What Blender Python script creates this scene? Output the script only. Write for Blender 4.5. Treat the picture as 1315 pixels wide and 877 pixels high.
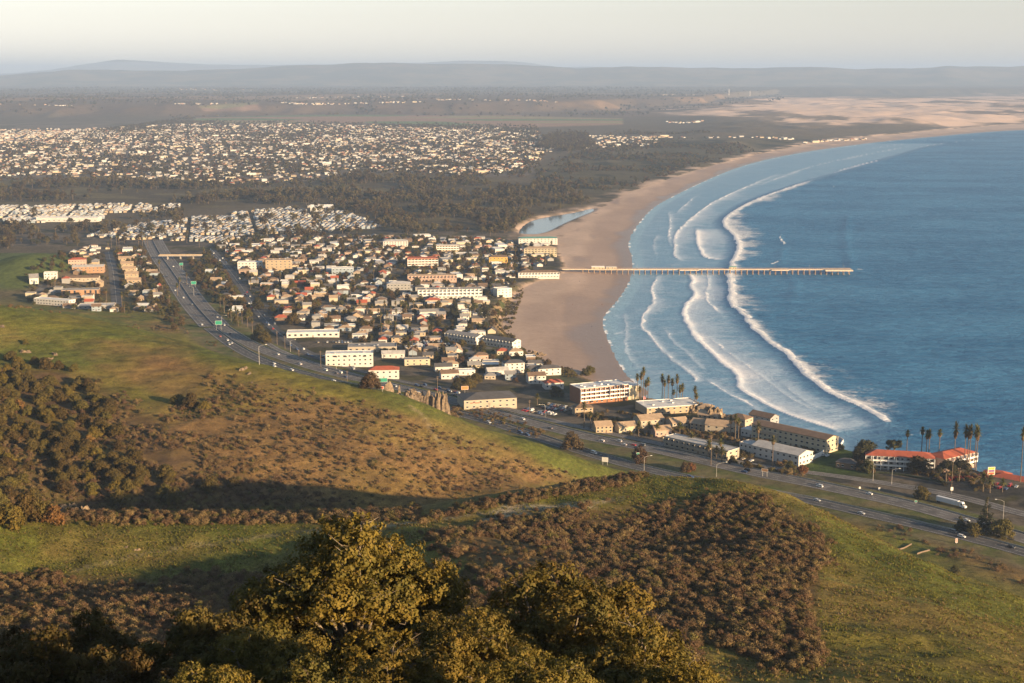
import bpy, math, random, bmesh
import numpy as np
from mathutils import Vector, Matrix

for _o in list(bpy.data.objects):
    bpy.data.objects.remove(_o)
SC = bpy.context.scene
COL = SC.collection
R = math.radians
random.seed(7)
rng = np.random.default_rng(7)

# ------------------------------------------------------------------ camera
F = 1826.0            # focal length in photo pixels (1315 wide)
CAMZ = 290.0
PITCH = math.atan((438.5 - 93.0) / F)
SP, CP = math.sin(PITCH), math.cos(PITCH)
cam_d = bpy.data.cameras.new("camera")
cam_d.lens = F / 1315.0 * 36.0
cam_d.sensor_width = 36.0
cam_d.clip_start = 0.5
cam_d.clip_end = 400000.0
cam = bpy.data.objects.new("camera", cam_d)
COL.objects.link(cam)
cam.location = (0, 0, CAMZ)
cam.rotation_euler = (math.pi / 2 - PITCH, 0, 0)
SC.camera = cam

# ------------------------------------------------------------------ light
SUN_EL = R(11.2)
SUN_V = Vector((0.78, -0.626, 0)).normalized()
SUN_V = Vector((SUN_V.x * math.cos(SUN_EL), SUN_V.y * math.cos(SUN_EL), math.sin(SUN_EL)))
world = bpy.data.worlds.new("World")
SC.world = world
world.use_nodes = True
wn = world.node_tree
bg = wn.nodes["Background"]
sky = wn.nodes.new("ShaderNodeTexSky")
sky.sky_type = 'NISHITA'
sky.sun_disc = False
sky.sun_elevation = SUN_EL
sky.sun_rotation = math.atan2(SUN_V.x, SUN_V.y)
sky.altitude = 200
sky.air_density = 1.0
sky.dust_density = 0.6
sky.ozone_density = 1.0
# the sky near the horizon is a paler, more neutral evening sky than the clear blue above it
hsv = wn.nodes.new("ShaderNodeHueSaturation")
hsv.inputs["Saturation"].default_value = 0.30
wn.links.new(sky.outputs[0], hsv.inputs["Color"])
tint = wn.nodes.new("ShaderNodeMix"); tint.data_type = 'RGBA'; tint.blend_type = 'MULTIPLY'; tint.inputs[0].default_value = 1.0
wn.links.new(hsv.outputs[0], tint.inputs[6]); tint.inputs[7].default_value = (1.015, 0.98, 0.95, 1)
wtc = wn.nodes.new("ShaderNodeTexCoord"); wsp = wn.nodes.new("ShaderNodeSeparateXYZ")
wn.links.new(wtc.outputs["Generated"], wsp.inputs[0])
wmr = wn.nodes.new("ShaderNodeMapRange"); wmr.interpolation_type = 'SMOOTHSTEP'
wn.links.new(wsp.outputs["Z"], wmr.inputs[0]); wmr.inputs[1].default_value = 0.04; wmr.inputs[2].default_value = 0.30
wmx = wn.nodes.new("ShaderNodeMix"); wmx.data_type = 'RGBA'
wn.links.new(wmr.outputs[0], wmx.inputs[0]); wn.links.new(tint.outputs[2], wmx.inputs[6]); wn.links.new(sky.outputs[0], wmx.inputs[7])
wn.links.new(wmx.outputs[2], bg.inputs[0])
bg.inputs[1].default_value = 0.064
sun_d = bpy.data.lights.new("sun", 'SUN')
sun_d.energy = 5.0
sun_d.angle = R(0.6)
sun_d.color = (1.0, 0.71, 0.41)
sun = bpy.data.objects.new("sun", sun_d)
COL.objects.link(sun)
sun.rotation_euler = (-SUN_V).to_track_quat('-Z', 'Y').to_euler()
SC.view_settings.view_transform = 'Standard'
SC.view_settings.look = 'None'
SC.view_settings.exposure = 1.42
SC.view_settings.gamma = 1.0
SC.view_settings.use_curve_mapping = False
SC.cycles.use_denoising = True
SC.cycles.max_bounces = 6
SC.cycles.diffuse_bounces = 2
SC.cycles.glossy_bounces = 2
SC.cycles.transmission_bounces = 3
SC.cycles.transparent_max_bounces = 8
SC.cycles.volume_bounces = 0

# ------------------------------------------------------------------ numbers
def ray(px, py):
    u = (np.asarray(px, float) - 657.5) / F
    v = (438.5 - np.asarray(py, float)) / F
    return u, CP + v * SP, -SP + v * CP

def on_plane(px, py, z=0.0):
    dx, dy, dz = ray(px, py)
    t = (z - CAMZ) / dz
    return np.stack([dx * t, dy * t], -1)

def project(x, y, z):
    x = np.asarray(x, float); y = np.asarray(y, float); z = np.asarray(z, float) - CAMZ
    dep = np.maximum(y * CP - z * SP, 1e-3)
    up = y * SP + z * CP
    return 657.5 + F * x / dep, 438.5 - F * up / dep

def sstep(a, b, x):
    t = np.clip((x - a) / (b - a), 0, 1)
    return t * t * (3 - 2 * t)

def _hash(ix, iy, s):
    h = (ix.astype(np.int64) * 374761393 + iy.astype(np.int64) * 668265263 + s * 1442695041) & 0xFFFFFFFF
    h = ((h ^ (h >> 13)) * 1274126177) & 0xFFFFFFFF
    return ((h ^ (h >> 16)) & 0xFFFF) / 65535.0

def vnoise(x, y, s=0):
    x = np.asarray(x, float); y = np.asarray(y, float)
    ix = np.floor(x); iy = np.floor(y)
    fx = x - ix; fy = y - iy
    fx = fx * fx * (3 - 2 * fx); fy = fy * fy * (3 - 2 * fy)
    a = _hash(ix, iy, s); b = _hash(ix + 1, iy, s); c = _hash(ix, iy + 1, s); d = _hash(ix + 1, iy + 1, s)
    return (a * (1 - fx) + b * fx) * (1 - fy) + (c * (1 - fx) + d * fx) * fy

def fbm(x, y, scale, octv=4, s=0):
    """about -1..1"""
    t = 0; amp = 1; tot = 0
    x = np.asarray(x, float) / scale; y = np.asarray(y, float) / scale
    for i in range(octv):
        t = t + amp * (vnoise(x, y, s + i * 17) * 2 - 1)
        tot += amp
        amp *= 0.5; x = x * 2.03 + 11.3; y = y * 2.03 - 7.7
    return t / tot * 1.6

def seg_dist(x, y, poly):
    """distance to a polyline, arclength parameter and signed side (left positive)"""
    x = np.asarray(x, float); y = np.asarray(y, float)
    best = np.full(x.shape, 1e18); par = np.zeros(x.shape); side = np.zeros(x.shape)
    for i in range(len(poly) - 1):
        ax, ay = poly[i]; bx, by = poly[i + 1]
        dx, dy = bx - ax, by - ay
        L = dx * dx + dy * dy
        t = np.clip(((x - ax) * dx + (y - ay) * dy) / L, 0, 1)
        d = (x - ax - t * dx) ** 2 + (y - ay - t * dy) ** 2
        m = d < best
        best = np.where(m, d, best); par = np.where(m, i + t, par)
        side = np.where(m, np.sign(dx * (y - ay) - dy * (x - ax)), side)
    return np.sqrt(best), par, side

def inside(x, y, poly):
    x = np.asarray(x, float); y = np.asarray(y, float)
    r = np.zeros(x.shape, bool)
    n = len(poly)
    for i in range(n):
        ax, ay = poly[i]; bx, by = poly[(i + 1) % n]
        if ay == by: continue
        c = ((ay > y) != (by > y)) & (x < (bx - ax) * (y - ay) / (by - ay) + ax)
        r ^= c
    return r

def soft(x, y, poly, w):
    d, _, _ = seg_dist(x, y, list(poly) + [poly[0]])
    return sstep(-w, w, np.where(inside(x, y, poly), d, -d))

# ------------------------------------------------------------------ coast
# inner edge of the beach / top of the bluff (photo pixel, ground height)
EDGE_PX = [(1700, 690, 22), (1315, 612, 21), (1262, 597, 20), (1200, 582, 20), (1110, 578, 20), (1083, 566, 20), (1040, 553, 20), (975, 541, 19),
           (938, 531, 17), (905, 522, 16), (868, 512, 15), (815, 505, 13), (792, 494, 12), (764, 484, 13), (738, 474, 14),
           (706, 461, 15), (676, 448, 15), (652, 425, 14), (640, 402, 13), (652, 384, 11), (664, 367, 8), (690, 357, 5),
           (716, 353, 5), (726, 342, 5), (716, 326, 4), (712, 312, 3), (724, 304, 3), (752, 287, 3), (770, 268, 3), (796, 250, 4),
           (838, 236, 4), (884, 220, 5), (934, 206, 5), (992, 193, 5), (1062, 178.5, 6), (1142, 172.5, 6), (1202, 166, 6), (1315, 157.5, 6), (1700, 147, 6)]
WATER_PX = [(1700, 690), (1315, 612), (1262, 596), (1200, 580), (1110, 575), (1083, 563), (1040, 549), (975, 536), (938, 524), (903, 514), (864, 508),
            (838, 505), (812, 491), (795, 470), (781, 440), (771, 410), (787, 392), (801, 375), (813, 350), (810, 328), (806, 310), (817, 290), (838, 266),
            (868, 250), (903, 233), (948, 214), (1000, 201), (1060, 191), (1130, 182), (1200, 175.5), (1260, 170), (1315, 166.5), (1700, 151.5)]

def resample(P, step):
    P = np.asarray(P, float)
    s = np.concatenate([[0], np.cumsum(np.hypot(np.diff(P[:, 0]), np.diff(P[:, 1])))])
    t = np.linspace(0, s[-1], max(2, int(s[-1] / step)))
    return np.stack([np.interp(t, s, P[:, k]) for k in range(P.shape[1])], -1)

def smooth_line(P, it=3):
    """corner cutting"""
    P = np.asarray(P, float)
    for _ in range(it):
        Q = [P[0]]
        for a, b in zip(P[:-1], P[1:]):
            Q += [a * 0.75 + b * 0.25, a * 0.25 + b * 0.75]
        Q.append(P[-1])
        P = np.array(Q)
    return P

EDGE = np.array([np.append(on_plane(p[0], p[1], p[2]), p[2]) for p in EDGE_PX])
WATER = np.array([on_plane(p[0], p[1], 0.0) for p in WATER_PX])
# at the cliffs the waterline lies a few metres out from the cliff top
for i in range(11):
    n = EDGE[min(i, 9)][:2]
    w = WATER[i]
    d, par, side = seg_dist(np.array([w[0]]), np.array([w[1]]), EDGE[:, :2])
    if d[0] < 12 or True:
        k = int(par[0]); a = EDGE[k, :2]; b = EDGE[k + 1, :2]
        t = (b - a) / np.hypot(*(b - a)); nn = np.array([t[1], -t[0]])     # seaward = right of the line going away
        q = a + (par[0] - k) * (b - a)
        WATER[i] = q + nn * 14
EDGE = smooth_line(EDGE, 2)
WATER = smooth_line(WATER, 2)
EDGE_XY = EDGE[:, :2]
land_e = [tuple(p) for p in EDGE_XY] + [(-60000, EDGE_XY[-1][1]), (-60000, -3000), (EDGE_XY[0][0] + 300, -3000)]
land_w = [tuple(p) for p in WATER] + [(-60000, WATER[-1][1]), (-60000, -3000), (WATER[0][0] + 300, -3000)]
land_e_far = [tuple(p) for p in EDGE_XY] + [(60000, EDGE_XY[-1][1] * 1.6), (60000, 90000), (-60000, 90000), (-60000, -3000), (EDGE_XY[0][0] + 300, -3000)]
land_w_far = [tuple(p) for p in WATER] + [(60000, WATER[-1][1] * 1.6), (60000, 90000), (-60000, 90000), (-60000, -3000), (WATER[0][0] + 300, -3000)]

def coast(x, y):
    de, pe, _ = seg_dist(x, y, EDGE_XY)
    e = np.where(inside(x, y, land_e_far), de, -de)
    dw, pw, _ = seg_dist(x, y, WATER)
    w = np.where(inside(x, y, land_w_far), dw, -dw)
    hE = np.interp(pe, np.arange(len(EDGE)), EDGE[:, 2])
    return e, w, hE, pw

LAGOON_PX = [(663, 300), (668, 290), (684, 281), (712, 276), (740, 272), (762, 266), (766, 270), (745, 278), (722, 288), (706, 297), (685, 302)]
LAGOON = [tuple(on_plane(px, py, 2.0)) for px, py in LAGOON_PX]
LAGOON = [tuple(p) for p in smooth_line(LAGOON + [LAGOON[0]], 2)]

# ------------------------------------------------------------------ highway lines (photo pixels at z = 22)
HZ = 22.0
HWY_WIDE = [(196, 300), (205, 320), (221, 345), (237, 370), (254, 395), (276, 419)]
HWY_FAR = [(276, 415), (320, 443), (370, 462), (430, 480), (490, 493), (545, 506), (600, 520), (680, 543), (760, 563), (850, 579), (960, 606),
           (1030, 619), (1100, 634), (1170, 649), (1260, 675), (1315, 692), (1500, 750)]
HWY_NEAR = [(268, 421), (303, 448), (350, 470), (420, 489), (480, 503), (545, 519), (640, 545), (715, 570), (780, 590), (850, 609), (960, 629),
            (1035, 642), (1100, 657), (1200, 680), (1315, 709), (1500, 765)]
def px_line(L, z):
    return smooth_line([on_plane(a, b, z) for a, b in L], 3)
HF = px_line(HWY_FAR, HZ); HN = px_line(HWY_NEAR, HZ); HW = px_line(HWY_WIDE, HZ)
HMID = smooth_line([on_plane(a, b, HZ) for a, b in HWY_WIDE[:-1]] +
                   [(on_plane(*p, HZ) + on_plane(*q, HZ)) / 2 for p, q in zip(HWY_FAR, HWY_NEAR)], 2)

# ------------------------------------------------------------------ hills: control points (photo px, py, distance y)
CTRL = [
 # spur, right grass
 (1100, 877, 270), (1300, 877, 285), (1250, 800, 365), (1315, 772, 425), (1100, 780, 355), (1000, 700, 430), (1180, 740, 425), (1420, 820, 410),
 (850, 613, 560), (950, 618, 545), (1000, 633, 525), (1060, 656, 505), (1120, 686, 482), (1200, 723, 460), (1260, 751, 445), (1500, 870, 400),
 (900, 620, 552), (750, 641, 500), (650, 657, 482), (560, 668, 470), (500, 690, 440), (700, 700, 430), (900, 700, 445), (850, 650, 505), (820, 626, 535),
 # meadow
 (200, 700, 454), (50, 692, 456), (0, 738, 424), (200, 740, 427), (350, 692, 458), (380, 735, 422), (-150, 720, 430),
 # shrub face
 (700, 760, 352), (800, 800, 326), (950, 780, 340), (1040, 800, 327), (900, 862, 268), (600, 745, 360), (650, 690, 425), (980, 860, 280),
 (100, 780, 372), (250, 770, 388), (450, 780, 368),
 # edge of the meadow above the gully
 (-150, 680, 450), (0, 672, 458), (100, 669, 470), (200, 664, 482), (300, 666, 482), (400, 664, 482), (500, 659, 488), (600, 641, 505), (700, 629, 525), (780, 619, 545),
 # left hill face
 (0, 640, 650), (0, 600, 690), (0, 560, 745), (0, 500, 830), (0, 450, 920), (0, 396, 1010), (-150, 640, 640), (-150, 500, 820), (-150, 385, 990),
 (100, 640, 668), (100, 605, 700), (100, 560, 750), (100, 500, 850), (100, 450, 935), (130, 411, 1040), (60, 402, 1025),
 (200, 640, 672), (200, 600, 712), (200, 540, 790), (200, 480, 890), (190, 424, 1000),
 (300, 642, 680), (300, 600, 716), (300, 540, 795), (300, 490, 875), (295, 458, 935), (250, 441, 975),
 (400, 645, 690), (400, 600, 730), (400, 550, 795), (400, 510, 850), (350, 471, 915), (420, 484, 900),
 (500, 643, 705), (500, 600, 745), (500, 550, 810), (490, 501, 895), (560, 526, 880),
 (600, 632, 745), (600, 590, 795), (600, 562, 835), (600, 546, 860), (650, 558, 865),
 (700, 621, 805), (700, 592, 838), (700, 571, 868), (780, 613, 856), (780, 598, 876), (806, 607, 884),
 (650, 640, 735), (700, 632, 760), (750, 625, 815),
]
cp = []
for a, b, d in CTRL:
    dx, dy, dz = ray(a, b)
    t = d / dy
    cp.append((dx * t, d, CAMZ + dz * t))
# gully floor, slopes down behind the crests, camera hill (world metres)
def colx(px, y, z):
    dep = y * CP + (CAMZ - z) * SP
    return ((px - 657.5) / F * dep, y, z)
for px, y, z in [(-150, 570, 92), (0, 580, 86), (100, 585, 81), (200, 590, 77), (300, 595, 73), (400, 600, 70), (500, 610, 67), (600, 650, 66), (700, 680, 60),
                 (780, 740, 47), (840, 780, 38),
                 (850, 660, 88), (950, 640, 88), (1050, 600, 85), (1130, 570, 80), (1220, 545, 74), (1300, 520, 68), (1450, 480, 62),
                 (900, 740, 50), (1000, 720, 48), (1100, 680, 46), (1200, 650, 42), (1300, 620, 38), (1450, 590, 34),
                 (850, 840, 28), (950, 800, 27), (1050, 765, 26), (1150, 735, 26), (1250, 705, 26), (1350, 670, 26), (1450, 640, 26),
                 (0, 1110, 100), (130, 1130, 80), (250, 1070, 75), (350, 1000, 72), (450, 960, 60), (560, 940, 48), (650, 925, 38), (740, 920, 30),
                 (0, 1200, 70), (130, 1230, 45), (250, 1180, 40), (350, 1090, 36), (450, 1040, 30), (-150, 1150, 80),
                 (0, 1320, 40), (130, 1340, 30), (-150, 1320, 45), (-150, 1500, 40)]:
    cp.append(colx(px, y, z))
cp += [(0, 0, 287.5), (-120, -10, 288), (140, -10, 215), (0, -60, 272), (160, -60, 195), (70, -30, 250), (-160, -60, 298), (0, 45, 266), (-60, 60, 256), (60, 60, 244), (0, 100, 241), (-60, 110, 236), (60, 110, 220),
       (0, 170, 200), (-90, 180, 203), (110, 180, 182), (0, 235, 176), (-120, 250, 182), (170, 60, 195), (200, 160, 162), (260, 150, 135), (240, 50, 160), (330, 0, 130), (300, 250, 110), (-170, 100, 245)]
for P in (HF[::10], HN[::10], HMID[::8]):
    for x, y in P:
        cp.append((x, y, HZ))
cp = np.array(cp)
# merge control points closer than 12 m
keep = []
for i in range(len(cp)):
    if all((cp[i, 0] - cp[j, 0]) ** 2 + (cp[i, 1] - cp[j, 1]) ** 2 > 144 for j in keep):
        keep.append(i)
cp = cp[keep]
_c2 = 28.0 ** 2
def _phi(x, y):
    return np.sqrt((x[..., None] - cp[:, 0]) ** 2 + (y[..., None] - cp[:, 1]) ** 2 + _c2)
_A = _phi(cp[:, 0], cp[:, 1])
_n = len(cp)
_S = np.zeros((_n + 3, _n + 3))
_S[:_n, :_n] = _A - np.eye(_n) * 1.2
_S[:_n, _n] = 1; _S[:_n, _n + 1] = cp[:, 0] / 500; _S[:_n, _n + 2] = cp[:, 1] / 500
_S[_n:, :_n] = _S[:_n, _n:].T
_wts = np.linalg.solve(_S, np.concatenate([cp[:, 2], [0, 0, 0]]))
def rbf(x, y):
    out = np.zeros(x.shape)
    fx, fy, fo = x.ravel(), y.ravel(), out.reshape(-1)
    for i in range(0, fx.size, 20000):
        a, b = fx[i:i + 20000], fy[i:i + 20000]
        fo[i:i + 20000] = _phi(a, b) @ _wts[:_n] + _wts[_n] + _wts[_n + 1] * a / 500 + _wts[_n + 2] * b / 500
    return out

HW_END = HMID[0]
def hwy_side(x, y):
    """metres past the highway on the town side (positive) / hill side (negative)"""
    d, par, side = seg_dist(x, y, HMID)
    # HMID runs from far-left to near-right: town (seaward) lies on its left
    return d * side

LOW_Y = [0, 1100, 1500, 1900, 2200, 2600, 3300, 4200, 7500, 9000, 60000]
LOW_Z = [22, 22, 21, 19, 14, 7, 7, 13, 18, 18, 18]
GREEN_HILL = [(-10, 372), (30, 372), (70, 352), (110, 340), (135, 338), (100, 327), (55, 322), (-10, 322)]

def height(x, y, detail=True):
    x = np.asarray(x, float); y = np.asarray(y, float)
    sh = x.shape
    x = np.atleast_1d(x).astype(float); y = np.atleast_1d(y).astype(float)
    e, w, hE, _ = coast(x, y)
    base = np.interp(y, LOW_Y, LOW_Z)
    inl = hE + (base - hE) * sstep(10, 260, e)
    # soft knoll with the house on it, beyond the left hill
    inl = inl + 32 * np.exp(-(((x + 640) / 85) ** 2 + ((y - 1890) / 105) ** 2))
    # mesa far off
    pxa, _ = project(x, y, np.full(x.shape, 18.0))
    edge_y = 9150 + 500 * fbm(x, y * 0.2, 1500, 3, 5) + 330 * np.abs(fbm(x, y * 0.3, 420, 3, 6)) + np.interp(pxa, [-200, 0, 250, 420, 600, 760, 900, 1000], [-300, -700, -100, 250, 100, 1000, 3000, 9000])
    mesa = sstep(0, 750, y - edge_y)
    inl = inl + mesa * (62 + 14 * fbm(x, y, 1800, 3, 9))
    inl = inl + sstep(2500, 4500, y) * 1.5 * fbm(x, y, 400, 3, 3)
    # dunes
    dn = sstep(4200, 6500, y) * sstep(840, 960, pxa) * sstep(60, 500, e) * (1 - sstep(13500, 16000, y))
    inl = inl + dn * (9 + 20 * np.abs(fbm(x + 0.4 * y, y, 520, 4, 21)) + 6 * fbm(x, y, 160, 3, 23))
    # hills
    near = y < 2300
    z = inl.copy()
    if near.any():
        s = hwy_side(x[near], y[near])
        r = rbf(x[near], y[near])
        k = sstep(26, 85, s)
        k = np.maximum(k, sstep(1500, 1750, y[near]))
        hill = 1 - sstep(-70, -20, s)
        if detail:
            hx, hy = x[near], y[near]
            r = r + hill * (1.6 * fbm(hx, hy, 60, 4, 31) + 0.5 * fbm(hx, hy, 9, 3, 37)) * sstep(60, 200, hy)
        flat = sstep(42, 24, np.abs(s))
        r = r * (1 - flat) + HZ * flat
        # soft floor so nothing dips under the coast plain
        r = np.maximum(r, 18.0)
        z[near] = r * (1 - k) + z[near] * k
    # bluff / beach / sea floor
    wid = np.clip(hE * 0.75, 3, 14)
    bluff = sstep(0, 1, np.clip(1 + (e + 1.0) / wid, 0, 1)) if False else sstep(-1, wid, e)
    if detail:
        bluff = sstep(-1, wid, e + sstep(6, 10, hE) * 2.2 * fbm(x, y, 16, 3, 41))
    beach = 0.15 + 2.6 * sstep(0, 90, w) + 0.0
    zb = np.where(w > 0, beach, np.maximum(-0.02 * np.abs(w) - 0.15 * sstep(0, 3, -w), -8.0))
    zz = zb + (z - zb) * bluff
    lg = soft(x, y, LAGOON, 5.0)
    zz = zz * (1 - lg) + 0.4 * lg
    return zz.reshape(sh)

# ------------------------------------------------------------------ object helpers
def link(o):
    COL.objects.link(o); return o
def tag(o, label=None, cat=None, group=None, kind=None):
    if label: o["label"] = label
    if cat: o["category"] = cat
    if group: o["group"] = group
    if kind: o["kind"] = kind
    return o
def empty(name, loc, rz=0.0):
    o = bpy.data.objects.new(name, None)
    o.empty_display_size = 0.5
    o.location = loc; o.rotation_euler = (0, 0, rz)
    return link(o)
def mesh_np(name, V, Fq, mats, smooth=False, attrs=None, midx=None, nv=4):
    """V (n,3), Fq (m,nv) numpy arrays"""
    me = bpy.data.meshes.new(name)
    V = np.ascontiguousarray(V, dtype=np.float32); Fq = np.ascontiguousarray(Fq, dtype=np.int32)
    me.vertices.add(len(V)); me.vertices.foreach_set("co", V.ravel())
    me.loops.add(Fq.size); me.loops.foreach_set("vertex_index", Fq.ravel())
    me.polygons.add(len(Fq))
    me.polygons.foreach_set("loop_start", np.arange(0, Fq.size, nv, dtype=np.int32))
    me.polygons.foreach_set("loop_total", np.full(len(Fq), nv, dtype=np.int32))
    for m in (mats if isinstance(mats, (list, tuple)) else [mats]):
        me.materials.append(m)
    if midx is not None:
        me.polygons.foreach_set("material_index", np.asarray(midx, dtype=np.int32))
    if smooth:
        me.polygons.foreach_set("use_smooth", np.ones(len(Fq), dtype=bool))
    if attrs:
        for k, v in attrs.items():
            v = np.asarray(v, dtype=np.float32)
            if v.ndim == 1:
                a = me.attributes.new(k, 'FLOAT', 'POINT'); a.data.foreach_set("value", v)
            else:
                a = me.attributes.new(k, 'FLOAT_COLOR', 'POINT'); a.data.foreach_set("color", v.ravel())
    me.update(calc_edges=True)
    return me
KIDS = {}
def obj(name, me, parent=None, loc=None):
    o = bpy.data.objects.new(name, me)
    if parent is not None: o.parent = parent; KIDS.setdefault(parent.name, []).append(o)
    if loc is not None: o.location = loc
    return link(o)
def grid_faces(nr, nc):
    i = np.arange((nr - 1) * nc).reshape(nr - 1, nc)[:, :-1]
    return np.stack([i, i + 1, i + nc + 1, i + nc], -1).reshape(-1, 4)

class MB:
    """collects boxes, prisms and tubes for ONE mesh"""
    def __init__(self): self.v = []; self.f = []; self.m = []
    def add(self, vs, fs, m=0):
        b = len(self.v); self.v += [tuple(p) for p in vs]
        for f in fs: self.f.append(tuple(b + i for i in f)); self.m.append(m)
        return self
    def box(self, x0, x1, y0, y1, z0, z1, m=0):
        return self.add([(x0, y0, z0), (x1, y0, z0), (x1, y1, z0), (x0, y1, z0), (x0, y0, z1), (x1, y0, z1), (x1, y1, z1), (x0, y1, z1)],
                        [(0, 3, 2, 1), (4, 5, 6, 7), (0, 1, 5, 4), (1, 2, 6, 5), (2, 3, 7, 6), (3, 0, 4, 7)], m)
    def prism(self, pts, z0, z1, m=0):
        n = len(pts)
        vs = [(x, y, z0) for x, y in pts] + [(x, y, z1) for x, y in pts]
        fs = [tuple(range(n - 1, -1, -1)), tuple(range(n, 2 * n))] + [(i, (i + 1) % n, n + (i + 1) % n, n + i) for i in range(n)]
        return self.add(vs, fs, m)
    def tube(self, pts, r0, r1=None, n=6, m=0, cap=True):
        r1 = r0 if r1 is None else r1
        pts = [Vector(p) for p in pts]; k = len(pts)
        b = len(self.v)
        for i, p in enumerate(pts):
            t = (pts[min(i + 1, k - 1)] - pts[max(i - 1, 0)]).normalized()
            a = t.orthogonal().normalized() if abs(t.z) < 0.99 else Vector((1, 0, 0))
            c = t.cross(a).normalized(); a = c.cross(t)
            r = r0 + (r1 - r0) * i / max(k - 1, 1)
            for j in range(n):
                w = 2 * math.pi * j / n
                self.v.append(tuple(p + (a * math.cos(w) + c * math.sin(w)) * r))
        for i in range(k - 1):
            for j in range(n):
                self.f.append((b + i * n + j, b + i * n + (j + 1) % n, b + (i + 1) * n + (j + 1) % n, b + (i + 1) * n + j)); self.m.append(m)
        if cap:
            self.f.append(tuple(b + j for j in range(n - 1, -1, -1))); self.m.append(m)
            self.f.append(tuple(b + (k - 1) * n + j for j in range(n))); self.m.append(m)
        return self
    def mesh(self, name, mats):
        me = bpy.data.meshes.new(name)
        me.from_pydata(self.v, [], self.f)
        for m in (mats if isinstance(mats, (list, tuple)) else [mats]): me.materials.append(m)
        if any(self.m): me.polygons.foreach_set("material_index", self.m)
        me.update(); return me
    def build(self, name, mats, parent=None, loc=None, bevel=0):
        o = obj(name, self.mesh(name, mats), parent, loc)
        return o
def copy_tree(o, parent=None):
    c = o.copy(); COL.objects.link(c)
    if parent is not None: c.parent = parent; KIDS.setdefault(parent.name, []).append(c)
    for ch in KIDS.get(o.name, []):
        copy_tree(ch, c)
    return c

# ------------------------------------------------------------------ materials
def new_mat(name):
    m = bpy.data.materials.new(name); m.use_nodes = True
    return m, m.node_tree, m.node_tree.nodes["Principled BSDF"]
def nd(nt, typ, **kw):
    n = nt.nodes.new(typ)
    for k, v in kw.items(): setattr(n, k, v)
    return n
def mixc(nt, fac, a, b):
    n = nd(nt, "ShaderNodeMix", data_type='RGBA')
    for s, v in ((0, fac), (6, a), (7, b)):
        if isinstance(v, bpy.types.NodeSocket): nt.links.new(v, n.inputs[s])
        elif s == 0: n.inputs[0].default_value = v
        else: n.inputs[s].default_value = (*v, 1)
    return n.outputs[2]
def noise(nt, scale, coord=None, detail=4, rough=0.6, dist=0.0):
    n = nd(nt, "ShaderNodeTexNoise")
    n.inputs["Scale"].default_value = scale; n.inputs["Detail"].default_value = detail
    n.inputs["Roughness"].default_value = rough; n.inputs["Distortion"].default_value = dist
    if coord is not None: nt.links.new(coord, n.inputs["Vector"])
    return n.outputs["Fac"]
def ramp(nt, fac, a, b):
    n = nd(nt, "ShaderNodeMapRange"); n.interpolation_type = 'SMOOTHSTEP'
    nt.links.new(fac, n.inputs[0]); n.inputs[1].default_value = a; n.inputs[2].default_value = b
    return n.outputs[0]
def math2(nt, op, a, b=None):
    n = nd(nt, "ShaderNodeMath", operation=op)
    for i, v in enumerate((a, b)):
        if v is None: continue
        if isinstance(v, bpy.types.NodeSocket): nt.links.new(v, n.inputs[i])
        else: n.inputs[i].default_value = v
    return n.outputs[0]
MATS = {}
def mat(name, col, rough=0.8, var=0.15, scale=0.4, metal=0.0, rnd=0.0, spec=0.5):
    """painted / plastered / plain surface with weathering noise; rnd: brightness change from object to object"""
    if name in MATS: return MATS[name]
    m, nt, b = new_mat(name)
    tc = nd(nt, "ShaderNodeTexCoord")
    n1 = noise(nt, scale, tc.outputs["Object"], 5, 0.65)
    d = tuple(c * (1 - var) for c in col); l = tuple(min(1, c * (1 + var * 0.6)) for c in col)
    c = mixc(nt, ramp(nt, n1, 0.3, 0.7), d, l)
    if rnd:
        oi = nd(nt, "ShaderNodeObjectInfo")
        hs = nd(nt, "ShaderNodeHueSaturation")
        mr = nd(nt, "ShaderNodeMapRange"); nt.links.new(oi.outputs["Random"], mr.inputs[0])
        mr.inputs[3].default_value = 1 - rnd; mr.inputs[4].default_value = 1 + rnd
        nt.links.new(mr.outputs[0], hs.inputs["Value"]); nt.links.new(c, hs.inputs["Color"]); c = hs.outputs[0]
    nt.links.new(c, b.inputs["Base Color"])
    b.inputs["Roughness"].default_value = rough; b.inputs["Metallic"].default_value = metal
    b.inputs["Specular IOR Level"].default_value = spec
    MATS[name] = m
    return m
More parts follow.
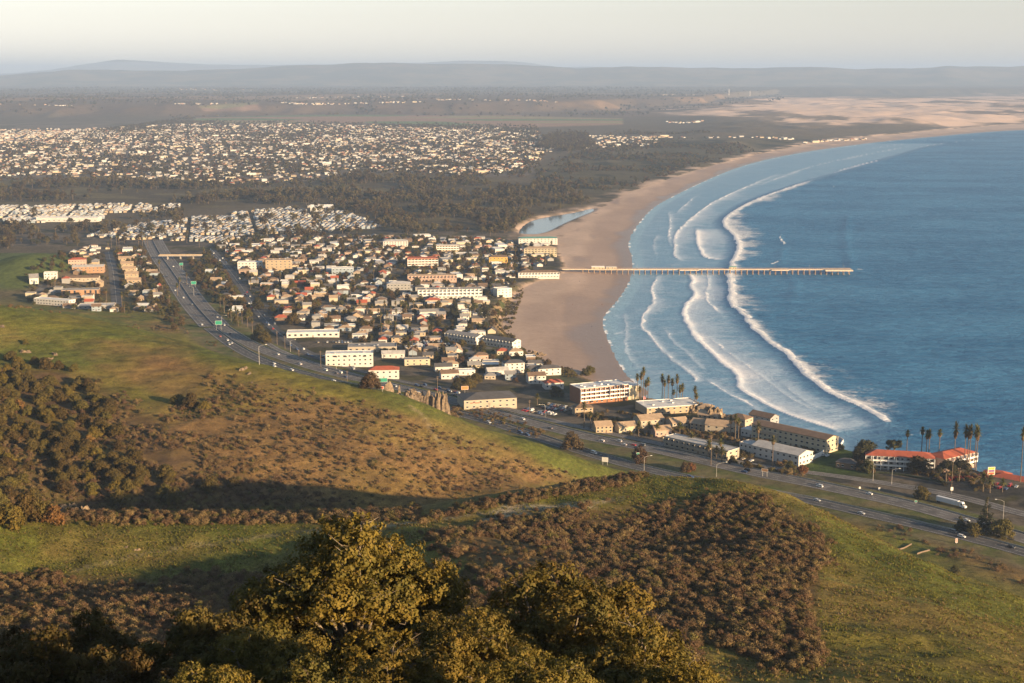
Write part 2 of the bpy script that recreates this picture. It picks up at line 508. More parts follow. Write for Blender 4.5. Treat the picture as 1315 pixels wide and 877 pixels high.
def leaf_mat(name, c1, c2, c3=None, scale=0.5, rnd=0.25, transl=0.25, hue=0.02):
    if name in MATS: return MATS[name]
    m, nt, b = new_mat(name)
    tc = nd(nt, "ShaderNodeTexCoord")
    n1 = noise(nt, scale, tc.outputs["Object"], 3, 0.6)
    c = mixc(nt, ramp(nt, n1, 0.38, 0.62), c1, c2)
    n2 = noise(nt, scale * 9, tc.outputs["Object"], 2, 0.6)
    if c3: c = mixc(nt, ramp(nt, n2, 0.55, 0.72), c, c3)
    oi = nd(nt, "ShaderNodeObjectInfo")
    hs = nd(nt, "ShaderNodeHueSaturation")
    mr = nd(nt, "ShaderNodeMapRange"); nt.links.new(oi.outputs["Random"], mr.inputs[0])
    mr.inputs[3].default_value = 1 - rnd; mr.inputs[4].default_value = 1 + rnd
    nt.links.new(mr.outputs[0], hs.inputs["Value"]); nt.links.new(c, hs.inputs["Color"])
    mr2 = nd(nt, "ShaderNodeMapRange"); nt.links.new(oi.outputs["Random"], mr2.inputs[0])
    mr2.inputs[3].default_value = 0.5 - hue; mr2.inputs[4].default_value = 0.5 + hue
    nt.links.new(mr2.outputs[0], hs.inputs["Hue"])
    nt.links.new(hs.outputs[0], b.inputs["Base Color"])
    b.inputs["Roughness"].default_value = 0.75; b.inputs["Specular IOR Level"].default_value = 0.25
    if transl:
        t = nd(nt, "ShaderNodeBsdfTranslucent"); nt.links.new(hs.outputs[0], t.inputs[0])
        mx = nd(nt, "ShaderNodeMixShader"); mx.inputs[0].default_value = transl
        nt.links.new(b.outputs[0], mx.inputs[1]); nt.links.new(t.outputs[0], mx.inputs[2])
        nt.links.new(mx.outputs[0], nt.nodes["Material Output"].inputs[0])
    MATS[name] = m
    return m

# ------------------------------------------------------------------ ground masks
def pxpoly(x, y, z, poly, w):
    px, py = project(x, y, z)
    return soft(px, py, poly, w)

RIDGE_PX = [(-60, 390), (0, 398), (60, 402), (130, 413), (190, 426), (250, 443), (295, 460), (350, 473), (420, 487), (490, 505), (560, 530), (600, 549), (650, 561), (700, 574), (780, 600), (806, 609)]
def ground_masks(x, y, z):
    px, py = project(x, y, z)
    e, w, hE, _ = coast(x, y)
    s = np.full(x.shape, 999.0)
    nr = y < 2300
    s[nr] = hwy_side(x[nr], y[nr])
    hill = (1 - sstep(-45, -28, s)) * (1 - sstep(1550, 1800, y))
    n1 = fbm(x, y, 45, 4, 51); n2 = fbm(x, y, 12, 3, 53); n3 = fbm(x, y, 140, 3, 57)
    # hill: 1 = dry/brown, 0 = green grass
    dry = 0.17 + 0.28 * n1 + 0.15 * n2
    j = 14 * fbm(x, y, 25, 3, 55)
    P = lambda poly, ww: soft(px + j, py + j * 0.6, poly, ww)
    dry = dry + 0.75 * P([(330, 530), (420, 505), (520, 525), (640, 560), (720, 605), (745, 622), (600, 640), (480, 655), (330, 640), (160, 620), (150, 540)], 14)
    dry = dry + 0.55 * P([(130, 470), (210, 455), (330, 475), (420, 495), (380, 520), (200, 510)], 12)
    dry = dry + 0.4 * P([(120, 440), (180, 420), (290, 462), (200, 470)], 8)
    dry = dry + 0.35 * P([(60, 690), (250, 680), (300, 700), (180, 730), (60, 725)], 14)
    dry = dry + 0.1 * P([(1060, 690), (1200, 730), (1315, 800), (1315, 900), (1050, 900)], 40)
    dry = dry - 0.35 * P([(0, 455), (70, 440), (120, 470), (60, 490), (-20, 480)], 10) - 0.3 * P([(480, 690), (560, 670), (600, 680), (520, 715)], 10)
    dry = dry - 0.25 * P([(1000, 640), (1060, 670), (1130, 720), (1315, 830), (1315, 790), (1060, 655)], 14)
    ridge, _, _ = seg_dist(px, py, RIDGE_PX)
    dry = dry - 0.5 * sstep(34, 8, ridge + j * .5) * (y > 600)
    dry = dry + 0.6 * P([(-40, 378), (40, 388), (130, 402), (200, 412), (245, 436), (190, 420), (130, 408), (60, 398), (-40, 394)], 4) * (y > 1050)
    # brush soil (dark litter under shrubs)
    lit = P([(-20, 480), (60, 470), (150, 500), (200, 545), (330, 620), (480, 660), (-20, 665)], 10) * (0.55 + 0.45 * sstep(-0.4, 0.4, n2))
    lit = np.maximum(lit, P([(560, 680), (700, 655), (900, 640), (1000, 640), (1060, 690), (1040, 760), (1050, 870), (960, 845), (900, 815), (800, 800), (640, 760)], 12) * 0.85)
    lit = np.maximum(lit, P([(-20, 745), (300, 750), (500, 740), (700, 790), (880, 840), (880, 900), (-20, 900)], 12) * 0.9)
    # far side of the ridge towards the highway: tan dry slope
    dry = dry + 0.5 * sstep(-75, -45, s) * (s < 0) * (y > 500) * sstep(-0.3, 0.5, n1 + 0.3)
    lit = lit * hill
    # verges and median
    verge = (np.abs(s) < 60) * 1.0
    # sand
    sand = sstep(1.5, -2.5, e + 3 * fbm(x, y, 20, 3, 61)) * 1.0
    jj = 10 * fbm(x, y, 300, 4, 63)
    dunes = soft(px + jj * 3, py + jj * 0.35, [(845, 146), (900, 147), (960, 152), (1010, 160), (1060, 162), (1110, 158), (1190, 162), (1330, 154), (1330, 121), (1200, 126), (1090, 126), (1000, 126), (940, 140), (880, 141)], 3.0)
    dveg = sstep(0.22, 0.55, fbm(x, y * 0.5, 420, 4, 65) + 0.25 * fbm(x, y, 120, 3, 66))
    fore = sstep(60, 10, e) * (y > 2500) * (e > 0)
    dune = np.maximum(dunes * (1 - 0.8 * dveg), fore * sstep(-0.2, 0.5, fbm(x, y, 60, 3, 67)) * 0.9)
    mouth = soft(px, py, [(655, 303), (662, 290), (690, 277), (765, 262), (800, 250), (795, 262), (760, 300), (715, 312)], 4)
    dune = np.maximum(dune, mouth * (1 - 0.75 * sstep(0.0, 0.4, fbm(x, y * 0.6, 40, 3, 69))) * (y < 3200))
    sand = np.maximum(sand, dune * (y > 1700))
    wet = sstep(52, 10, w + 16 * fbm(x, y, 70, 3, 71)) * (e < 0)
    wet = np.maximum(wet, 0.7 * sstep(.15, .45, fbm(x * 1.0, y * .22, 55, 3, 75)) * sstep(150, 90, w) * (e < 0))
    wet = np.maximum(wet, 0.55 * sstep(95, 55, w + 24 * fbm(x, y * 0.5, 90, 3, 73)) * (e < 0))
    # fields
    fld = soft(px, py, [(250, 151), (420, 147), (640, 149), (800, 152), (800, 160), (660, 164), (470, 158), (250, 158)], 1.2)
    fld = np.maximum(fld, soft(px, py, [(255, 136), (330, 131), (335, 142), (262, 143)], 2))
    fid = vnoise(x / 900 + 0.3 * y / 900, y / 420, 77)
    # vegetation: woods & scrub beyond the town
    wood = soft(px, py, [(-20, 232), (150, 228), (390, 235), (460, 222), (600, 226), (700, 240), (770, 250), (760, 265), (690, 280), (655, 298), (500, 296), (420, 265), (330, 262), (240, 270), (-20, 262)], 4)
    scrub = soft(px, py, [(690, 215), (760, 190), (860, 178), (1000, 178), (1060, 178), (980, 196), (890, 220), (800, 250), (740, 262), (690, 240)], 6) * (y > 2000)
    mesa = sstep(8800, 9200, y)
    urb = soft(px, py, [(-50, 158), (200, 156), (420, 158), (690, 162), (700, 200), (680, 225), (600, 228), (460, 222), (390, 235), (-50, 235)], 3)
    town = (s > 20) * (y < 2600) * (e > 2)
    # band colours
    def col(c): return np.array(c, float)
    C = np.zeros(x.shape + (3,))
    C[:] = (0.105, 0.085, 0.055)                      # default olive-brown lowland
    def mixin(m, c):
        m = np.clip(m, 0, 1)[..., None]; C[:] = C * (1 - m) + np.asarray(c, float) * m
    mixin(mesa, (0.12, 0.085, 0.055))
    mixin(mesa * sstep(0.1, 0.5, fbm(x, y, 900, 3, 81)), (0.22, 0.145, 0.085))
    mixin(sstep(13000, 17000, y), (0.12, 0.10, 0.07))
    mixin(urb, (0.145, 0.122, 0.098)); mixin(urb * sstep(0.1, 0.5, fbm(x, y, 130, 3, 83)) * 0.6, (0.07, 0.065, 0.035))
    mixin(scrub, (0.075, 0.065, 0.035)); mixin(scrub * sstep(-0.1, 0.35, fbm(x, y * 0.7, 90, 4, 85)), (0.028, 0.028, 0.016))  # darkest mottle paints the shadows among the scrub into the colour
    mixin(scrub * sstep(0.25, 0.55, fbm(x, y * 0.4, 150, 3, 86)) * 0.7, (0.14, 0.11, 0.06))
    mixin(wood, (0.075, 0.060, 0.034)); mixin(wood * sstep(0.0, 0.4, fbm(x, y, 80, 3, 87)) * 0.8, (0.125, 0.105, 0.05))
    C_f = np.where((fid < 0.35)[..., None], (0.13, 0.17, 0.07), np.where((fid < 0.65)[..., None], (0.27, 0.175, 0.12), (0.25, 0.22, 0.11)))
    m = np.clip(fld, 0, 1)[..., None]; C[:] = C * (1 - m) + C_f * m
    mixin(town, (0.12, 0.10, 0.075)); mixin(town * sstep(0.0, 0.3, fbm(x, y, 28, 3, 89)), (0.055, 0.052, 0.045)); mixin(town * sstep(0.1, 0.4, fbm(x, y, 30, 3, 90)) * 0.9, (0.06, 0.055, 0.024))
    # cliff face
    cliff = sstep(-2, 3, e) * sstep(17, 10, e) * sstep(6, 11, hE)
    mixin(cliff, (0.24, 0.17, 0.095)); mixin(cliff * sstep(0.0, 0.4, fbm(x, y, 18, 3, 93)) * (y > 1150), (0.065, 0.075, 0.028))
    bl = sstep(14, 22, e) * sstep(70, 40, e) * sstep(9, 12, hE) * (y > 1180) * (y < 1750)
    mixin(bl * 0.7, (0.08, 0.085, 0.035))
    grn = np.array((0.138, 0.122, 0.022)); drc = np.array((0.175, 0.105, 0.042))
    g2 = np.array((0.090, 0.100, 0.018))
    dm = np.clip(dry, 0, 1)[..., None]
    H = (grn * (1 - sstep(-0.1, 0.5, n3)[..., None]) + g2 * sstep(-0.1, 0.5, n3)[..., None]) * (1 - dm) + drc * dm
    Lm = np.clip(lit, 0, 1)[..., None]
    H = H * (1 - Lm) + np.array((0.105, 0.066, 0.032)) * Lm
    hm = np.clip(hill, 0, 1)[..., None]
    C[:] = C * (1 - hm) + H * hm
    # green knoll inland
    kn = soft(px, py, GREEN_HILL, 4) * (y > 1500) * (y < 2200)
    mixin(kn, (0.075, 0.095, 0.024))
    vg = (np.abs(s) < 33) * (y < 1750)
    V = np.clip(0.5 + 0.7 * n2, 0, 1)[..., None]
    m = vg.astype(float)[..., None]
    C[:] = C * (1 - m) + (np.array((0.085, 0.10, 0.028)) * (1 - V) + np.array((0.15, 0.12, 0.06)) * V) * m
    # slope above the pool wall etc is green
    gs = soft(px, py, [(1030, 600), (1085, 568), (1125, 575), (1120, 610), (1040, 612)], 5) * (s > 10) * (y < 1200)
    mixin(gs, (0.05, 0.075, 0.02))
    sd = np.array((0.52, 0.385, 0.295)); wsd = np.array((0.24, 0.165, 0.125))
    n5 = sstep(-0.5, 0.6, fbm(x, y * 0.4, 60, 3, 95))[..., None]
    S = (sd * (0.9 + 0.15 * n5)) * (1 - wet[..., None]) + wsd * wet[..., None]
    S = np.where(((dune > 0.4) & (y > 5000))[..., None], np.array((0.66, 0.48, 0.36)), S)
    sm = np.clip(sand, 0, 1)[..., None]
    C[:] = C * (1 - sm) + S * sm
    # foot trails, bare patches, painted shading of a hill fold
    def trail(pts, wpx, c, k=1.0):
        d, _, _ = seg_dist(px, py + 2 * n2, pts)
        mixin(sstep(wpx, wpx * 0.3, d) * k * hill, c)
    trail([(95, 733), (170, 715), (240, 702), (330, 690), (380, 684), (420, 680)], 3.0, (0.20, 0.165, 0.085), 0.8)
    trail([(420, 680), (520, 672), (600, 662), (660, 656), (720, 650), (800, 640)], 3.0, (0.23, 0.19, 0.12), 0.9)
    bare = P([(610, 667), (660, 657), (730, 648), (790, 643), (740, 655), (670, 665), (620, 672)], 4) * sstep(-0.3, 0.3, n2)
    mixin(bare * hill, (0.30, 0.25, 0.17))
    trail([(995, 735), (1060, 742), (1120, 755), (1180, 772), (1260, 785), (1315, 790)], 2.6, (0.13, 0.15, 0.04), 0.6)
    trail([(0, 432), (60, 428), (110, 425), (160, 432), (240, 445), (300, 460)], 2.5, (0.05, 0.065, 0.02), 0.5)  # no trail: shading along the hill fold, painted as a dark line
    for tl in ([(497, 535), (492, 565), (486, 596)], [(470, 532), (463, 560), (455, 590)], [(520, 550), (512, 580), (500, 610)], [(430, 520), (424, 548)]):
        trail(tl, 1.8, (0.07, 0.06, 0.02), 0.45)
    trail([(525, 520), (540, 530), (560, 560), (570, 580)], 2.5, (0.22, 0.17, 0.1), 0.6)
    rgb = np.concatenate([np.clip(C, 0, 1), np.ones(x.shape + (1,))], -1)
    tex = np.zeros(x.shape + (4,)); tex[..., 0] = hill * (1 - lit); tex[..., 1] = sm[..., 0]; tex[..., 2] = wet * sm[..., 0]; tex[..., 3] = 1
    return rgb, tex

def ground_material():
    m, nt, b = new_mat("ground")
    a = nd(nt, "ShaderNodeAttribute", attribute_name="col"); t = nd(nt, "ShaderNodeAttribute", attribute_name="tex")
    sep = nd(nt, "ShaderNodeSeparateColor"); nt.links.new(t.outputs["Color"], sep.inputs[0])
    geo = nd(nt, "ShaderNodeNewGeometry")
    pos = geo.outputs["Position"]
    fine = noise(nt, 0.9, pos, 5, 0.75)
    mid = noise(nt, 0.16, pos, 5, 0.65)
    big = noise(nt, 0.02, pos, 5, 0.65)
    # value variation
    k = math2(nt, 'ADD', math2(nt, 'MULTIPLY', fine, 0.7), math2(nt, 'ADD', math2(nt, 'MULTIPLY', mid, 0.8), math2(nt, 'MULTIPLY', big, 0.5)))
    k = math2(nt, 'SUBTRACT', k, 0.0)
    val = nd(nt, "ShaderNodeMapRange"); nt.links.new(k, val.inputs[0]); val.inputs[1].default_value = 0.72; val.inputs[2].default_value = 1.28
    val.inputs[3].default_value = 0.45; val.inputs[4].default_value = 1.55
    sandy = math2(nt, 'MULTIPLY', sep.outputs[1], 0.75)
    vv = nd(nt, "ShaderNodeMix", data_type='FLOAT'); nt.links.new(sandy, vv.inputs[0]); nt.links.new(val.outputs[0], vv.inputs[2]); vv.inputs[3].default_value = 1.0
    hs = nd(nt, "ShaderNodeHueSaturation"); nt.links.new(a.outputs["Color"], hs.inputs["Color"]); nt.links.new(vv.outputs[0], hs.inputs["Value"])
    # straw tufts on the grass
    st = ramp(nt, noise(nt, 0.55, pos, 4, 0.7), 0.52, 0.68)
    st = math2(nt, 'MULTIPLY', math2(nt, 'MULTIPLY', st, sep.outputs[0]), 0.45)
    c = mixc(nt, st, hs.outputs[0], (0.21, 0.15, 0.055))
    dk = ramp(nt, noise(nt, 0.35, pos, 4, 0.7), 0.60, 0.74)
    dk = math2(nt, 'MULTIPLY', math2(nt, 'MULTIPLY', dk, sep.outputs[0]), 0.45)
    c = mixc(nt, dk, c, (0.04, 0.055, 0.018))
    tuft = nd(nt, "ShaderNodeMapRange"); nt.links.new(noise(nt, 1.9, pos, 3, 0.8), tuft.inputs[0]); tuft.inputs[1].default_value = 0.34; tuft.inputs[2].default_value = 0.66; tuft.inputs[3].default_value = 0.42; tuft.inputs[4].default_value = 1.6
    spz = nd(nt, "ShaderNodeSeparateXYZ"); nt.links.new(pos, spz.inputs[0])
    ter = math2(nt, 'SINE', math2(nt, 'ADD', math2(nt, 'MULTIPLY', spz.outputs[2], 4.2), math2(nt, 'MULTIPLY', mid, 9.0)))
    ter = math2(nt, 'ADD', 1.0, math2(nt, 'MULTIPLY', ter, 0.10))
    h2 = nd(nt, "ShaderNodeHueSaturation"); nt.links.new(c, h2.inputs["Color"]); nt.links.new(math2(nt, 'MULTIPLY', tuft.outputs[0], ter), h2.inputs["Value"])
    c = mixc(nt, sep.outputs[0], c, h2.outputs[0])
    nt.links.new(c, b.inputs["Base Color"])
    rg = nd(nt, "ShaderNodeMapRange"); nt.links.new(sep.outputs[2], rg.inputs[0]); rg.inputs[3].default_value = 0.95; rg.inputs[4].default_value = 0.3
    nt.links.new(rg.outputs[0], b.inputs["Roughness"])
    b.inputs["Specular IOR Level"].default_value = 0.06
    bp = nd(nt, "ShaderNodeBump"); bp.inputs["Strength"].default_value = 0.7; bp.inputs["Distance"].default_value = 0.5
    hh = math2(nt, 'ADD', math2(nt, 'MULTIPLY', fine, 0.6), mid)
    nt.links.new(hh, bp.inputs["Height"]); nt.links.new(bp.outputs[0], b.inputs["Normal"])
    return m

# ------------------------------------------------------------------ terrain sheet
_ys = [-70.0]
while _ys[-1] < 62000:
    y_ = _ys[-1]
    _ys.append(y_ + (3.0 if y_ < 1100 else max(3.0, (y_ - 1100) * 0.0042 + 3.0)))
TY = np.array(_ys)
TU = np.linspace(-0.56, 0.56, 560)
gy, gu = np.meshgrid(TY, TU, indexing='ij')
gx = gu * (gy + 330)
gz = height(gx, gy)
_rgb, _tex = ground_masks(gx, gy, gz)
V = np.stack([gx, gy, gz], -1).reshape(-1, 3)
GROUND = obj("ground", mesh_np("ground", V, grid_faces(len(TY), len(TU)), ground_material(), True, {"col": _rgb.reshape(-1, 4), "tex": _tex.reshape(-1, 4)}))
tag(GROUND, "coastal ground of green hills, sandy beach, town flats and far plain", None, None, "structure")

def gheight(x, y):
    """height of the finished ground sheet"""
    x = np.asarray(x, float); y = np.asarray(y, float)
    i = np.clip(np.searchsorted(TY, y) - 1, 0, len(TY) - 2)
    fy = np.clip((y - TY[i]) / (TY[i + 1] - TY[i]), 0, 1)
    du = TU[1] - TU[0]
    def row(k):
        c = np.clip((x / (TY[k] + 330) - TU[0]) / du, 0, len(TU) - 1.001)
        j = c.astype(int); f = c - j
        return gz[k, j] * (1 - f) + gz[k, j + 1] * f
    return row(i) * (1 - fy) + row(i + 1) * fy
_RY = [60.0]
while _RY[-1] < 40000: _RY.append(_RY[-1] + max(3.0, _RY[-1] * 0.004))
_RY = np.array(_RY)
def at(px, py):
    """world point where the line of sight through a photo pixel first meets the ground"""
    dx, dy, dz = ray(px, py)
    zr = CAMZ + dz / dy * _RY
    hit = np.where(gheight(dx / dy * _RY, _RY) >= zr)[0]
    i = hit[0] if len(hit) else len(_RY) - 1
    a, b = _RY[max(i - 1, 0)], _RY[i]
    for _ in range(14):
        m = (a + b) / 2
        if float(gheight(dx / dy * m, m)) >= CAMZ + dz / dy * m: b = m
        else: a = m
    y = (a + b) / 2; x = dx / dy * y
    return Vector((float(x), float(y), float(gheight(x, y))))

# ------------------------------------------------------------------ mountains on the horizon
def mountain_mat():
    m, nt, b = new_mat("mountain_scrub")
    geo = nd(nt, "ShaderNodeNewGeometry")
    n1 = noise(nt, 0.0012, geo.outputs["Position"], 6, 0.65)
    c = mixc(nt, ramp(nt, n1, 0.4, 0.62), (0.05, 0.055, 0.035), (0.14, 0.115, 0.07))
    nt.links.new(c, b.inputs["Base Color"]); b.inputs["Roughness"].default_value = 1
    return m
MM = mountain_mat()
def range_mesh(name, label, dist, prof, depth, seed, rough):
    """prof: (photo px, photo py of the skyline)"""
    pxs = np.arange(-500, 1830, 5.0)
    ty = np.linspace(-1, 1, 40)
    P = np.array(prof, float)
    top = np.interp(pxs, P[:, 0], P[:, 1]) + 1.1 * fbm(pxs, pxs * 0, 55, 4, seed + 9)
    dx, dy, dz = ray(pxs, top)
    zt = CAMZ + dz / dy * dist
    X = (dx / dy * dist)[None, :] * (1 + ty[:, None] * depth / dist)
    Y = dist + ty[:, None] * depth + 0 * X
    prof_s = np.cos(np.clip(ty, -1, 1) * math.pi / 2)[:, None] ** 1.3
    rid = 1 - 0.34 * np.abs(fbm(X, Y, 2200, 5, seed)) * (1 - prof_s ** 6)
    Z = 12 + (zt[None, :] - 12 + 1.6 * rough * fbm(X[20:21], Y[20:21], 1700, 5, seed + 5)) * prof_s * rid
    V = np.stack([X, Y, Z], -1).reshape(-1, 3)
    o = obj(name, mesh_np(name, V, grid_faces(40, len(pxs)), MM, True))
    tag(o, label, None, None, "structure")
range_mesh("hills", "low blue range of hills on the far side of the valley", 26000,
           [(-500, 92), (0, 96), (90, 90), (170, 91), (260, 89), (300, 88), (340, 86), (430, 84), (470, 81.5), (500, 82), (560, 83), (600, 81.5), (650, 81), (700, 84), (740, 86.5), (800, 85.5), (850, 84.5), (910, 86), (980, 87),
            (1040, 85.5), (1100, 88), (1170, 88), (1200, 85.5), (1216, 83.5), (1240, 84.5), (1262, 84), (1300, 85), (1340, 84), (1500, 84), (1830, 90)], 3600, 101, 14)
range_mesh("hills", "faint pale mountain ridge rising highest on the skyline", 43000,
           [(-500, 95), (-60, 97), (20, 93), (60, 89), (95, 84.5), (125, 80.5), (152, 76.5), (175, 77.5), (200, 78.5), (235, 80.5), (262, 83), (300, 84), (330, 84), (420, 82), (560, 79.5), (600, 78), (650, 79.5), (720, 85), (1000, 90), (1830, 95)], 5200, 131, 10)

# ------------------------------------------------------------------ sea
BREAK = {  # photo pixels, front width, trailing foam width (seaward), strength, crest height
 "A": ([(1048, 229), (1000, 245), (960, 260), (934, 276), (925, 288), (941, 301), (948, 318), (938, 337), (933, 352), (936, 372), (935, 392), (952, 403), (962, 420), (990, 444), (1015, 460), (1040, 490), (1060, 505), (1110, 525), (1145, 548)], 5.5, 52, 1.0, 1.6),
 "B": ([(1000, 222), (934, 250), (909, 263), (878, 287), (864, 304), (867, 318), (864, 326), (875, 336)], 2.6, 9, .75, .5),
 "C": ([(893, 292), (894, 302), (895, 315), (900, 326), (908, 332), (930, 334)], 3.5, 16, .85, .7),
 "D": ([(858, 270), (861, 287), (857, 302), (862, 318)], 1.6, 4, .6, .3),
 "E": ([(881, 350), (889, 357), (885, 368), (893, 378), (882, 388), (874, 400), (877, 409), (885, 419), (889, 433), (909, 450), (926, 467), (944, 478), (948, 490), (950, 500), (975, 516), (1005, 530), (1050, 545), (1080, 556)], 3.4, 26, .85, .8),
 "F": ([(848, 351), (834, 371), (840, 388), (827, 402), (821, 418), (836, 433), (848, 448), (862, 462), (878, 474), (893, 484), (893, 492)], 1.8, 5, .7, .3),
 "G": ([(821, 418), (800, 425), (776, 434)], 1.2, 3, .35, .15),
 "I": ([(903, 484), (920, 497), (950, 514), (985, 532)], 1.6, 5, .55, .2),
 "J": ([(1137, 204), (1100, 212), (1063, 224)], 3.5, 9, .85, 1.0),
 "K": ([(1325, 172.5), (1260, 178), (1206, 185), (1168, 191)], 3, 6, .7, .6),
 "L": ([(1130, 196), (1060, 208), (1010, 224), (960, 243)], 2.2, 4, .5, .3),
 "A2": ([(845, 300), (838, 312), (842, 330)], 1.2, 3, .45, .2), "A3": ([(905, 345), (912, 362), (902, 380), (915, 395), (925, 405)], 1.8, 10, .6, .3), "A4": ([(905, 430), (930, 450), (960, 470), (985, 490), (1015, 512), (1050, 530)], 1.6, 8, .55, .25),
 "A5": ([(800, 400), (806, 420), (800, 445), (815, 470)], 1.1, 3, .45, .12), "A6": ([(850, 420), (866, 440), (885, 455), (905, 480)], 1.3, 4, .45, .15), "A7": ([(1180, 186), (1120, 196), (1050, 211), (1000, 226)], 2, 4, .45, .2), "A8": ([(895, 250), (880, 262), (866, 276)], 1.4, 4, .5, .2),
 "A9": ([(990, 480), (1030, 515), (1065, 530)], 1.5, 12, .45, .2), "A0": ([(1225, 176), (1170, 183), (1100, 193)], 2, 4, .45, .2),
 "N": ([(1010, 345), (1040, 346), (1090, 347), (1120, 344)], 4, 30, .5, .2),
 "O": ([(985, 340), (998, 336), (1004, 333)], 3, 10, .8, .6),
 "Q": ([(1135, 562), (1175, 556), (1190, 553)], 4, 14, .6, .5),
 "R": ([(1110, 228), (1126, 223)], 3, 8, .6, .5), "S": ([(1141, 237), (1147, 234)], 2, 6, .6, .4), "T": ([(1065, 241), (1075, 238)], 3, 10, .7, .5),
 "U": ([(1003, 296), (1000, 305), (1008, 318)], 2.5, 5, .6, .5), "W": ([(1030, 370), (1018, 388)], 1.6, 3, .55, .5),
}
SWELL = [[(1090, 275), (1085, 300), (1090, 330), (1095, 350)], [(1005, 318), (1000, 345), (1025, 365), (1015, 390)], [(1120, 215), (1180, 225), (1210, 215)], [(1160, 560), (1120, 535), (1080, 512)]]
spx = np.concatenate([np.arange(730, 1340, 1.5), np.linspace(1345, 2600, 60)])
spy = np.concatenate([np.linspace(100, 150, 30), np.arange(151, 640, 1.3), np.linspace(642, 900, 40)])
gpy, gpx = np.meshgrid(spy, spx, indexing='ij')
W2 = on_plane(gpx, gpy, 0.0)
sx, sy = W2[..., 0], W2[..., 1]
e_, w_, _, _ = coast(sx, sy)
foam = np.zeros(sx.shape); crest = np.zeros(sx.shape); trailm = np.zeros(sx.shape)
wob = 5 * fbm(sx, sy, 26, 3, 201)
for k, (pts, wf, wt, st, ch) in BREAK.items():
    L = smooth_line([on_plane(a, b, 0) for a, b in pts], 2)
    d, par, side = seg_dist(sx, sy, L)
    # seaward = right-hand (larger x / lower y) side
    seg = np.clip(par.astype(int), 0, len(L) - 2)
    tx = (L[1:, 0] - L[:-1, 0])[seg]; ty_ = (L[1:, 1] - L[:-1, 1])[seg]
    q = L[0] - L[-1]
    sg = side * (1 if (L[-1][1] < L[0][1]) else -1)     # far -> near lines have the sea on their left
    sd_ = d * sg + wob * 0.35
    endf = sstep(0, 4.5, par) * sstep(0, 4.5, len(L) - 1 - par)
    front = sstep(-1.2, 0.3, sd_) * sstep(wf * 2.4, wf * 0.6, sd_ + 0.5 * wob)
    modul = 0.55 + 0.45 * sstep(-0.5, 0.3, fbm(sx, sy, 60, 2, 203))
    wt2 = wt * 1.7 * (0.5 + 0.9 * sstep(-0.6, 0.7, fbm(sx, sy * 0.5, 130, 2, 205)))
    tr = sstep(-2.0, 1.0, sd_) * np.exp(-np.maximum(sd_, 0) / wt2)
    foam = np.maximum(foam, st * modul * front * endf)
    trailm = np.maximum(trailm, st * tr * endf * (0.75 + 0.25 * sstep(-.4, .4, fbm(sx, sy, 40, 3, 207))))
    crest = np.maximum(crest, ch * np.exp(-((sd_ - wf * 0.6) / (wf * 1.2)) ** 2) * endf)
for pts in SWELL:
    L = smooth_line([on_plane(a, b, 0) for a, b in pts], 2)
    d, par, side = seg_dist(sx, sy, L)
    crest = np.maximum(crest, 0.9 * np.exp(-(d / 9) ** 2) * sstep(0, 2, par) * sstep(0, 2, len(L) - 1 - par))
# lace of old foam inside the surf zone
LA = smooth_line([on_plane(a, b, 0) for a, b in [(1325, 172), (1206, 184), (1137, 204)] + BREAK["A"][0][1:]], 1)
_w0 = int(np.argmin(np.hypot(WATER[:, 0] - on_plane(1110, 574, 0)[0], WATER[:, 1] - on_plane(1110, 574, 0)[1])))
pa = [tuple(p) for p in LA] + [tuple(p) for p in WATER[_w0:]]
zone = soft(sx, sy, pa, 22) * (sy < 6000) + 0.0
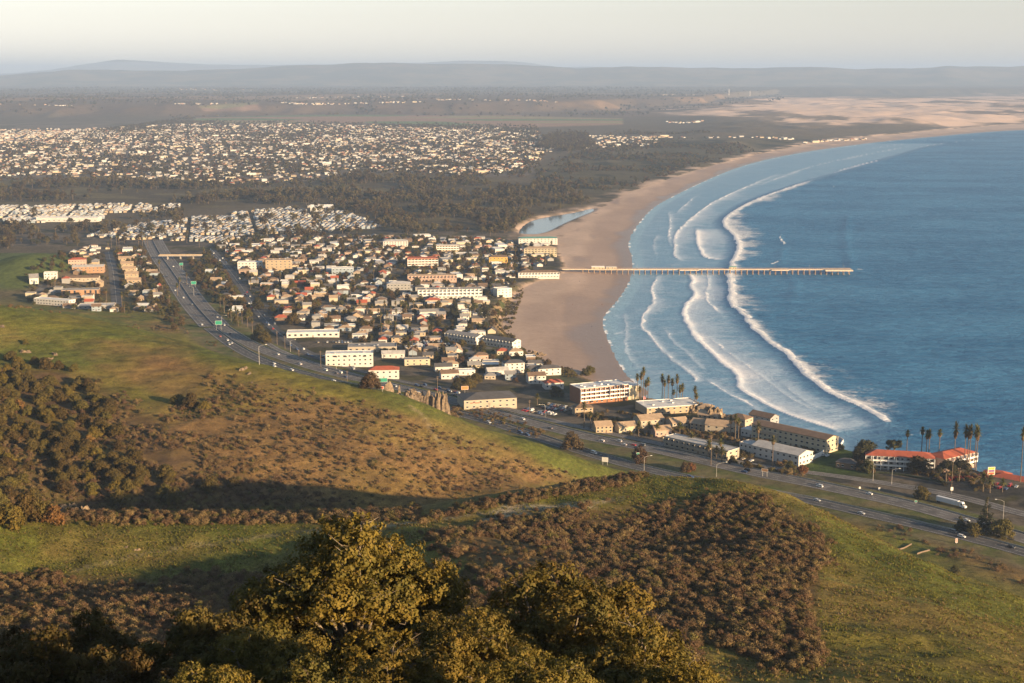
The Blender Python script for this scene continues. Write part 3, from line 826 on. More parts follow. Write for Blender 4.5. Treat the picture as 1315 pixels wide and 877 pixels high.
# swash at the waterline
edge_f = sstep(9, 1, -w_) * (w_ < 3)
foam = np.maximum(foam, 0.5 * edge_f * sstep(-0.2, 0.4, fbm(sx, sy, 18, 2, 209)))
sw = 0.35 * np.sin((sx * 0.8 + sy * 0.25) / 34 + 2.2 * fbm(sx, sy, 260, 2, 211)) + 0.3 * fbm(sx, sy, 30, 3, 213)
sz = crest + sw * sstep(30, 160, -w_) * np.clip(1 - sy / 9000, 0, 1)
sea_attr = np.stack([foam, trailm, zone, np.exp(-np.maximum(-w_, 0) / 30)], -1)
def sea_material():
    m, nt, b = new_mat("sea_water")
    a = nd(nt, "ShaderNodeAttribute", attribute_name="surf"); sep = nd(nt, "ShaderNodeSeparateColor"); nt.links.new(a.outputs["Color"], sep.inputs[0])
    geo = nd(nt, "ShaderNodeNewGeometry"); pos = geo.outputs["Position"]
    mp = nd(nt, "ShaderNodeMapping"); nt.links.new(pos, mp.inputs[0]); mp.inputs["Scale"].default_value = (0.55, 1, 1); mp.inputs["Rotation"].default_value = (0, 0, R(20))
    big = noise(nt, 0.006, mp.outputs[0], 4, 0.6)
    med = noise(nt, 0.05, mp.outputs[0], 5, 0.65, 0.4)
    small = noise(nt, 0.45, mp.outputs[0], 5, 0.7, 0.3)
    rip = ramp(nt, noise(nt, 0.07, mp.outputs[0], 6, 0.72, 0.6), 0.40, 0.62)
    water = mixc(nt, math2(nt, 'MULTIPLY', math2(nt, 'ADD', ramp(nt, big, 0.35, 0.65), rip), 0.5), (0.012, 0.110, 0.255), (0.060, 0.225, 0.41))
    shal = mixc(nt, math2(nt, 'MULTIPLY', sep.outputs[2], 0.75), water, (0.17, 0.33, 0.47))
    shal = mixc(nt, math2(nt, 'MULTIPLY', a.outputs["Alpha"], 0.7), shal, (0.26, 0.38, 0.48))  # wet sheen near the waterline, painted in as a paler tone
    # lace: streaky foam
    lace = math2(nt, 'ADD', math2(nt, 'MULTIPLY', med, 0.55), math2(nt, 'MULTIPLY', small, 0.6))
    thr = math2(nt, 'SUBTRACT', 1.02, math2(nt, 'ADD', math2(nt, 'MULTIPLY', sep.outputs[1], 0.66), math2(nt, 'MULTIPLY', sep.outputs[2], 0.42)))
    lm = nd(nt, "ShaderNodeMapRange"); lm.interpolation_type = 'SMOOTHSTEP'
    nt.links.new(math2(nt, 'SUBTRACT', lace, thr), lm.inputs[0]); lm.inputs[1].default_value = -0.06; lm.inputs[2].default_value = 0.11
    lacef = math2(nt, 'MULTIPLY', lm.outputs[0], math2(nt, 'ADD', math2(nt, 'MULTIPLY', sep.outputs[1], 0.85), math2(nt, 'MULTIPLY', sep.outputs[2], 0.45)))
    fm = nd(nt, "ShaderNodeMapRange"); fm.interpolation_type = 'SMOOTHSTEP'
    nt.links.new(math2(nt, 'ADD', sep.outputs[0], math2(nt, 'MULTIPLY', math2(nt, 'SUBTRACT', math2(nt, 'ADD', math2(nt, 'MULTIPLY', small, 0.55), math2(nt, 'MULTIPLY', noise(nt, 0.14, mp.outputs[0], 4, 0.7, 0.4), 0.45)), 0.5), 1.5)), fm.inputs[0]); fm.inputs[1].default_value = 0.32; fm.inputs[2].default_value = 0.52
    ff = math2(nt, 'MAXIMUM', fm.outputs[0], lacef)
    old = mixc(nt, lacef, shal, mixc(nt, ramp(nt, sep.outputs[1], 0.25, 0.8), (0.50, 0.60, 0.70), (0.82, 0.82, 0.83)))
    nt.links.new(mixc(nt, fm.outputs[0], old, (0.88, 0.88, 0.88)), b.inputs["Base Color"])
    rr = nd(nt, "ShaderNodeMapRange"); nt.links.new(ff, rr.inputs[0]); rr.inputs[3].default_value = 0.38; rr.inputs[4].default_value = 0.85
    nt.links.new(rr.outputs[0], b.inputs["Roughness"])
    b.inputs["IOR"].default_value = 1.33
    b.inputs["Specular IOR Level"].default_value = 0.07
    b.inputs["Specular Tint"].default_value = (0.72, 0.87, 1.0, 1)
    bp = nd(nt, "ShaderNodeBump"); bp.inputs["Strength"].default_value = 1.0; bp.inputs["Distance"].default_value = 1.0
    calm = nd(nt, "ShaderNodeMapRange"); nt.links.new(sep.outputs[2], calm.inputs[0]); calm.inputs[3].default_value = 1.0; calm.inputs[4].default_value = 0.22
    wv = math2(nt, 'ADD', math2(nt, 'MULTIPLY', noise(nt, 0.13, mp.outputs[0], 6, 0.7, 0.5), 5.5), math2(nt, 'MULTIPLY', med, 6.0))
    nt.links.new(math2(nt, 'MULTIPLY', wv, calm.outputs[0]), bp.inputs["Height"])
    nt.links.new(bp.outputs[0], b.inputs["Normal"])
    return m
SEA_MAT = sea_material()
V = np.stack([sx, sy, sz], -1).reshape(-1, 3)
SEA = obj("sea", mesh_np("sea", V, grid_faces(len(spy), len(spx))[:, ::-1], SEA_MAT, True, {"surf": sea_attr.reshape(-1, 4)}))
tag(SEA, "blue sea with lines of white surf rolling toward the beach", None, None, "structure")
# lagoon
lm_, lnt, lb = new_mat("lagoon_water")
lb.inputs["Base Color"].default_value = (0.05, 0.10, 0.14, 1); lb.inputs["Roughness"].default_value = 0.12
lgeo = nd(lnt, "ShaderNodeNewGeometry"); lbp = nd(lnt, "ShaderNodeBump"); lbp.inputs["Strength"].default_value = 0.3
lnt.links.new(noise(lnt, 0.3, lgeo.outputs["Position"], 4), lbp.inputs["Height"]); lnt.links.new(lbp.outputs[0], lb.inputs["Normal"])
_lc = np.mean(np.array(LAGOON), 0)
tag(MB().add([(_lc[0] + (x - _lc[0]) * 1.03, _lc[1] + (y - _lc[1]) * 1.05, 1.1) for x, y in LAGOON[:-1]], [tuple(range(len(LAGOON) - 1))]).build("lagoon_water", lm_),
    "calm blue lagoon curving behind the beach", None, None, "structure")

# ------------------------------------------------------------------ haze: the evening air over the whole scene
hm_, hnt, hb = new_mat("haze_air")
hnt.nodes.remove(hb)
pv = nd(hnt, "ShaderNodeVolumePrincipled")
pv.inputs["Color"].default_value = (0.44, 0.61, 0.92, 1)
pv.inputs["Density"].default_value = 4.6e-5
pv.inputs["Anisotropy"].default_value = 0.0
hnt.links.new(pv.outputs[0], hnt.nodes["Material Output"].inputs["Volume"])
tag(MB().box(-45000, 45000, -1500, 63000, -12, 560).build("haze", hm_), None, None, None, "stuff")
# ------------------------------------------------------------------ roads
asph = mat("asphalt", (0.062, 0.060, 0.060), 0.9, 0.45, 0.12)
asph2 = mat("pale_asphalt", (0.112, 0.103, 0.096), 0.9, 0.42, 0.12)
paint_w = mat("road_paint", (0.62, 0.60, 0.55), 0.8, 0.2, 0.2)
concrete = mat("concrete", (0.33, 0.30, 0.27), 0.9, 0.2, 0.3)
def strip_v(line, off, wid, lift):
    """left/right edge points of a band along a line"""
    P = np.asarray(line, float)
    T = np.gradient(P, axis=0); T /= np.hypot(T[:, 0], T[:, 1])[:, None]
    Nn = np.stack([-T[:, 1], T[:, 0]], -1)
    a = P + Nn * (off - wid / 2); b = P + Nn * (off + wid / 2)
    return a, b
def road(name, label, line, width, lanes=(), edge=True, m=None, lift=0.16, dash=True, kind="structure"):
    L = resample(line, 6.0)
    k = 5
    P = L; T = np.gradient(P, axis=0); T /= np.hypot(T[:, 0], T[:, 1])[:, None]
    Nn = np.stack([-T[:, 1], T[:, 0]], -1)
    offs = np.linspace(-width / 2, width / 2, k)
    X = P[:, None, 0] + Nn[:, None, 0] * offs[None, :]; Y = P[:, None, 1] + Nn[:, None, 1] * offs[None, :]
    Z = gheight(X, Y)
    Zc = Z.mean(1, keepdims=True) * 0.5 + Z * 0.5
    Z = np.maximum(Z, Zc) + lift
    V = [np.stack([X, Y, Z], -1).reshape(-1, 3)]; Fs = [grid_faces(len(P), k)]; mi = [np.zeros(len(Fs[0]), int)]
    nb = len(V[0])
    def line_at(o, w, dashed):
        nonlocal nb
        f = (o + width / 2) / width * (k - 1); j = int(min(max(f, 0), k - 2)); f -= j
        zc = Z[:, j] * (1 - f) + Z[:, j + 1] * f + 0.03
        for s in (-w / 2, w / 2): pass
        A = np.stack([P[:, 0] + Nn[:, 0] * (o - w / 2), P[:, 1] + Nn[:, 1] * (o - w / 2), zc], -1)
        B = np.stack([P[:, 0] + Nn[:, 0] * (o + w / 2), P[:, 1] + Nn[:, 1] * (o + w / 2), zc], -1)
        vv = np.stack([A, B], 1).reshape(-1, 3)
        ff = grid_faces(len(P), 2)
        if dashed: ff = ff[::2]
        V.append(vv); Fs.append(ff + nb); mi.append(np.ones(len(ff), int)); nb += len(vv)
    if edge:
        line_at(-width / 2 + 1.2, 0.22, False); line_at(width / 2 - 1.2, 0.22, False)
    for o in lanes: line_at(o, 0.2, dash)
    me = mesh_np(name, np.concatenate(V), np.concatenate(Fs), [m or asph, paint_w], False, None, np.concatenate(mi))
    return tag(obj(name, me), label, None, None, kind)
road("highway", "wide multi lane highway running between the trees", HW, 33, (-11, -7.3, 7.3, 11), True, asph2)
road("highway", "town side carriageway of the highway below the hills", HF, 15, (-2, 2), True, asph2)
road("highway", "hill side carriageway of the highway below the hills", HN, 12.5, (0,), True, asph)
FRONT_PX = [(590, 507), (680, 533), (760, 551), (850, 568), (960, 596), (1030, 603), (1100, 611), (1190, 625), (1260, 641), (1315, 657), (1500, 700)]
PRICE_PX = [(272, 315), (290, 338), (307, 362), (322, 385), (338, 407), (360, 428), (388, 450), (430, 466), (490, 484), (545, 497), (590, 507)]
LEFT_PX = [(139, 318), (143, 340), (147, 362), (151, 402)]
RAMP_PX = [(332, 432), (352, 447), (385, 461), (430, 474), (480, 488)]
def gpx_line(L): return smooth_line([np.array(at(a, b))[:2] for a, b in L], 3)
def plane_line(L, z): return smooth_line([on_plane(a, b, z) for a, b in L], 3)
FR = plane_line(FRONT_PX, 22); PR = plane_line(PRICE_PX, 21); LS = plane_line(LEFT_PX, 20); RP = plane_line(RAMP_PX, 22)
road("road", "frontage road beside the seaside motels", FR, 10, (0,), True, asph2, dash=False)
road("street", "long main street leading into the seaside town", PR, 12, (0,), False, asph, dash=False)
road("street", "straight street running away left of the highway", LS, 12, (0,), False, asph, dash=False)
road("road", "short ramp between highway and main street", RP, 7, (), True, asph2)
MAINL = [HF, HN, HW, FR, PR, LS]
def road_dist(x, y):
    return np.min([seg_dist(np.array([x]), np.array([y]), L)[0][0] - w for L, w in ((HF, 8), (HN, 7), (HW, 17), (FR, 5), (PR, 6), (LS, 6))])

# ------------------------------------------------------------------ building materials
W = {k: mat("wall_" + k, tuple(v * 0.70 for v in c), 0.85, 0.10, 0.15) for k, c in {
    "white": (0.74, 0.72, 0.67), "cream": (0.66, 0.57, 0.40), "tan": (0.52, 0.40, 0.26), "beige": (0.55, 0.47, 0.36), "grey": (0.40, 0.39, 0.37),
    "brick": (0.40, 0.17, 0.075), "orange": (0.50, 0.29, 0.16), "pink": (0.60, 0.42, 0.33), "blue": (0.38, 0.46, 0.52), "yellow": (0.62, 0.40, 0.10), "brown": (0.24, 0.16, 0.10), "teal": (0.30, 0.42, 0.40)}.items()}
RF = {k: mat("roof_" + k, c, 0.85, 0.2, 0.25) for k, c in {
    "white": (0.66, 0.65, 0.62), "grey": (0.24, 0.23, 0.22), "dark": (0.085, 0.08, 0.08), "red": (0.36, 0.085, 0.04), "tan": (0.36, 0.26, 0.17), "brown": (0.17, 0.11, 0.07), "teal": (0.10, 0.26, 0.23), "pale": (0.45, 0.43, 0.40)}.items()}
glass, gnt, gb = new_mat("window_glass")
gb.inputs["Base Color"].default_value = (0.03, 0.035, 0.045, 1); gb.inputs["Roughness"].default_value = 0.12
doorm = mat("door_paint", (0.16, 0.10, 0.07), 0.6)
pipem = mat("vent_metal", (0.45, 0.45, 0.46), 0.5, 0.1, 1, 0.6)
trimw = mat("white_trim", (0.76, 0.75, 0.72), 0.7, 0.05)
_mc = {}
def cached(key, fn):
    if key not in _mc: _mc[key] = fn()
    return _mc[key]
def wall_mesh(w, d, h, roof, rise, m):
    def f():
        b = MB()
        if roof == 'gable':
            x, y = w / 2, d / 2
            b.add([(-x, -y, -1.5), (x, -y, -1.5), (x, y, -1.5), (-x, y, -1.5), (-x, -y, h), (x, -y, h), (x, y, h), (-x, y, h), (-x, 0, h + rise), (x, 0, h + rise)],
                  [(0, 1, 5, 4), (1, 2, 6, 9, 5), (2, 3, 7, 6), (3, 0, 4, 8, 7), (0, 3, 2, 1), (4, 5, 9, 8), (6, 7, 8, 9)])
        else:
            b.box(-w / 2, w / 2, -d / 2, d / 2, -1.5, h)
        return b.mesh("wall", W[m])
    return cached(('w', w, d, h, roof, rise, m), f)
def roof_mesh(w, d, h, roof, rise, m):
    def f():
        b = MB(); o = 0.5; t = 0.25
        x, y = w / 2 + o, d / 2 + o
        if roof == 'gable':
            e = h - o * rise / (d / 2)
            for s in (-1, 1):
                vs = [(-x, s * y, e), (x, s * y, e), (x, 0, h + rise), (-x, 0, h + rise)]
                vs += [(a, b_, c + t) for a, b_, c in vs]
                fs = [(0, 1, 2, 3), (7, 6, 5, 4), (0, 4, 5, 1), (1, 5, 6, 2), (3, 2, 6, 7), (0, 3, 7, 4)]
                b.add(vs, fs)
        elif roof == 'hip':
            r = max(x - y, 0.3)
            vs = [(-x, -y, h), (x, -y, h), (x, y, h), (-x, y, h), (-r, 0, h + rise), (r, 0, h + rise)]
            b.add(vs, [(0, 1, 5, 4), (1, 2, 5), (2, 3, 4, 5), (3, 0, 4), (0, 3, 2, 1)])
        else:
            p = 0.5; t2 = 0.35
            b.box(-w / 2 + t2, w / 2 - t2, -d / 2 + t2, d / 2 - t2, h, h + 0.12)
            b.box(-w / 2 - .05, w / 2 + .05, -d / 2 - .05, -d / 2 + t2, h + 0.003, h + p); b.box(-w / 2 - .05, w / 2 + .05, d / 2 - t2, d / 2 + .05, h + 0.003, h + p)
            b.box(-w / 2 - .05, -w / 2 + t2, -d / 2 + t2, d / 2 - t2, h + 0.004, h + p); b.box(w / 2 - t2, w / 2 + .05, -d / 2 + t2, d / 2 - t2, h + 0.004, h + p)
        return b.mesh("roof", RF[m])
    return cached(('r', w, d, h, roof, rise, m), f)
def pane_mesh(w, h, tr=True):
    def f():
        b = MB(); b.box(-w / 2, w / 2, -0.08, 0.05, 0, h, 0)
        if tr:
            b.box(-w / 2 - .12, w / 2 + .12, -0.14, 0.03, -0.14, 0, 1); b.box(-w / 2 - .12, w / 2 + .12, -0.12, 0.03, h, h + .12, 1)
        return b.mesh("window", [glass, trimw])
    return cached(('p', w, h, tr), f)
def door_mesh():
    return cached('door', lambda: MB().box(-.5, .5, -.09, .05, 0, 2.05).mesh("door", doorm))
def wire(parent, name, me, x, y, z, rz=0):
    o = obj(name, me, parent, (x, y, z)); o.rotation_euler = (0, 0, rz); return o
HEROES = []   # (xy, radius, noun)
def building(name, label, cat, px, py, w, d, h, yaw=0, roof='flat', wm='white', rm='white', floors=2, bays=6, ends=2, rise=2.5, front=True,
             balcony=False, noun=None, ww=1.6, wh=1.4, loc=None, door=True, units=0, group=None, right_bays=None, cols=False):
    """px,py: photo pixel of the middle of the front wall where it meets the ground"""
    a = R(yaw); n = Vector((math.sin(a), -math.cos(a), 0))
    p = loc if loc is not None else at(px, py) - n * (d / 2 if front else 0)
    z = float(gheight(p.x, p.y))
    zs = [float(gheight(p.x + math.cos(a) * sx * w / 2 - math.sin(a) * sy * d / 2, p.y + math.sin(a) * sx * w / 2 + math.cos(a) * sy * d / 2)) for sx in (-1, 1) for sy in (-1, 1)]
    zb = max(min(sum(zs) / 4 + 0.4, max(zs)), z)
    t = empty(name, (p.x, p.y, zb), a)
    tag(t, label, cat, group)
    o = obj("wall", wall_mesh(w, d, h, roof, rise, wm), t)
    r = obj("roof", roof_mesh(w, d, h, roof, rise, rm), t)
    fh = h / floors
    pm = pane_mesh(ww, wh)
    for f in range(floors):
        zz = f * fh + fh * 0.32
        for b in range(bays):
            x = -w / 2 + w * (b + .5) / bays
            if door and f == 0 and b == bays // 2: continue
            wire(t, "window", pm, x, -d / 2, zz)
        nr = right_bays if right_bays is not None else ends
        for b in range(nr):
            wire(t, "window", pm, w / 2, -d / 2 + d * (b + .5) / nr, zz, math.pi / 2)
        if yaw < -10:
            for b in range(ends): pass
    if door:
        wire(t, "door", door_mesh(), -w / 2 + w * (bays // 2 + .5) / bays, -d / 2, 0)
    if balcony:
        def balm():
            q = MB().box(-w / 2, w / 2, -1.8, -0.15, -.18, 0).box(-w / 2, w / 2, -1.82, -1.74, 0.003, .95)
            for k in range(bays + 1):
                xx = -w / 2 + w * k / bays
                q.box(xx - .12, xx + .12, -1.73, -.15, 0.004, fh - .2)
            return q.mesh("balcony", trimw if balcony == 'white' else W[wm])
        bm_ = cached(('bal', w, bays, fh, balcony, wm), balm)
        for f in range(1 if floors > 1 else 0, floors): wire(t, "balcony", bm_, 0, -d / 2, f * fh)
    if cols:
        cm_ = cached(('col', h), lambda: MB().box(-.18, .18, -.18, .18, -1.0, h - .05).mesh("column", trimw))
        for b in range(cols + 1): wire(t, "column", cm_, -w / 2 + w * b / cols, -d / 2 - 1.9, 0)
    um = cached('unit', lambda: MB().box(-.9, .9, -.7, .7, 0, 1.1).mesh("roof_unit", pipem))
    for i in range(units):
        wire(t, "roof_unit", um, random.uniform(-.42, .42) * w, random.uniform(-.3, .3) * d, h + 0.1)
    HEROES.append((p.x, p.y, max(w, d) * 0.5, noun or label, w, d, a))
    return t
B = building
t = B("hotel", "four storey red brick hotel with white flat roof and balconies above the beach", "hotel", 776, 517, 46, 20, 13.5, 24, 'flat', 'brick', 'white', 4, 10, 2, balcony='white', noun="the brick hotel", units=6)
x = MB().box(23.1, 34, -8, 8.5, -1.5, 11.4); x.build("wing_wall", W["cream"], t); MB().box(22.6, 34.4, -8.4, 8.9, 11.403, 11.9).build("roof", RF["white"], t)
for f in range(3):
    for q in (-4, 1.5, 6): wire(t, "window", pane_mesh(1.6, 1.4), 34, q, 1.2 + f * 3.6, math.pi / 2)
t = B("restaurant", "long beige roadside building with dark hipped roof facing the highway", "restaurant", 630, 524, 44, 27, 7.5, 14, 'hip', 'beige', 'dark', 2, 8, 4, rise=3.2, noun="the beige roadside building")
MB().box(-17, -9, -13.62, -13.4, 4.6, 5.4).build("sign_board", mat("faded_red", (0.45, 0.13, 0.07)), t)
B("hotel", "low tan hotel with broad white flat roof beside palms", "hotel", 866, 531, 48, 26, 6, 16, 'flat', 'tan', 'white', 2, 9, 4, noun="the low hotel with white roof", units=5)
for i, (a, b, w_, d_, h_, yw, lb) in enumerate([(838, 549, 20, 15, 6, 18, "largest tan roofed condominium beside the dark parking lot"), (776, 556, 13, 11, 5, 12, "small tan gabled house standing at the roadside palms"),
                                       (874, 551, 14, 12, 5, 22, "tan condominium with short gable next to the low white roofed hotel"), (908, 543, 16, 12, 6, -30, "shaded tan condominium just behind the coastal rock"),
                                       (925, 557, 24, 14, 6, -20, "wide tan roofed condominium behind the dark motel"), (897, 553, 15, 12, 5, -35, "middle tan roofed condominium among the seaside condominiums")]):
    B("condominium", lb, "condominium", a, b, w_, d_, h_, yw, 'gable', 'tan' if i % 2 else 'beige', 'tan', 2, 4, 2, rise=3, noun="the tan condominiums", ww=1.3, group="tan roofed seaside condominiums")
B("motel", "long low motel with dark shaded front and white end wall by the frontage road", "motel", 893, 582, 58, 13, 7, -46, 'flat', 'beige', 'pale', 2, 12, 2, noun="the long low motel", balcony=True, front=True)
B("motel", "cream three storey motel with bright end wall above the surf", "motel", 1012, 572, 66, 15, 10.5, -46, 'gable', 'cream', 'brown', 3, 14, 3, rise=1.8, noun="the cream motel above the surf", ww=1.8)
B("motel", "white motel with pale grey roof and bays next to the white curved wall", "motel", 995, 592, 40, 17, 7.5, -46, 'gable', 'white', 'pale', 2, 8, 4, rise=2.4, noun="the white bayed motel")
t = B("inn", "long three storey inn with red tiled roof and white columns", "inn", 1155, 604, 46, 15, 9.6, -12, 'hip', 'grey', 'red', 3, 12, 3, rise=2.6, noun="the red roofed inn", balcony='white', cols=9)
B("inn", "sunlit wing of the red roofed inn pointing out to sea", "inn", 1232, 602, 34, 15, 9.6, 34, 'hip', 'pink', 'red', 3, 8, 3, rise=2.6, noun="the sunlit inn wing", balcony='white')
B("inn", "low red roofed inn building at the edge beside parked cars", "inn", 1312, 619, 46, 15, 6.5, -38, 'hip', 'beige', 'red', 2, 10, 2, rise=3, noun="the low red roofed inn", cols=8)
t = B("inn", "white three storey inn with arched parapet windows beside the main street", "inn", 449, 471, 44, 15, 11.5, 6, 'flat', 'white', 'white', 3, 9, 2, noun="the white arched inn", units=2)
for q in range(4):
    wire(t, "arch_window", cached('arch', lambda: MB().prism([(1.7 * math.cos(k * math.pi / 8), 1.7 * math.sin(k * math.pi / 8)) for k in range(9)], 0, .25).mesh("arch_window", glass)), -13 + q * 9, -7.45, 8.6).rotation_euler = (math.pi / 2, 0, 0)
B("shop", "white shop with bright red tiled hip roof next to the white inn", "shop", 493, 486, 27, 13, 8, 4, 'hip', 'white', 'red', 2, 5, 2, rise=2.6, noun="the red hipped shop")
B("store", "long low white store with flat roof facing the road junction", "store", 402, 433, 54, 18, 4.6, 6, 'flat', 'white', 'white', 1, 9, 3, noun="the long low white store", wh=2, ww=2.4)
B("store", "wide flat roofed grey store between parking lot and white inn", "store", 478, 452, 48, 20, 4.8, 4, 'flat', 'beige', 'grey', 1, 8, 3, noun="the grey store", wh=1.8, ww=2.2, units=4)
B("hotel", "longest white three storey hotel in the town centre near the bluff", "hotel", 578, 384, 80, 16, 11.5, 6, 'flat', 'white', 'grey', 3, 16, 3, noun="the longest white hotel", balcony='white', units=4)
B("shop", "small red roofed shop in front of the longest white hotel", "shop", 556, 391, 18, 12, 5, 8, 'hip', 'beige', 'red', 1, 4, 2, rise=2.4, noun="the small red roofed shop")
B("hotel", "white hotel with rows of square windows at the main street corner", "hotel", 321, 347, 34, 15, 11, 6, 'flat', 'white', 'white', 3, 7, 2, noun="the white corner hotel")
B("hotel", "tall tan hotel beside the white corner hotel", "hotel", 358, 348, 36, 18, 15, 6, 'flat', 'tan', 'tan', 4, 6, 3, noun="the tall tan hotel", units=3)
B("hotel", "orange terracotta hotel with white balconies in the town centre", "hotel", 543, 344, 44, 18, 13, 6, 'flat', 'orange', 'red', 4, 9, 3, noun="the terracotta hotel", balcony='white')
B("hotel", "cream beach hotel with many balconies right at the sand", "hotel", 694, 330, 52, 17, 13, 5, 'hip', 'cream', 'tan', 4, 10, 3, rise=2.5, noun="the cream beach hotel", balcony=True)
B("hotel", "white beach hotel with teal roof edge in front of the lagoon", "hotel", 691, 314, 66, 18, 10, 4, 'hip', 'white', 'teal', 3, 11, 3, rise=2.2, noun="the teal roofed beach hotel")
B("motel", "white two storey motel with brown roof where the pier begins", "motel", 692, 358, 58, 14, 8, 5, 'hip', 'white', 'brown', 2, 13, 3, rise=2.5, noun="the white pier motel", balcony='white')
B("restaurant", "bright yellow building among the shops near the pier", "restaurant", 640, 338, 28, 15, 9, 4, 'hip', 'yellow', 'brown', 2, 5, 2, rise=2.5, noun="the yellow building")
B("motel", "white stucco villa at the bluff edge above the shrubs", "villa", 648, 382, 20, 14, 10, 24, 'flat', 'white', 'white', 3, 4, 3, noun="the white bluff villa")
B("apartment_block", "long grey apartment block with white sunlit end below the bluff road", "apartment block", 592, 440, 42, 13, 8, -38, 'gable', 'white', 'grey', 2, 10, 2, rise=2, noun="the long grey apartment block", balcony=True)
B("apartment_block", "second grey apartment block nearer the bluff with white end", "apartment block", 640, 446, 38, 13, 8, -38, 'gable', 'white', 'dark', 2, 9, 2, rise=2, noun="the bluff apartment block", balcony=True)
for a, b, w_, d_, h_, yw, rf_, wl, rl, lb in [
    (555, 406, 28, 11, 5, 10, 'gable', 'white', 'grey', "white gabled house with two wings in front of a dark cypress"),
    (661, 479, 19, 12, 9, 14, 'hip', 'white', 'dark', "white villa of three storeys with brown tile edge on the bluff slope"),
    (640, 482, 20, 10, 4, 14, 'gable', 'white', 'pale', "pale long house inland beside the three storey white villa"),
    (688, 480, 10, 9, 4.5, 16, 'gable', 'white', 'dark', "small white cottage with dark gable near the sandstone bluff"),
    (706, 482, 22, 12, 6, 16, 'hip', 'white', 'dark', "white house with dark hip roof at the very bluff edge"),
    (690, 493, 16, 12, 7, 12, 'gable', 'white', 'brown', "white split level house behind the beige roadside building"),
    (712, 500, 17, 11, 5.5, 14, 'hip', 'white', 'red', "white house with maroon hip roof near the brick hotel"),
    (646, 456, 12, 10, 4, 10, 'hip', 'cream', 'red', "cream cottage with red roof on the grassy bluff"),
    (663, 457, 14, 10, 4.5, 12, 'hip', 'white', 'tan', "white cottage with tan roof farthest out on the grassy bluff"),
    (618, 463, 14, 10, 5, 10, 'hip', 'pink', 'brown', "pink house under the trees below the apartments"),
    (570, 478, 16, 10, 5, 10, 'gable', 'white', 'dark', "white house with dark gable behind the pinnacle rock"),
    (536, 470, 24, 10, 6, 8, 'flat', 'cream', 'grey', "cream flat roofed apartment house near the pinnacle rock"),
    (578, 487, 16, 11, 5, 12, 'gable', 'white', 'brown', "white gabled house between dark trees and roadside parking"),
    (598, 482, 18, 9, 4, 12, 'flat', 'white', 'white', "long white garage house in the row above the parking lot"),
    (505, 460, 22, 10, 4, 4, 'gable', 'white', 'pale', "white gabled house next to the flat grey store")]:
    B("house", lb, "house", a, b, w_, d_, h_, yw, rf_, wl, rl, max(1, int(h_ // 3)), 4, 2, rise=2.4, noun=None, ww=1.4, group="named bluff houses")
for a, b, w_, d_, h_, yw, rf_, wl, rl, lb in [
    (750, 533, 15, 11, 6, 10, 'hip', 'tan', 'brown', "tan house with brown hip roof beside the hotel parking lot"),
    (806, 556, 14, 10, 5, 16, 'gable', 'cream', 'tan', "cream gabled cottage between the small tan house and the condominiums"),
    (852, 561, 13, 10, 5, 14, 'gable', 'pink', 'tan', "pink gabled cottage facing the frontage road under palms"),
    (905, 531, 12, 9, 5, -20, 'hip', 'tan', 'tan', "tan hip roofed house tucked against the coastal rock"),
    (945, 550, 16, 12, 8, -40, 'hip', 'beige', 'brown', "beige two storey house by the three tall palms"),
    (961, 561, 14, 10, 5, -44, 'flat', 'white', 'white', "white flat roofed pavilion between the dark motel and the surf"),
    (960, 583, 15, 11, 7, -46, 'flat', 'white', 'pale', "white block at the sunlit end of the dark motel"),
    (975, 548, 22, 12, 9, -46, 'gable', 'grey', 'brown', "grey gabled lodge joined to the cream motel above the surf"),
    (985, 567, 16, 10, 6, -46, 'gable', 'cream', 'tan', "cream gabled wing standing behind the white bayed motel"),
    (1085, 602, 13, 9, 4, -30, 'hip', 'brown', 'dark', "small brown cabin under the pool slope pines"),
    (1278, 611, 18, 11, 4, -30, 'hip', 'beige', 'red', "low red hip roofed lodge next to the lodging sign")]:
    B("house", lb, "house", a, b, w_, d_, h_, yw, rf_, wl, rl, max(1, int(h_ // 3)), 4, 2, rise=2.6, noun=None, ww=1.4, group="houses of the seaside strip")
B("warehouse", "very long white warehouse beyond the highway with blank walls", "warehouse", 86, 285, 118, 28, 8, 0, 'flat', 'white', 'white', 1, 12, 2, noun="the long white warehouse", ww=3, wh=1.2, units=6)
B("school", "orange brick building with tall pale window bays left of the street", "school", 103, 381, 44, 15, 8, 8, 'flat', 'orange', 'grey', 1, 7, 3, noun="the orange brick building", wh=5, ww=2.2)
B("apartment_block", "white terrace of apartments stepping along the grassy slope", "apartment block", 66, 392, 50, 12, 6.5, -22, 'flat', 'white', 'white', 2, 12, 2, noun="the white stepped terrace")
B("house", "cream house with red roof alone on the green knoll", "house", 99, 342, 22, 13, 8, 10, 'hip', 'pink', 'red', 2, 6, 3, rise=2.2, noun="the house on the knoll")
B("chapel", "white chapel with steep gable and small belfry below the knoll", "chapel", 44, 365, 11, 15, 6, 20, 'gable', 'white', 'grey', 1, 2, 2, rise=4.5, noun="the white chapel")
B("house", "plain white block house below the green knoll", "house", 65, 359, 16, 12, 7, 12, 'flat', 'white', 'white', 2, 4, 2, noun="the white block house")
B("shop", "white and orange shop building beneath the knoll with pale roof", "shop", 113, 351, 40, 16, 7, 8, 'gable', 'orange', 'pale', 2, 8, 3, rise=2, noun="the orange shop")
B("house", "long brown roofed house in front of the orange shop", "house", 105, 362, 42, 13, 4, 6, 'gable', 'beige', 'brown', 1, 8, 2, rise=2, noun="the brown roofed house")
B("shop", "low shop with red fascia at the foot of the green hill", "shop", 123, 397, 40, 16, 4, 6, 'flat', 'grey', 'pale', 1, 7, 3, noun="the red fascia shop")
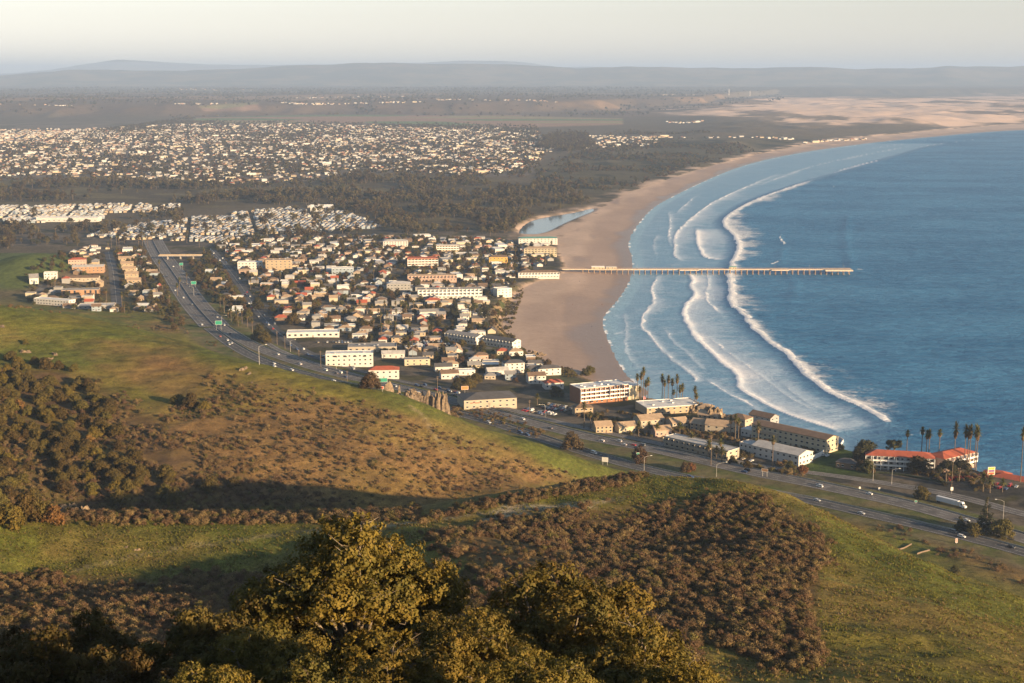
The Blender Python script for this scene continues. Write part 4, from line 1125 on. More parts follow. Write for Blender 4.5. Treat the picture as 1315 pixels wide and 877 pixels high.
B("shed", "pale blue roofed shed standing alone near the highway trees", "shed", 182, 396, 12, 10, 4, 0, 'gable', 'blue', 'white', 1, 3, 1, rise=1.2, noun="the blue shed")
for i, (a, b) in enumerate([(160, 338), (163, 345), (166, 352), (169, 359), (172, 367)]):
    B("townhouse", ["farthest", "fourth", "middle", "second", "nearest"][i] + " tan townhouse in the stepped row beside the street", "townhouse", a, b, 17, 11, 7, 10, 'gable', 'tan', 'tan', 2, 3, 2, rise=2.4, noun="the stepped townhouses", group="stepped row of tan townhouses")
B("church", "white church complex with tall gable at the edge of the grove", "church", 413, 272, 46, 22, 9, 4, 'gable', 'white', 'white', 1, 7, 3, rise=5, noun="the white church")
B("hotel", "grey and white mansard hotel in the middle of town", "hotel", 512, 376, 30, 17, 11, 4, 'hip', 'grey', 'pale', 3, 7, 3, rise=2.6, noun="the mansard hotel")
B("shop", "pale blue fronted shop near the tan hotel", "shop", 440, 352, 30, 14, 8, 4, 'flat', 'blue', 'white', 2, 6, 3, noun="the blue fronted shop")
B("hotel", "white three gabled hotel behind the terracotta hotel", "hotel", 508, 317, 40, 16, 9, 4, 'hip', 'white', 'pale', 3, 9, 3, rise=2.5, noun="the hotel behind the terracotta hotel")
B("hotel", "cream flat hotel two blocks in from the pier", "hotel", 575, 323, 36, 15, 9, 4, 'flat', 'cream', 'pale', 3, 8, 3, noun="the cream town hotel", balcony='white')
B("hotel", "tan stepped apartment hotel along the terracotta hotel street", "hotel", 555, 362, 66, 14, 8, 5, 'flat', 'pink', 'tan', 2, 14, 3, noun="the stepped apartment hotel", balcony=True)
HEROES_NAMED = [h for h in HEROES if h[3].startswith("the ")]

# ------------------------------------------------------------------ labels: single each thing out by what stands nearest
ORD = ["nearest", "second", "third", "fourth", "fifth", "sixth", "seventh", "eighth", "ninth", "tenth", "eleventh", "twelfth", "thirteenth", "fourteenth", "fifteenth",
       "sixteenth", "seventeenth", "eighteenth", "nineteenth", "twentieth"]
def relation(x, y):
    best = None
    for hx, hy, r, n, *_ in HEROES_NAMED:
        d = math.hypot(x - hx, y - hy)
        if best is None or d < best[0]: best = (d, hx, hy, n)
    d, hx, hy, n = best
    dx, dy = x - hx, y - hy
    if abs(dx) > abs(dy) * 0.7: rel = "seaward of" if dx > 0 else "inland of"
    else: rel = "beyond" if dy > 0 else "before"
    return rel, n, d
def label_all(items, group):
    """items: (object, phrase); equal phrases are told apart by their order from the landmark"""
    bins = {}
    for o, ph in items:
        rel, n, d = relation(o.location.x, o.location.y)
        bins.setdefault((ph, rel, n), []).append((d, o))
    for (ph, rel, n), L in bins.items():
        L.sort(key=lambda q: q[0])
        for i, (d, o) in enumerate(L):
            lb = (ORD[min(i, 19)] + " " if len(L) > 1 else "") + f"{ph} {rel} {n}"
            if len(lb.split()) > 16: lb = lb.replace("parked ", "").replace(" roof ", " ").replace("sedan car", "sedan")
            if len(lb.split()) > 16: lb = lb.replace("driving ", "").replace(" with white roof", "")
            o["label"] = lb
            o["group"] = group

# ------------------------------------------------------------------ ordinary houses on the street grid
TOWN = [(258, 326), (300, 306), (330, 296), (420, 292), (520, 300), (600, 305), (655, 300), (705, 316), (712, 330), (662, 366), (645, 400), (625, 440), (672, 452), (705, 474), (700, 490), (655, 492),
        (600, 492), (540, 470), (470, 448), (440, 436), (400, 420), (352, 410), (330, 405), (298, 404), (276, 372)]
LEFTC = [(30, 352), (60, 330), (118, 316), (196, 322), (214, 360), (208, 400), (160, 402), (40, 392)]
def in_any(px, py, polys):
    return any(bool(inside(np.array([px]), np.array([py]), P)[0]) for P in polys)
def clear_pts(P, pad, rd):
    P = np.asarray(P); k = np.ones(len(P), bool)
    for hx, hy, r, n, w, d, a in HEROES:
        dx, dy = P[:, 0] - hx, P[:, 1] - hy
        u = dx * math.cos(a) + dy * math.sin(a); v = -dx * math.sin(a) + dy * math.cos(a)
        k &= ~((np.abs(u) < w / 2 + pad) & (np.abs(v) < d / 2 + pad))
    for L, w in ((HF, 8), (HN, 7), (HW, 17), (FR, 5), (PR, 6), (LS, 6)):
        k &= seg_dist(P[:, 0], P[:, 1], L[::3])[0] - w > rd
    return P[k]
def clear_of_heroes(x, y, pad):
    for hx, hy, r, n, w, d, a in HEROES:
        dx, dy = x - hx, y - hy
        u = dx * math.cos(a) + dy * math.sin(a); v = -dx * math.sin(a) + dy * math.cos(a)
        if abs(u) < w / 2 + pad and abs(v) < d / 2 + pad: return False
    return True
# streets
sv = []
for X in range(-900, 140, 78): sv.append(('y', X))
for Y in range(1180, 2460, 118): sv.append(('x', Y))
def street_runs():
    runs = []
    for ax, c in sv:
        cur = []
        rngs = np.arange(1150, 2480, 8) if ax == 'y' else np.arange(-900, 150, 8)
        for q in rngs:
            x, y = (c, q) if ax == 'y' else (q, c)
            z = float(gheight(x, y)); px, py = project(x, y, z)
            ok = in_any(float(px), float(py), [TOWN, LEFTC]) and clear_of_heroes(x, y, 7) and road_dist(x, y) > 2
            if ok: cur.append((x, y))
            else:
                if len(cur) > 7: runs.append(cur)
                cur = []
        if len(cur) > 7: runs.append(cur)
    return runs
STREETS = street_runs()
for i, rn in enumerate(STREETS):
    o = road("street", None, rn, 9.0, (), False, asph2 if i % 3 else asph, lift=0.12 + 0.004 * (i % 9) + (0.05 if abs(rn[0][0] - rn[-1][0]) > 5 else 0))
WC = ["white", "cream", "beige", "white", "grey", "pink", "tan", "beige", "blue", "brown", "tan", "cream", "grey"]
RC = ["grey", "brown", "red", "pale", "tan", "dark", "brown", "grey", "dark", "tan"]
RCN = {"grey": "grey", "brown": "brown", "red": "red tiled", "pale": "pale", "tan": "tan", "dark": "dark", "white": "white"}
SH = [(12, 8.5, 3.0, 'gable', 2.6), (10, 8, 5.4, 'gable', 2.4), (13.5, 9.5, 3.0, 'hip', 2.6), (11, 9, 5.8, 'flat', 0), (16, 10, 3.6, 'flat', 0), (10, 8.5, 3.0, 'hip', 2.4), (11, 9, 5.4, 'hip', 2.2), (14, 8, 2.8, 'gable', 2.4)]
spots = []
for bx in range(-900, 140, 78):
    for col_ in (0, 1):
        X = bx + 6 + (15 if col_ == 0 else 57)
        for Y in np.arange(1150, 2480, 15.0):
            if (Y - 1180) % 118 < 13 or (Y - 1180) % 118 > 108: continue
            x = X + random.uniform(-4, 4); y = Y + random.uniform(-2.5, 2.5)
            spots.append((x, y, math.pi / 2 if random.random() < .55 else 0.0))
            if random.random() < 0.5: spots.append((X + 19 + random.uniform(-3, 3), y, 0.0))
sp = []
for x, y, rz in spots:
    z = float(gheight(x, y)); px, py = project(x, y, z)
    if not in_any(float(px), float(py), [TOWN, LEFTC]): continue
    e, w_, _, _ = coast(np.array([x]), np.array([y]))
    if bool(inside(np.array([float(px)]), np.array([float(py)]), GREEN_HILL)[0]): continue
    if e[0] < 18 or not clear_of_heroes(x, y, 9) or road_dist(x, y) < 9: continue
    if random.random() < 0.10: continue
    sp.append((x, y, z, rz + R(random.uniform(2, 9))))
sp.sort(key=lambda q: q[1])
HOUSE_XY = [(q[0], q[1]) for q in sp]
def house_parts(t, s, wm, rm, detail):
    w, d, h, rf, rise = SH[s]
    obj("wall", wall_mesh(w, d, h, rf, rise, wm), t); obj("roof", roof_mesh(w, d, h, rf, rise, rm), t)
    if detail:
        n = 2 if h > 5 else 1
        for f in range(n):
            for x in (-.3, .3): wire(t, "window", pane_mesh(1.5, 1.3), x * w, -d / 2, .9 + 2.9 * f)
            wire(t, "window", pane_mesh(1.5, 1.3), w / 2, 0.5, .9 + 2.9 * f, math.pi / 2)
        wire(t, "door", door_mesh(), 0, -d / 2, 0)
        if rf != 'flat' and s % 2 == 0:
            wire(t, "chimney", cached('chim', lambda: MB().box(-.45, .45, -.45, .45, 0, 2.6).mesh("chimney", W["brick"])), w * .25, d * .2, h + .4)
lab = []
protos = {}
FAR_H = []
for i, (x, y, z, rz) in enumerate(sp):
    s = random.randrange(len(SH)); wm = random.choice(WC); rm = random.choice(RC)
    if SH[s][3] == 'flat': rm = random.choice(["white", "pale", "grey", "white"])
    if i >= 285: FAR_H.append((x, y, z, rz)); continue
    key = (s, wm, rm, i < 90)
    if key not in protos:
        t = empty("house", (x, y, z + .3), rz); protos[key] = t; house_parts(t, s, wm, rm, i < 90)
    else:
        t = copy_tree(protos[key]); t.location = (x, y, z + .3); t.rotation_euler = (0, 0, rz)
    t["category"] = "house"
    shape = {'gable': "gabled", 'hip': "hip roofed", 'flat': "flat roofed"}[SH[s][3]]
    lab.append((t, f"{wm} {shape} house with {RCN[rm]} roof"))
label_all(lab, "houses on the town streets")
# ------------------------------------------------------------------ instanced masses (stuff)
def scatter(name, label, pts, scl, rotz, idx, meshes, kind="stuff", tilt=None):
    """ONE object: points carrying copies of a few small meshes through geometry nodes"""
    pts = np.asarray(pts, np.float32)
    me = bpy.data.meshes.new(name)
    me.vertices.add(len(pts)); me.vertices.foreach_set("co", pts.ravel())
    s = np.asarray(scl, np.float32)
    if s.ndim == 1: s = np.stack([s, s, s], -1)
    a = me.attributes.new("s", 'FLOAT_VECTOR', 'POINT'); a.data.foreach_set("vector", s.ravel())
    r = np.zeros((len(pts), 3), np.float32); r[:, 2] = rotz
    a = me.attributes.new("r", 'FLOAT_VECTOR', 'POINT'); a.data.foreach_set("vector", r.ravel())
    a = me.attributes.new("k", 'INT', 'POINT'); a.data.foreach_set("value", np.asarray(idx, np.int32))
    o = obj(name, me)
    c = bpy.data.collections.new(name + "_kinds")
    for i, m in enumerate(meshes):
        c.objects.link(bpy.data.objects.new("%s_kind_%02d" % (name, i), m))
    ng = bpy.data.node_groups.new(name, 'GeometryNodeTree')
    ng.interface.new_socket("Geometry", in_out='INPUT', socket_type='NodeSocketGeometry')
    ng.interface.new_socket("Geometry", in_out='OUTPUT', socket_type='NodeSocketGeometry')
    gi = ng.nodes.new("NodeGroupInput"); go = ng.nodes.new("NodeGroupOutput")
    ip = ng.nodes.new("GeometryNodeInstanceOnPoints"); ci = ng.nodes.new("GeometryNodeCollectionInfo")
    ci.inputs[0].default_value = c; ci.inputs[1].default_value = True; ci.inputs[2].default_value = True
    mp = ng.nodes.new("GeometryNodeMeshToPoints")
    def attr(nm, t):
        n = ng.nodes.new("GeometryNodeInputNamedAttribute"); n.data_type = t; n.inputs[0].default_value = nm
        return n.outputs[0]
    L = ng.links.new
    L(gi.outputs[0], mp.inputs["Mesh"]); L(mp.outputs[0], ip.inputs["Points"]); L(ci.outputs[0], ip.inputs["Instance"])
    ip.inputs["Pick Instance"].default_value = True
    L(attr("k", 'INT'), ip.inputs["Instance Index"]); L(attr("r", 'FLOAT_VECTOR'), ip.inputs["Rotation"]); L(attr("s", 'FLOAT_VECTOR'), ip.inputs["Scale"])
    L(ip.outputs[0], go.inputs[0])
    md = o.modifiers.new("copies", 'NODES'); md.node_group = ng
    tag(o, label, None, None, kind)
    return o

# ------------------------------------------------------------------ foliage
def leaf_cloud(lobes, n_clump, n_leaf, leaf, seed, clump_r=0.5, up=0.25, stretch=1.0):
    """lobes: (x,y,z,rx,ry,rz). leaf quads in clumps over the lobes' surfaces -> V, F"""
    g = np.random.default_rng(seed)
    Ls = np.array(lobes, float)
    area = Ls[:, 3] * Ls[:, 4] + Ls[:, 4] * Ls[:, 5] + Ls[:, 3] * Ls[:, 5]
    li = g.choice(len(Ls), n_clump, p=area / area.sum())
    d = g.normal(size=(n_clump, 3)); d[:, 2] += up; d /= np.linalg.norm(d, axis=1)[:, None]
    rad = 1.0 - 0.45 * g.random(n_clump) ** 2.2
    c = Ls[li, :3] + d * Ls[li, 3:] * rad[:, None]
    cr = clump_r * (0.6 + 0.9 * g.random(n_clump))
    n = n_clump * n_leaf
    ci = np.repeat(np.arange(n_clump), n_leaf)
    off = g.normal(size=(n, 3)); off /= np.linalg.norm(off, axis=1)[:, None]
    p = c[ci] + off * (cr[ci] * g.random(n) ** 0.5)[:, None] * np.array([1, 1, 0.8])
    nor = d[ci] * 0.9 + off * 0.7 + g.normal(size=(n, 3)) * 0.45
    nor /= np.linalg.norm(nor, axis=1)[:, None]
    t = np.cross(nor, g.normal(size=(n, 3))); t /= np.linalg.norm(t, axis=1)[:, None]
    b = np.cross(nor, t)
    s = leaf * (0.6 + 0.8 * g.random(n))[:, None]
    t *= s * stretch; b *= s * 0.62
    V = np.stack([p - t, p - b, p + t, p + b], 1).reshape(-1, 3)
    return V, np.arange(n * 4).reshape(-1, 4)
def dome_lobes(R_, H, n, seed, zlo=0.25, lob=0.42):
    g = np.random.default_rng(seed); out = []
    for i in range(n):
        a = 2.399 * i + g.uniform(-.5, .5); q = math.sqrt((i + .5) / n)
        if n > 30 and g.random() < .22: continue
        r = R_ * (1 - lob * 0.75) * q
        z = H * (zlo + (1 - zlo - 0.18) * (1 - q ** 2.2) * g.uniform(.75, 1.0) + 0.04)
        s = R_ * lob * g.uniform(.6, 1.35)
        k_ = 1.0 if n < 30 else 1.6
        r *= 1 + k_ * g.uniform(-.15, .15); z *= 1 + k_ * g.uniform(-.1, .1)
        out.append((r * math.cos(a), r * math.sin(a), z, s, s, s * g.uniform(.62, .85)))
    return out
def mesh_merge(name, parts, mats):
    """parts: list of (V, F4, material index)"""
    Vs, Fs, Ms = [], [], []; nb = 0
    for V, F4, m in parts:
        Vs.append(np.asarray(V, float)); Fs.append(np.asarray(F4) + nb); Ms.append(np.full(len(F4), m)); nb += len(V)
    return mesh_np(name, np.concatenate(Vs), np.concatenate(Fs), mats, False, None, np.concatenate(Ms))
def tubes_np(paths, n=5):
    """paths: list of ([(x,y,z,r)...]) -> quads"""
    Vs, Fs = [], []; nb = 0
    for P in paths:
        for i, q in enumerate(P):
            p = Vector(q[:3]); a_ = Vector(P[max(i - 1, 0)][:3]); b_ = Vector(P[min(i + 1, len(P) - 1)][:3])
            t = (b_ - a_).normalized(); a = t.orthogonal().normalized(); c = t.cross(a)
            for j in range(n):
                w = 2 * math.pi * j / n
                Vs.append(p + (a * math.cos(w) + c * math.sin(w)) * q[3])
        for i in range(len(P) - 1):
            for j in range(n):
                Fs.append((nb + i * n + j, nb + i * n + (j + 1) % n, nb + (i + 1) * n + (j + 1) % n, nb + (i + 1) * n + j))
        nb += len(P) * n
    return np.array([tuple(v) for v in Vs]), np.array(Fs)
def limb_paths(lobes, base_r, H0, seed, twig=0):
    g = random.Random(seed); P = []
    P.append([(0, 0, -1.2, base_r * 1.25), (0.05 * H0, 0, H0 * .5, base_r), (0, .05 * H0, H0, base_r * .85)])
    for i, l in enumerate(lobes):
        x, y, z = l[:3]
        m = (x * .45 + g.uniform(-.3, .3), y * .45 + g.uniform(-.3, .3), H0 + (z - H0) * .4)
        P.append([(0, 0, H0 * .8, base_r * .5), (*m, base_r * .32), (x, y, z, base_r * .14)])
        for k in range(twig):
            e = (x + g.uniform(-1, 1) * l[3] * 1.05, y + g.uniform(-1, 1) * l[4] * 1.05, z + g.uniform(-.2, 1.1) * l[5])
            mm = tuple((a + b) / 2 + g.uniform(-.25, .25) for a, b in zip((x, y, z), e))
            P.append([(x, y, z, base_r * .13), (*mm, base_r * .06), (*e, base_r * .02)])
    return P
bark = mat("bark", (0.13, 0.095, 0.065), 0.95, 0.3, 2.0)
pale_bark = mat("lichen_bark", (0.19, 0.15, 0.105), 0.95, 0.35, 1.5)
oak_l = leaf_mat("oak_leaf", (0.165, 0.116, 0.018), (0.095, 0.080, 0.015), (0.21, 0.135, 0.035), 0.35, 0.08, 0.25, 0.005)
oak_d = leaf_mat("dark_oak_leaf", (0.070, 0.056, 0.013), (0.105, 0.076, 0.017), (0.14, 0.08, 0.028), 0.3, 0.3)
rust_l = leaf_mat("rust_leaf", (0.22, 0.105, 0.03), (0.16, 0.09, 0.03), (0.10, 0.07, 0.02), 0.6, 0.15)
sage_l = leaf_mat("sage_leaf", (0.195, 0.122, 0.056), (0.135, 0.092, 0.041), (0.275, 0.185, 0.095), 1.2, 0.35)
sage_g = leaf_mat("green_brush_leaf", (0.088, 0.076, 0.020), (0.125, 0.090, 0.028), (0.18, 0.12, 0.05), 1.2, 0.3)
euc_l = leaf_mat("grove_leaf", (0.050, 0.042, 0.017), (0.085, 0.060, 0.024), (0.11, 0.07, 0.03), 0.2, 0.35, 0.15)
str_l = leaf_mat("town_tree_leaf", (0.050, 0.056, 0.018), (0.080, 0.064, 0.020), (0.11, 0.085, 0.03), 0.4, 0.35)
con_l = leaf_mat("conifer_leaf", (0.026, 0.030, 0.013), (0.050, 0.044, 0.016), (0.075, 0.055, 0.02), 0.5, 0.25, 0.1)
palm_l = leaf_mat("palm_leaf", (0.10, 0.092, 0.022), (0.065, 0.068, 0.018), (0.15, 0.11, 0.04), 0.8, 0.15, 0.2)
palm_skirt = mat("dead_frond", (0.19, 0.125, 0.06), 0.95, 0.3, 1.0)
ice_l = leaf_mat("red_groundcover", (0.30, 0.035, 0.025), (0.20, 0.03, 0.02), (0.10, 0.04, 0.02), 0.8, 0.1, 0.1)

def tree_thing(name, label, cat, crown_me, trunk_me, loc, rz=0, sc=1.0, group=None):
    t = empty(name, loc, rz); tag(t, label, cat, group); t.scale = (sc, sc, sc)
    obj("crown", crown_me, t); obj("trunk", trunk_me, t)
    return t
def make_tree(key, R_, H, nl, nc, nleaf, leaf, leafm, barkm, seed, trunk_h=.3, base_r=.35, twig=0, clump=.5, zlo=.25, lob=.42):
    lobes = dome_lobes(R_, H, nl, seed, zlo, lob)
    V, F4 = leaf_cloud(lobes, nc, nleaf, leaf, seed, clump)
    cm = mesh_np("crown", V, F4, leafm)
    Vt, Ft = tubes_np(limb_paths(lobes, base_r, H * trunk_h, seed, twig))
    return cm, mesh_np("trunk", Vt, Ft, barkm)
# ---- the big oaks right below the viewpoint
big = [make_tree('a', 8.4, 13.5, 64, 2500, 36, 0.115, oak_l, pale_bark, 11, .28, .42, 4, .42, .18, .23),
       make_tree('b', 8.0, 11.5, 58, 2300, 36, 0.115, oak_l, pale_bark, 12, .28, .38, 4, .42, .15, .24),
       make_tree('c', 5.6, 8.0, 34, 1500, 36, 0.115, oak_d, bark, 13, .25, .3, 3, .42, .1, .28)]
def put_big(k, px, top, y, label, rz, sc, dz=0):
    dx, dy, dz_ = ray(px, top)
    x = float(dx / dy * y); ztop = float(CAMZ + dz_ / dy * y)
    g = float(gheight(x, y)); H = [13.5, 11.5, 8.0][k] * sc
    z = min(ztop - H * 0.93, g + 0.6)
    return tree_thing("oak_tree", label, "oak tree", big[k][0], big[k][1], (x, y, z), rz, sc, "oaks on the slope below the viewpoint")
put_big(0, 452, 652, 98, "tallest golden oak with twisted pale limbs in the middle of the nearest slope", .4, 1.22)
put_big(1, 715, 735, 94, "broad golden oak spreading beside the tallest oak", 1.9, 1.22)
put_big(0, 820, 800, 84, "olive oak at the outer end of the oak clump over the brush", 3.1, .82)
put_big(1, 600, 800, 74, "golden oak low in the gap between the two largest oaks", 4.4, .72)
put_big(2, 330, 745, 96, "olive oak on the shaded flank of the tallest oak", 1.1, 1.1)
put_big(0, 505, 835, 66, "nearest low golden oak in front of the tallest oak", 2.2, .55)
put_big(1, 700, 850, 62, "nearest low oak crown below the broad golden oak", 5.1, .58)
put_big(2, 240, 790, 80, "dark green oak in shade beside the nearest slope", .2, .9)
put_big(2, 120, 775, 100, "deep shaded oak with the darkest crown in the corner thicket", 2.9, 1.05)
put_big(2, 20, 770, 94, "oak with yellow green sunlit edge at the frame corner", 4.0, .9)
put_big(2, 170, 850, 66, "lowest shaded oak bush at the bottom of the thicket", 5.3, .7)
put_big(1, 330, 815, 76, "broad olive oak low between the twisted oak and the thicket", 2.4, .74)
put_big(0, 880, 852, 76, "outermost small oak below the brush covered slope", 1.2, .5)
put_big(1, 260, 862, 58, "dusky oak crown closing the bottom of the thicket", .9, .5)
put_big(2, 60, 830, 72, "dark oak bush low in the shaded corner thicket", 1.6, .9)
put_big(2, 400, 860, 60, "dim oak bush below the twisted pale limbs", 3.7, .62)

# ---- brush
def shrub_mesh(seed, R_, H, leafm, n=80, nl=10, leaf=.11):
    V, F4 = leaf_cloud(dome_lobes(R_, H, 6, seed, .2, .5), n, nl, leaf, seed, .34)
    g = random.Random(seed); P = [[(0, 0, -.5, .06), (g.uniform(-.4, .4), g.uniform(-.4, .4), H * .5, .04), (g.uniform(-.8, .8) * R_, g.uniform(-.8, .8) * R_, H * .95, .015)] for _ in range(5)]
    Vt, Ft = tubes_np(P, 4)
    return mesh_merge("shrub", [(V, F4, 0), (Vt, Ft, 1)], [leafm, bark])
SHRUB = [shrub_mesh(21, 1.35, 1.6, sage_l), shrub_mesh(22, 1.2, 1.8, sage_l), shrub_mesh(23, 1.5, 1.5, sage_l), shrub_mesh(24, 1.3, 1.7, sage_g), shrub_mesh(25, 1.1, 1.3, sage_g), shrub_mesh(26, 1.25, 1.9, sage_l)]
def sample(x0, x1, y0, y1, n, fn):
    x = rng.uniform(x0, x1, n); y = rng.uniform(y0, y1, n)
    z = gheight(x, y); px, py = project(x, y, z)
    k = fn(x, y, px, py) > rng.random(n)
    return np.stack([x[k], y[k], z[k]], -1)
def poly_p(px, py, P, w=5): return soft(px, py, P, w)
SP1 = [(545, 690), (640, 668), (700, 655), (760, 650), (860, 652), (905, 632), (950, 630), (985, 640), (1005, 668), (1055, 690), (1062, 720), (1040, 750), (1050, 800), (1055, 865), (1000, 868), (960, 842), (905, 815), (880, 850), (760, 850), (600, 760)]
SPL = [(-30, 742), (60, 735), (110, 752), (190, 752), (240, 738), (320, 738), (360, 748), (520, 720), (620, 750), (900, 840), (900, 900), (-30, 900)]
FACE = [(-20, 470), (100, 470), (150, 480), (240, 470), (330, 500), (350, 520), (340, 570), (420, 600), (520, 640), (640, 622), (740, 612), (700, 592), (660, 565), (620, 552), (640, 590), (560, 600), (480, 590), (420, 600), (380, 640), (300, 660), (-20, 668)]
def spur_f(x, y, px, py):
    n = sstep(-0.9, 0.0, fbm(x, y, 9, 3, 301)) * 0.9 + .1
    n2 = sstep(-.55, -.15, fbm(x, y, 38, 3, 303))
    v = poly_p(px + 16 * fbm(x, y, 16, 3, 305), py + 9 * fbm(x, y, 14, 3, 306), SP1, 9) * (.15 + .85 * n2) * 0.9
    v = np.maximum(v, poly_p(px, py, SPL, 6) * 0.9 * (y > 105))
    v = np.maximum(v, poly_p(px, py, [(540, 664), (640, 640), (720, 625), (800, 612), (830, 612), (800, 625), (700, 642), (600, 660), (540, 672)], 2) * .8)
    v = np.maximum(v, poly_p(px, py, [(70, 662), (200, 655), (330, 660), (480, 655), (540, 650), (540, 668), (400, 672), (200, 675), (80, 674)], 2) * .9)
    return v * (y < 620)
def face_f(x, y, px, py):
    d = sstep(-.1, .5, fbm(x, y, 30, 3, 311) + .25)
    v = poly_p(px + 8 * fbm(x, y, 25, 2, 313), py, FACE, 12) * d * .8
    v = np.maximum(v, poly_p(px, py, [(-20, 560), (150, 590), (330, 615), (480, 650), (520, 662), (-20, 672)], 6) * .95)
    v = np.maximum(v, .34 * poly_p(px, py, [(290, 465), (420, 490), (560, 530), (700, 580), (620, 640), (400, 640), (300, 560)], 10))
    v = v * sstep(16, 30, seg_dist(px, py, RIDGE_PX)[0] + 10 * fbm(x, y, 30, 2, 315))
    v = np.maximum(v, .5 * poly_p(px, py, [(590, 515), (650, 535), (700, 555), (690, 562), (630, 545), (585, 525)], 3))
    return v * (y > 560) * (y < 1150)
S1 = sample(-190, 150, 100, 620, 80000, spur_f)
S2 = sample(-330, 80, 560, 1150, 60000, face_f)
S4 = sample(-760, -150, 1000, 1500, 16000, lambda x, y, px, py: .55 * poly_p(px, py, [(-40, 376), (40, 386), (140, 400), (205, 410), (300, 452), (240, 438), (190, 424), (130, 410), (60, 400), (-40, 394)], 3) * sstep(-.4, .1, fbm(x, y, 30, 3, 319)))
S3 = sample(130, 330, 600, 820, 9000, lambda x, y, px, py: .75 * poly_p(px, py, [(1100, 668), (1150, 672), (1180, 692), (1240, 705), (1290, 725), (1330, 745), (1330, 760), (1250, 735), (1190, 706), (1140, 690)], 3) * sstep(-.3, .2, fbm(x, y, 14, 2, 321)))
SH_ALL = np.concatenate([S1, S2, S3, S4])
ds = SH_ALL[:, 1] + 0 * SH_ALL[:, 0]
vis = project(SH_ALL[:, 0], SH_ALL[:, 1], SH_ALL[:, 2])
# 290 of the nearest brush shrubs as things of their own, the rest as one mass
order = np.argsort(ds + 1e4 * ((vis[0] < 5) | (vis[0] > 1310) | (vis[1] > 868)))
near_i = order[:290]; rest_i = order[290:]
sp_ = empty  # (kept short)
proto_s = {}
for n_, i in enumerate(near_i):
    x, y, z = SH_ALL[i]; k = random.randrange(6)
    s = .45 + .95 * random.random() ** 1.7
    o = bpy.data.objects.new("shrub", SHRUB[k]); COL.objects.link(o)
    o.location = (x, y, z - .05); o.rotation_euler = (0, 0, random.uniform(0, 6.28)); o.scale = (s, s, s * random.uniform(.85, 1.15))
    green = k in (3, 4)
    tag(o, "olive green shrub among the brown brush on the nearest slopes" if green else "brown sage shrub on the brush covered nearest slopes", "shrub", "brush shrubs on the nearest slopes")
nr = len(rest_i)
scatter("brush", "dense brown sage brush covering the hillsides", SH_ALL[rest_i] - np.array([0, 0, .05]), np.where(SH_ALL[rest_i][:, 1] > 560, .28 + 1.2 * rng.random(nr) ** 2.6, .42 + .95 * rng.random(nr) ** 1.7)[:, None] * np.stack([np.ones(nr), np.ones(nr), rng.uniform(.8, 1.15, nr)], -1), rng.uniform(0, 6.28, nr), rng.choice(6, nr, p=[.22, .2, .2, .13, .1, .15]), SHRUB)
print("shrubs", len(SH_ALL))

# ---- grass tufts on the nearest slopes
def tuft_mesh(seed, m):
    g = np.random.default_rng(seed); Vs = []
    for i in range(9):
        a = g.uniform(0, 6.28); r = g.uniform(0, .28); h = g.uniform(.16, .36); w = g.uniform(.05, .11)
        x, y = r * math.cos(a), r * math.sin(a); lx, ly = g.uniform(-.16, .16, 2)
        Vs += [(x - w * math.sin(a), y + w * math.cos(a), -.05), (x + w * math.sin(a), y - w * math.cos(a), -.05), (x + lx + w * .3, y + ly, h), (x + lx - w * .3, y + ly, h)]
    return mesh_np("tuft", np.array(Vs), np.arange(36).reshape(-1, 4), m)
gr1 = leaf_mat("grass_blade", (0.150, 0.142, 0.022), (0.105, 0.115, 0.018), (0.18, 0.145, 0.045), 2.0, 0.3, 0.3, .01); gr2 = leaf_mat("straw_blade", (0.22, 0.155, 0.06), (0.17, 0.12, 0.045), (0.12, 0.10, 0.03), 2.0, 0.3, 0.3, .01)
TUFT = [tuft_mesh(151, gr1), tuft_mesh(152, gr1), tuft_mesh(153, gr2), tuft_mesh(154, gr2)]
GP = [(-30, 672), (300, 668), (520, 664), (700, 632), (840, 612), (950, 618), (1060, 656), (1200, 722), (1330, 772), (1330, 890), (860, 890), (880, 830), (1040, 860), (1050, 780), (1055, 690), (980, 640), (860, 655), (640, 680), (560, 690), (480, 745), (-30, 750)]
gt = sample(-200, 230, 200, 620, 190000, lambda x, y, px, py: poly_p(px, py, GP, 4) * (.25 + .75 * sstep(-.3, .3, fbm(x, y, 7, 3, 371))))
nr = len(gt); ks = np.where(rng.random(nr) < .12 + .42 * sstep(-.2, .4, fbm(gt[:, 0], gt[:, 1], 45, 3, 51)), rng.integers(2, 4, nr), rng.integers(0, 2, nr))
scatter("grass", "tufts of green and straw coloured grass on the nearest slopes", gt, rng.uniform(.6, 1.8, nr), rng.uniform(0, 6.28, nr), ks, TUFT)
print("tufts", nr)
# ---- oaks of the wooded hollow on the left hill
hol = [make_tree('h%d' % i, 4.6, 6.8, 13, 340, 16, 0.30, [oak_d, oak_d, oak_d, oak_l][i], bark, 40 + i, .22, .25, 1, .75, .15, .42) for i in range(4)]
rustt = make_tree('r', 3.0, 5.2, 9, 180, 14, .24, rust_l, bark, 46, .2, .18, 1, .6, .15, .45)
def wood_f(x, y, px, py):
    return np.maximum(poly_p(px, py, [(-20, 470), (40, 462), (90, 470), (110, 490), (150, 520), (160, 570), (190, 610), (170, 625), (-20, 615)], 6), .35 * poly_p(px, py, [(-20, 600), (200, 610), (330, 630), (300, 655), (-20, 660)], 6)) * (y > 560) * (y < 1000)
cand = sample(-330, -60, 560, 1000, 4000, wood_f)
pick = []
for p in cand:
    if all((p[0] - q[0]) ** 2 + (p[1] - q[1]) ** 2 > 5.2 ** 2 for q in pick): pick.append(p)
print("hollow oaks", len(pick))
pick = pick[:150]
tr_items = []
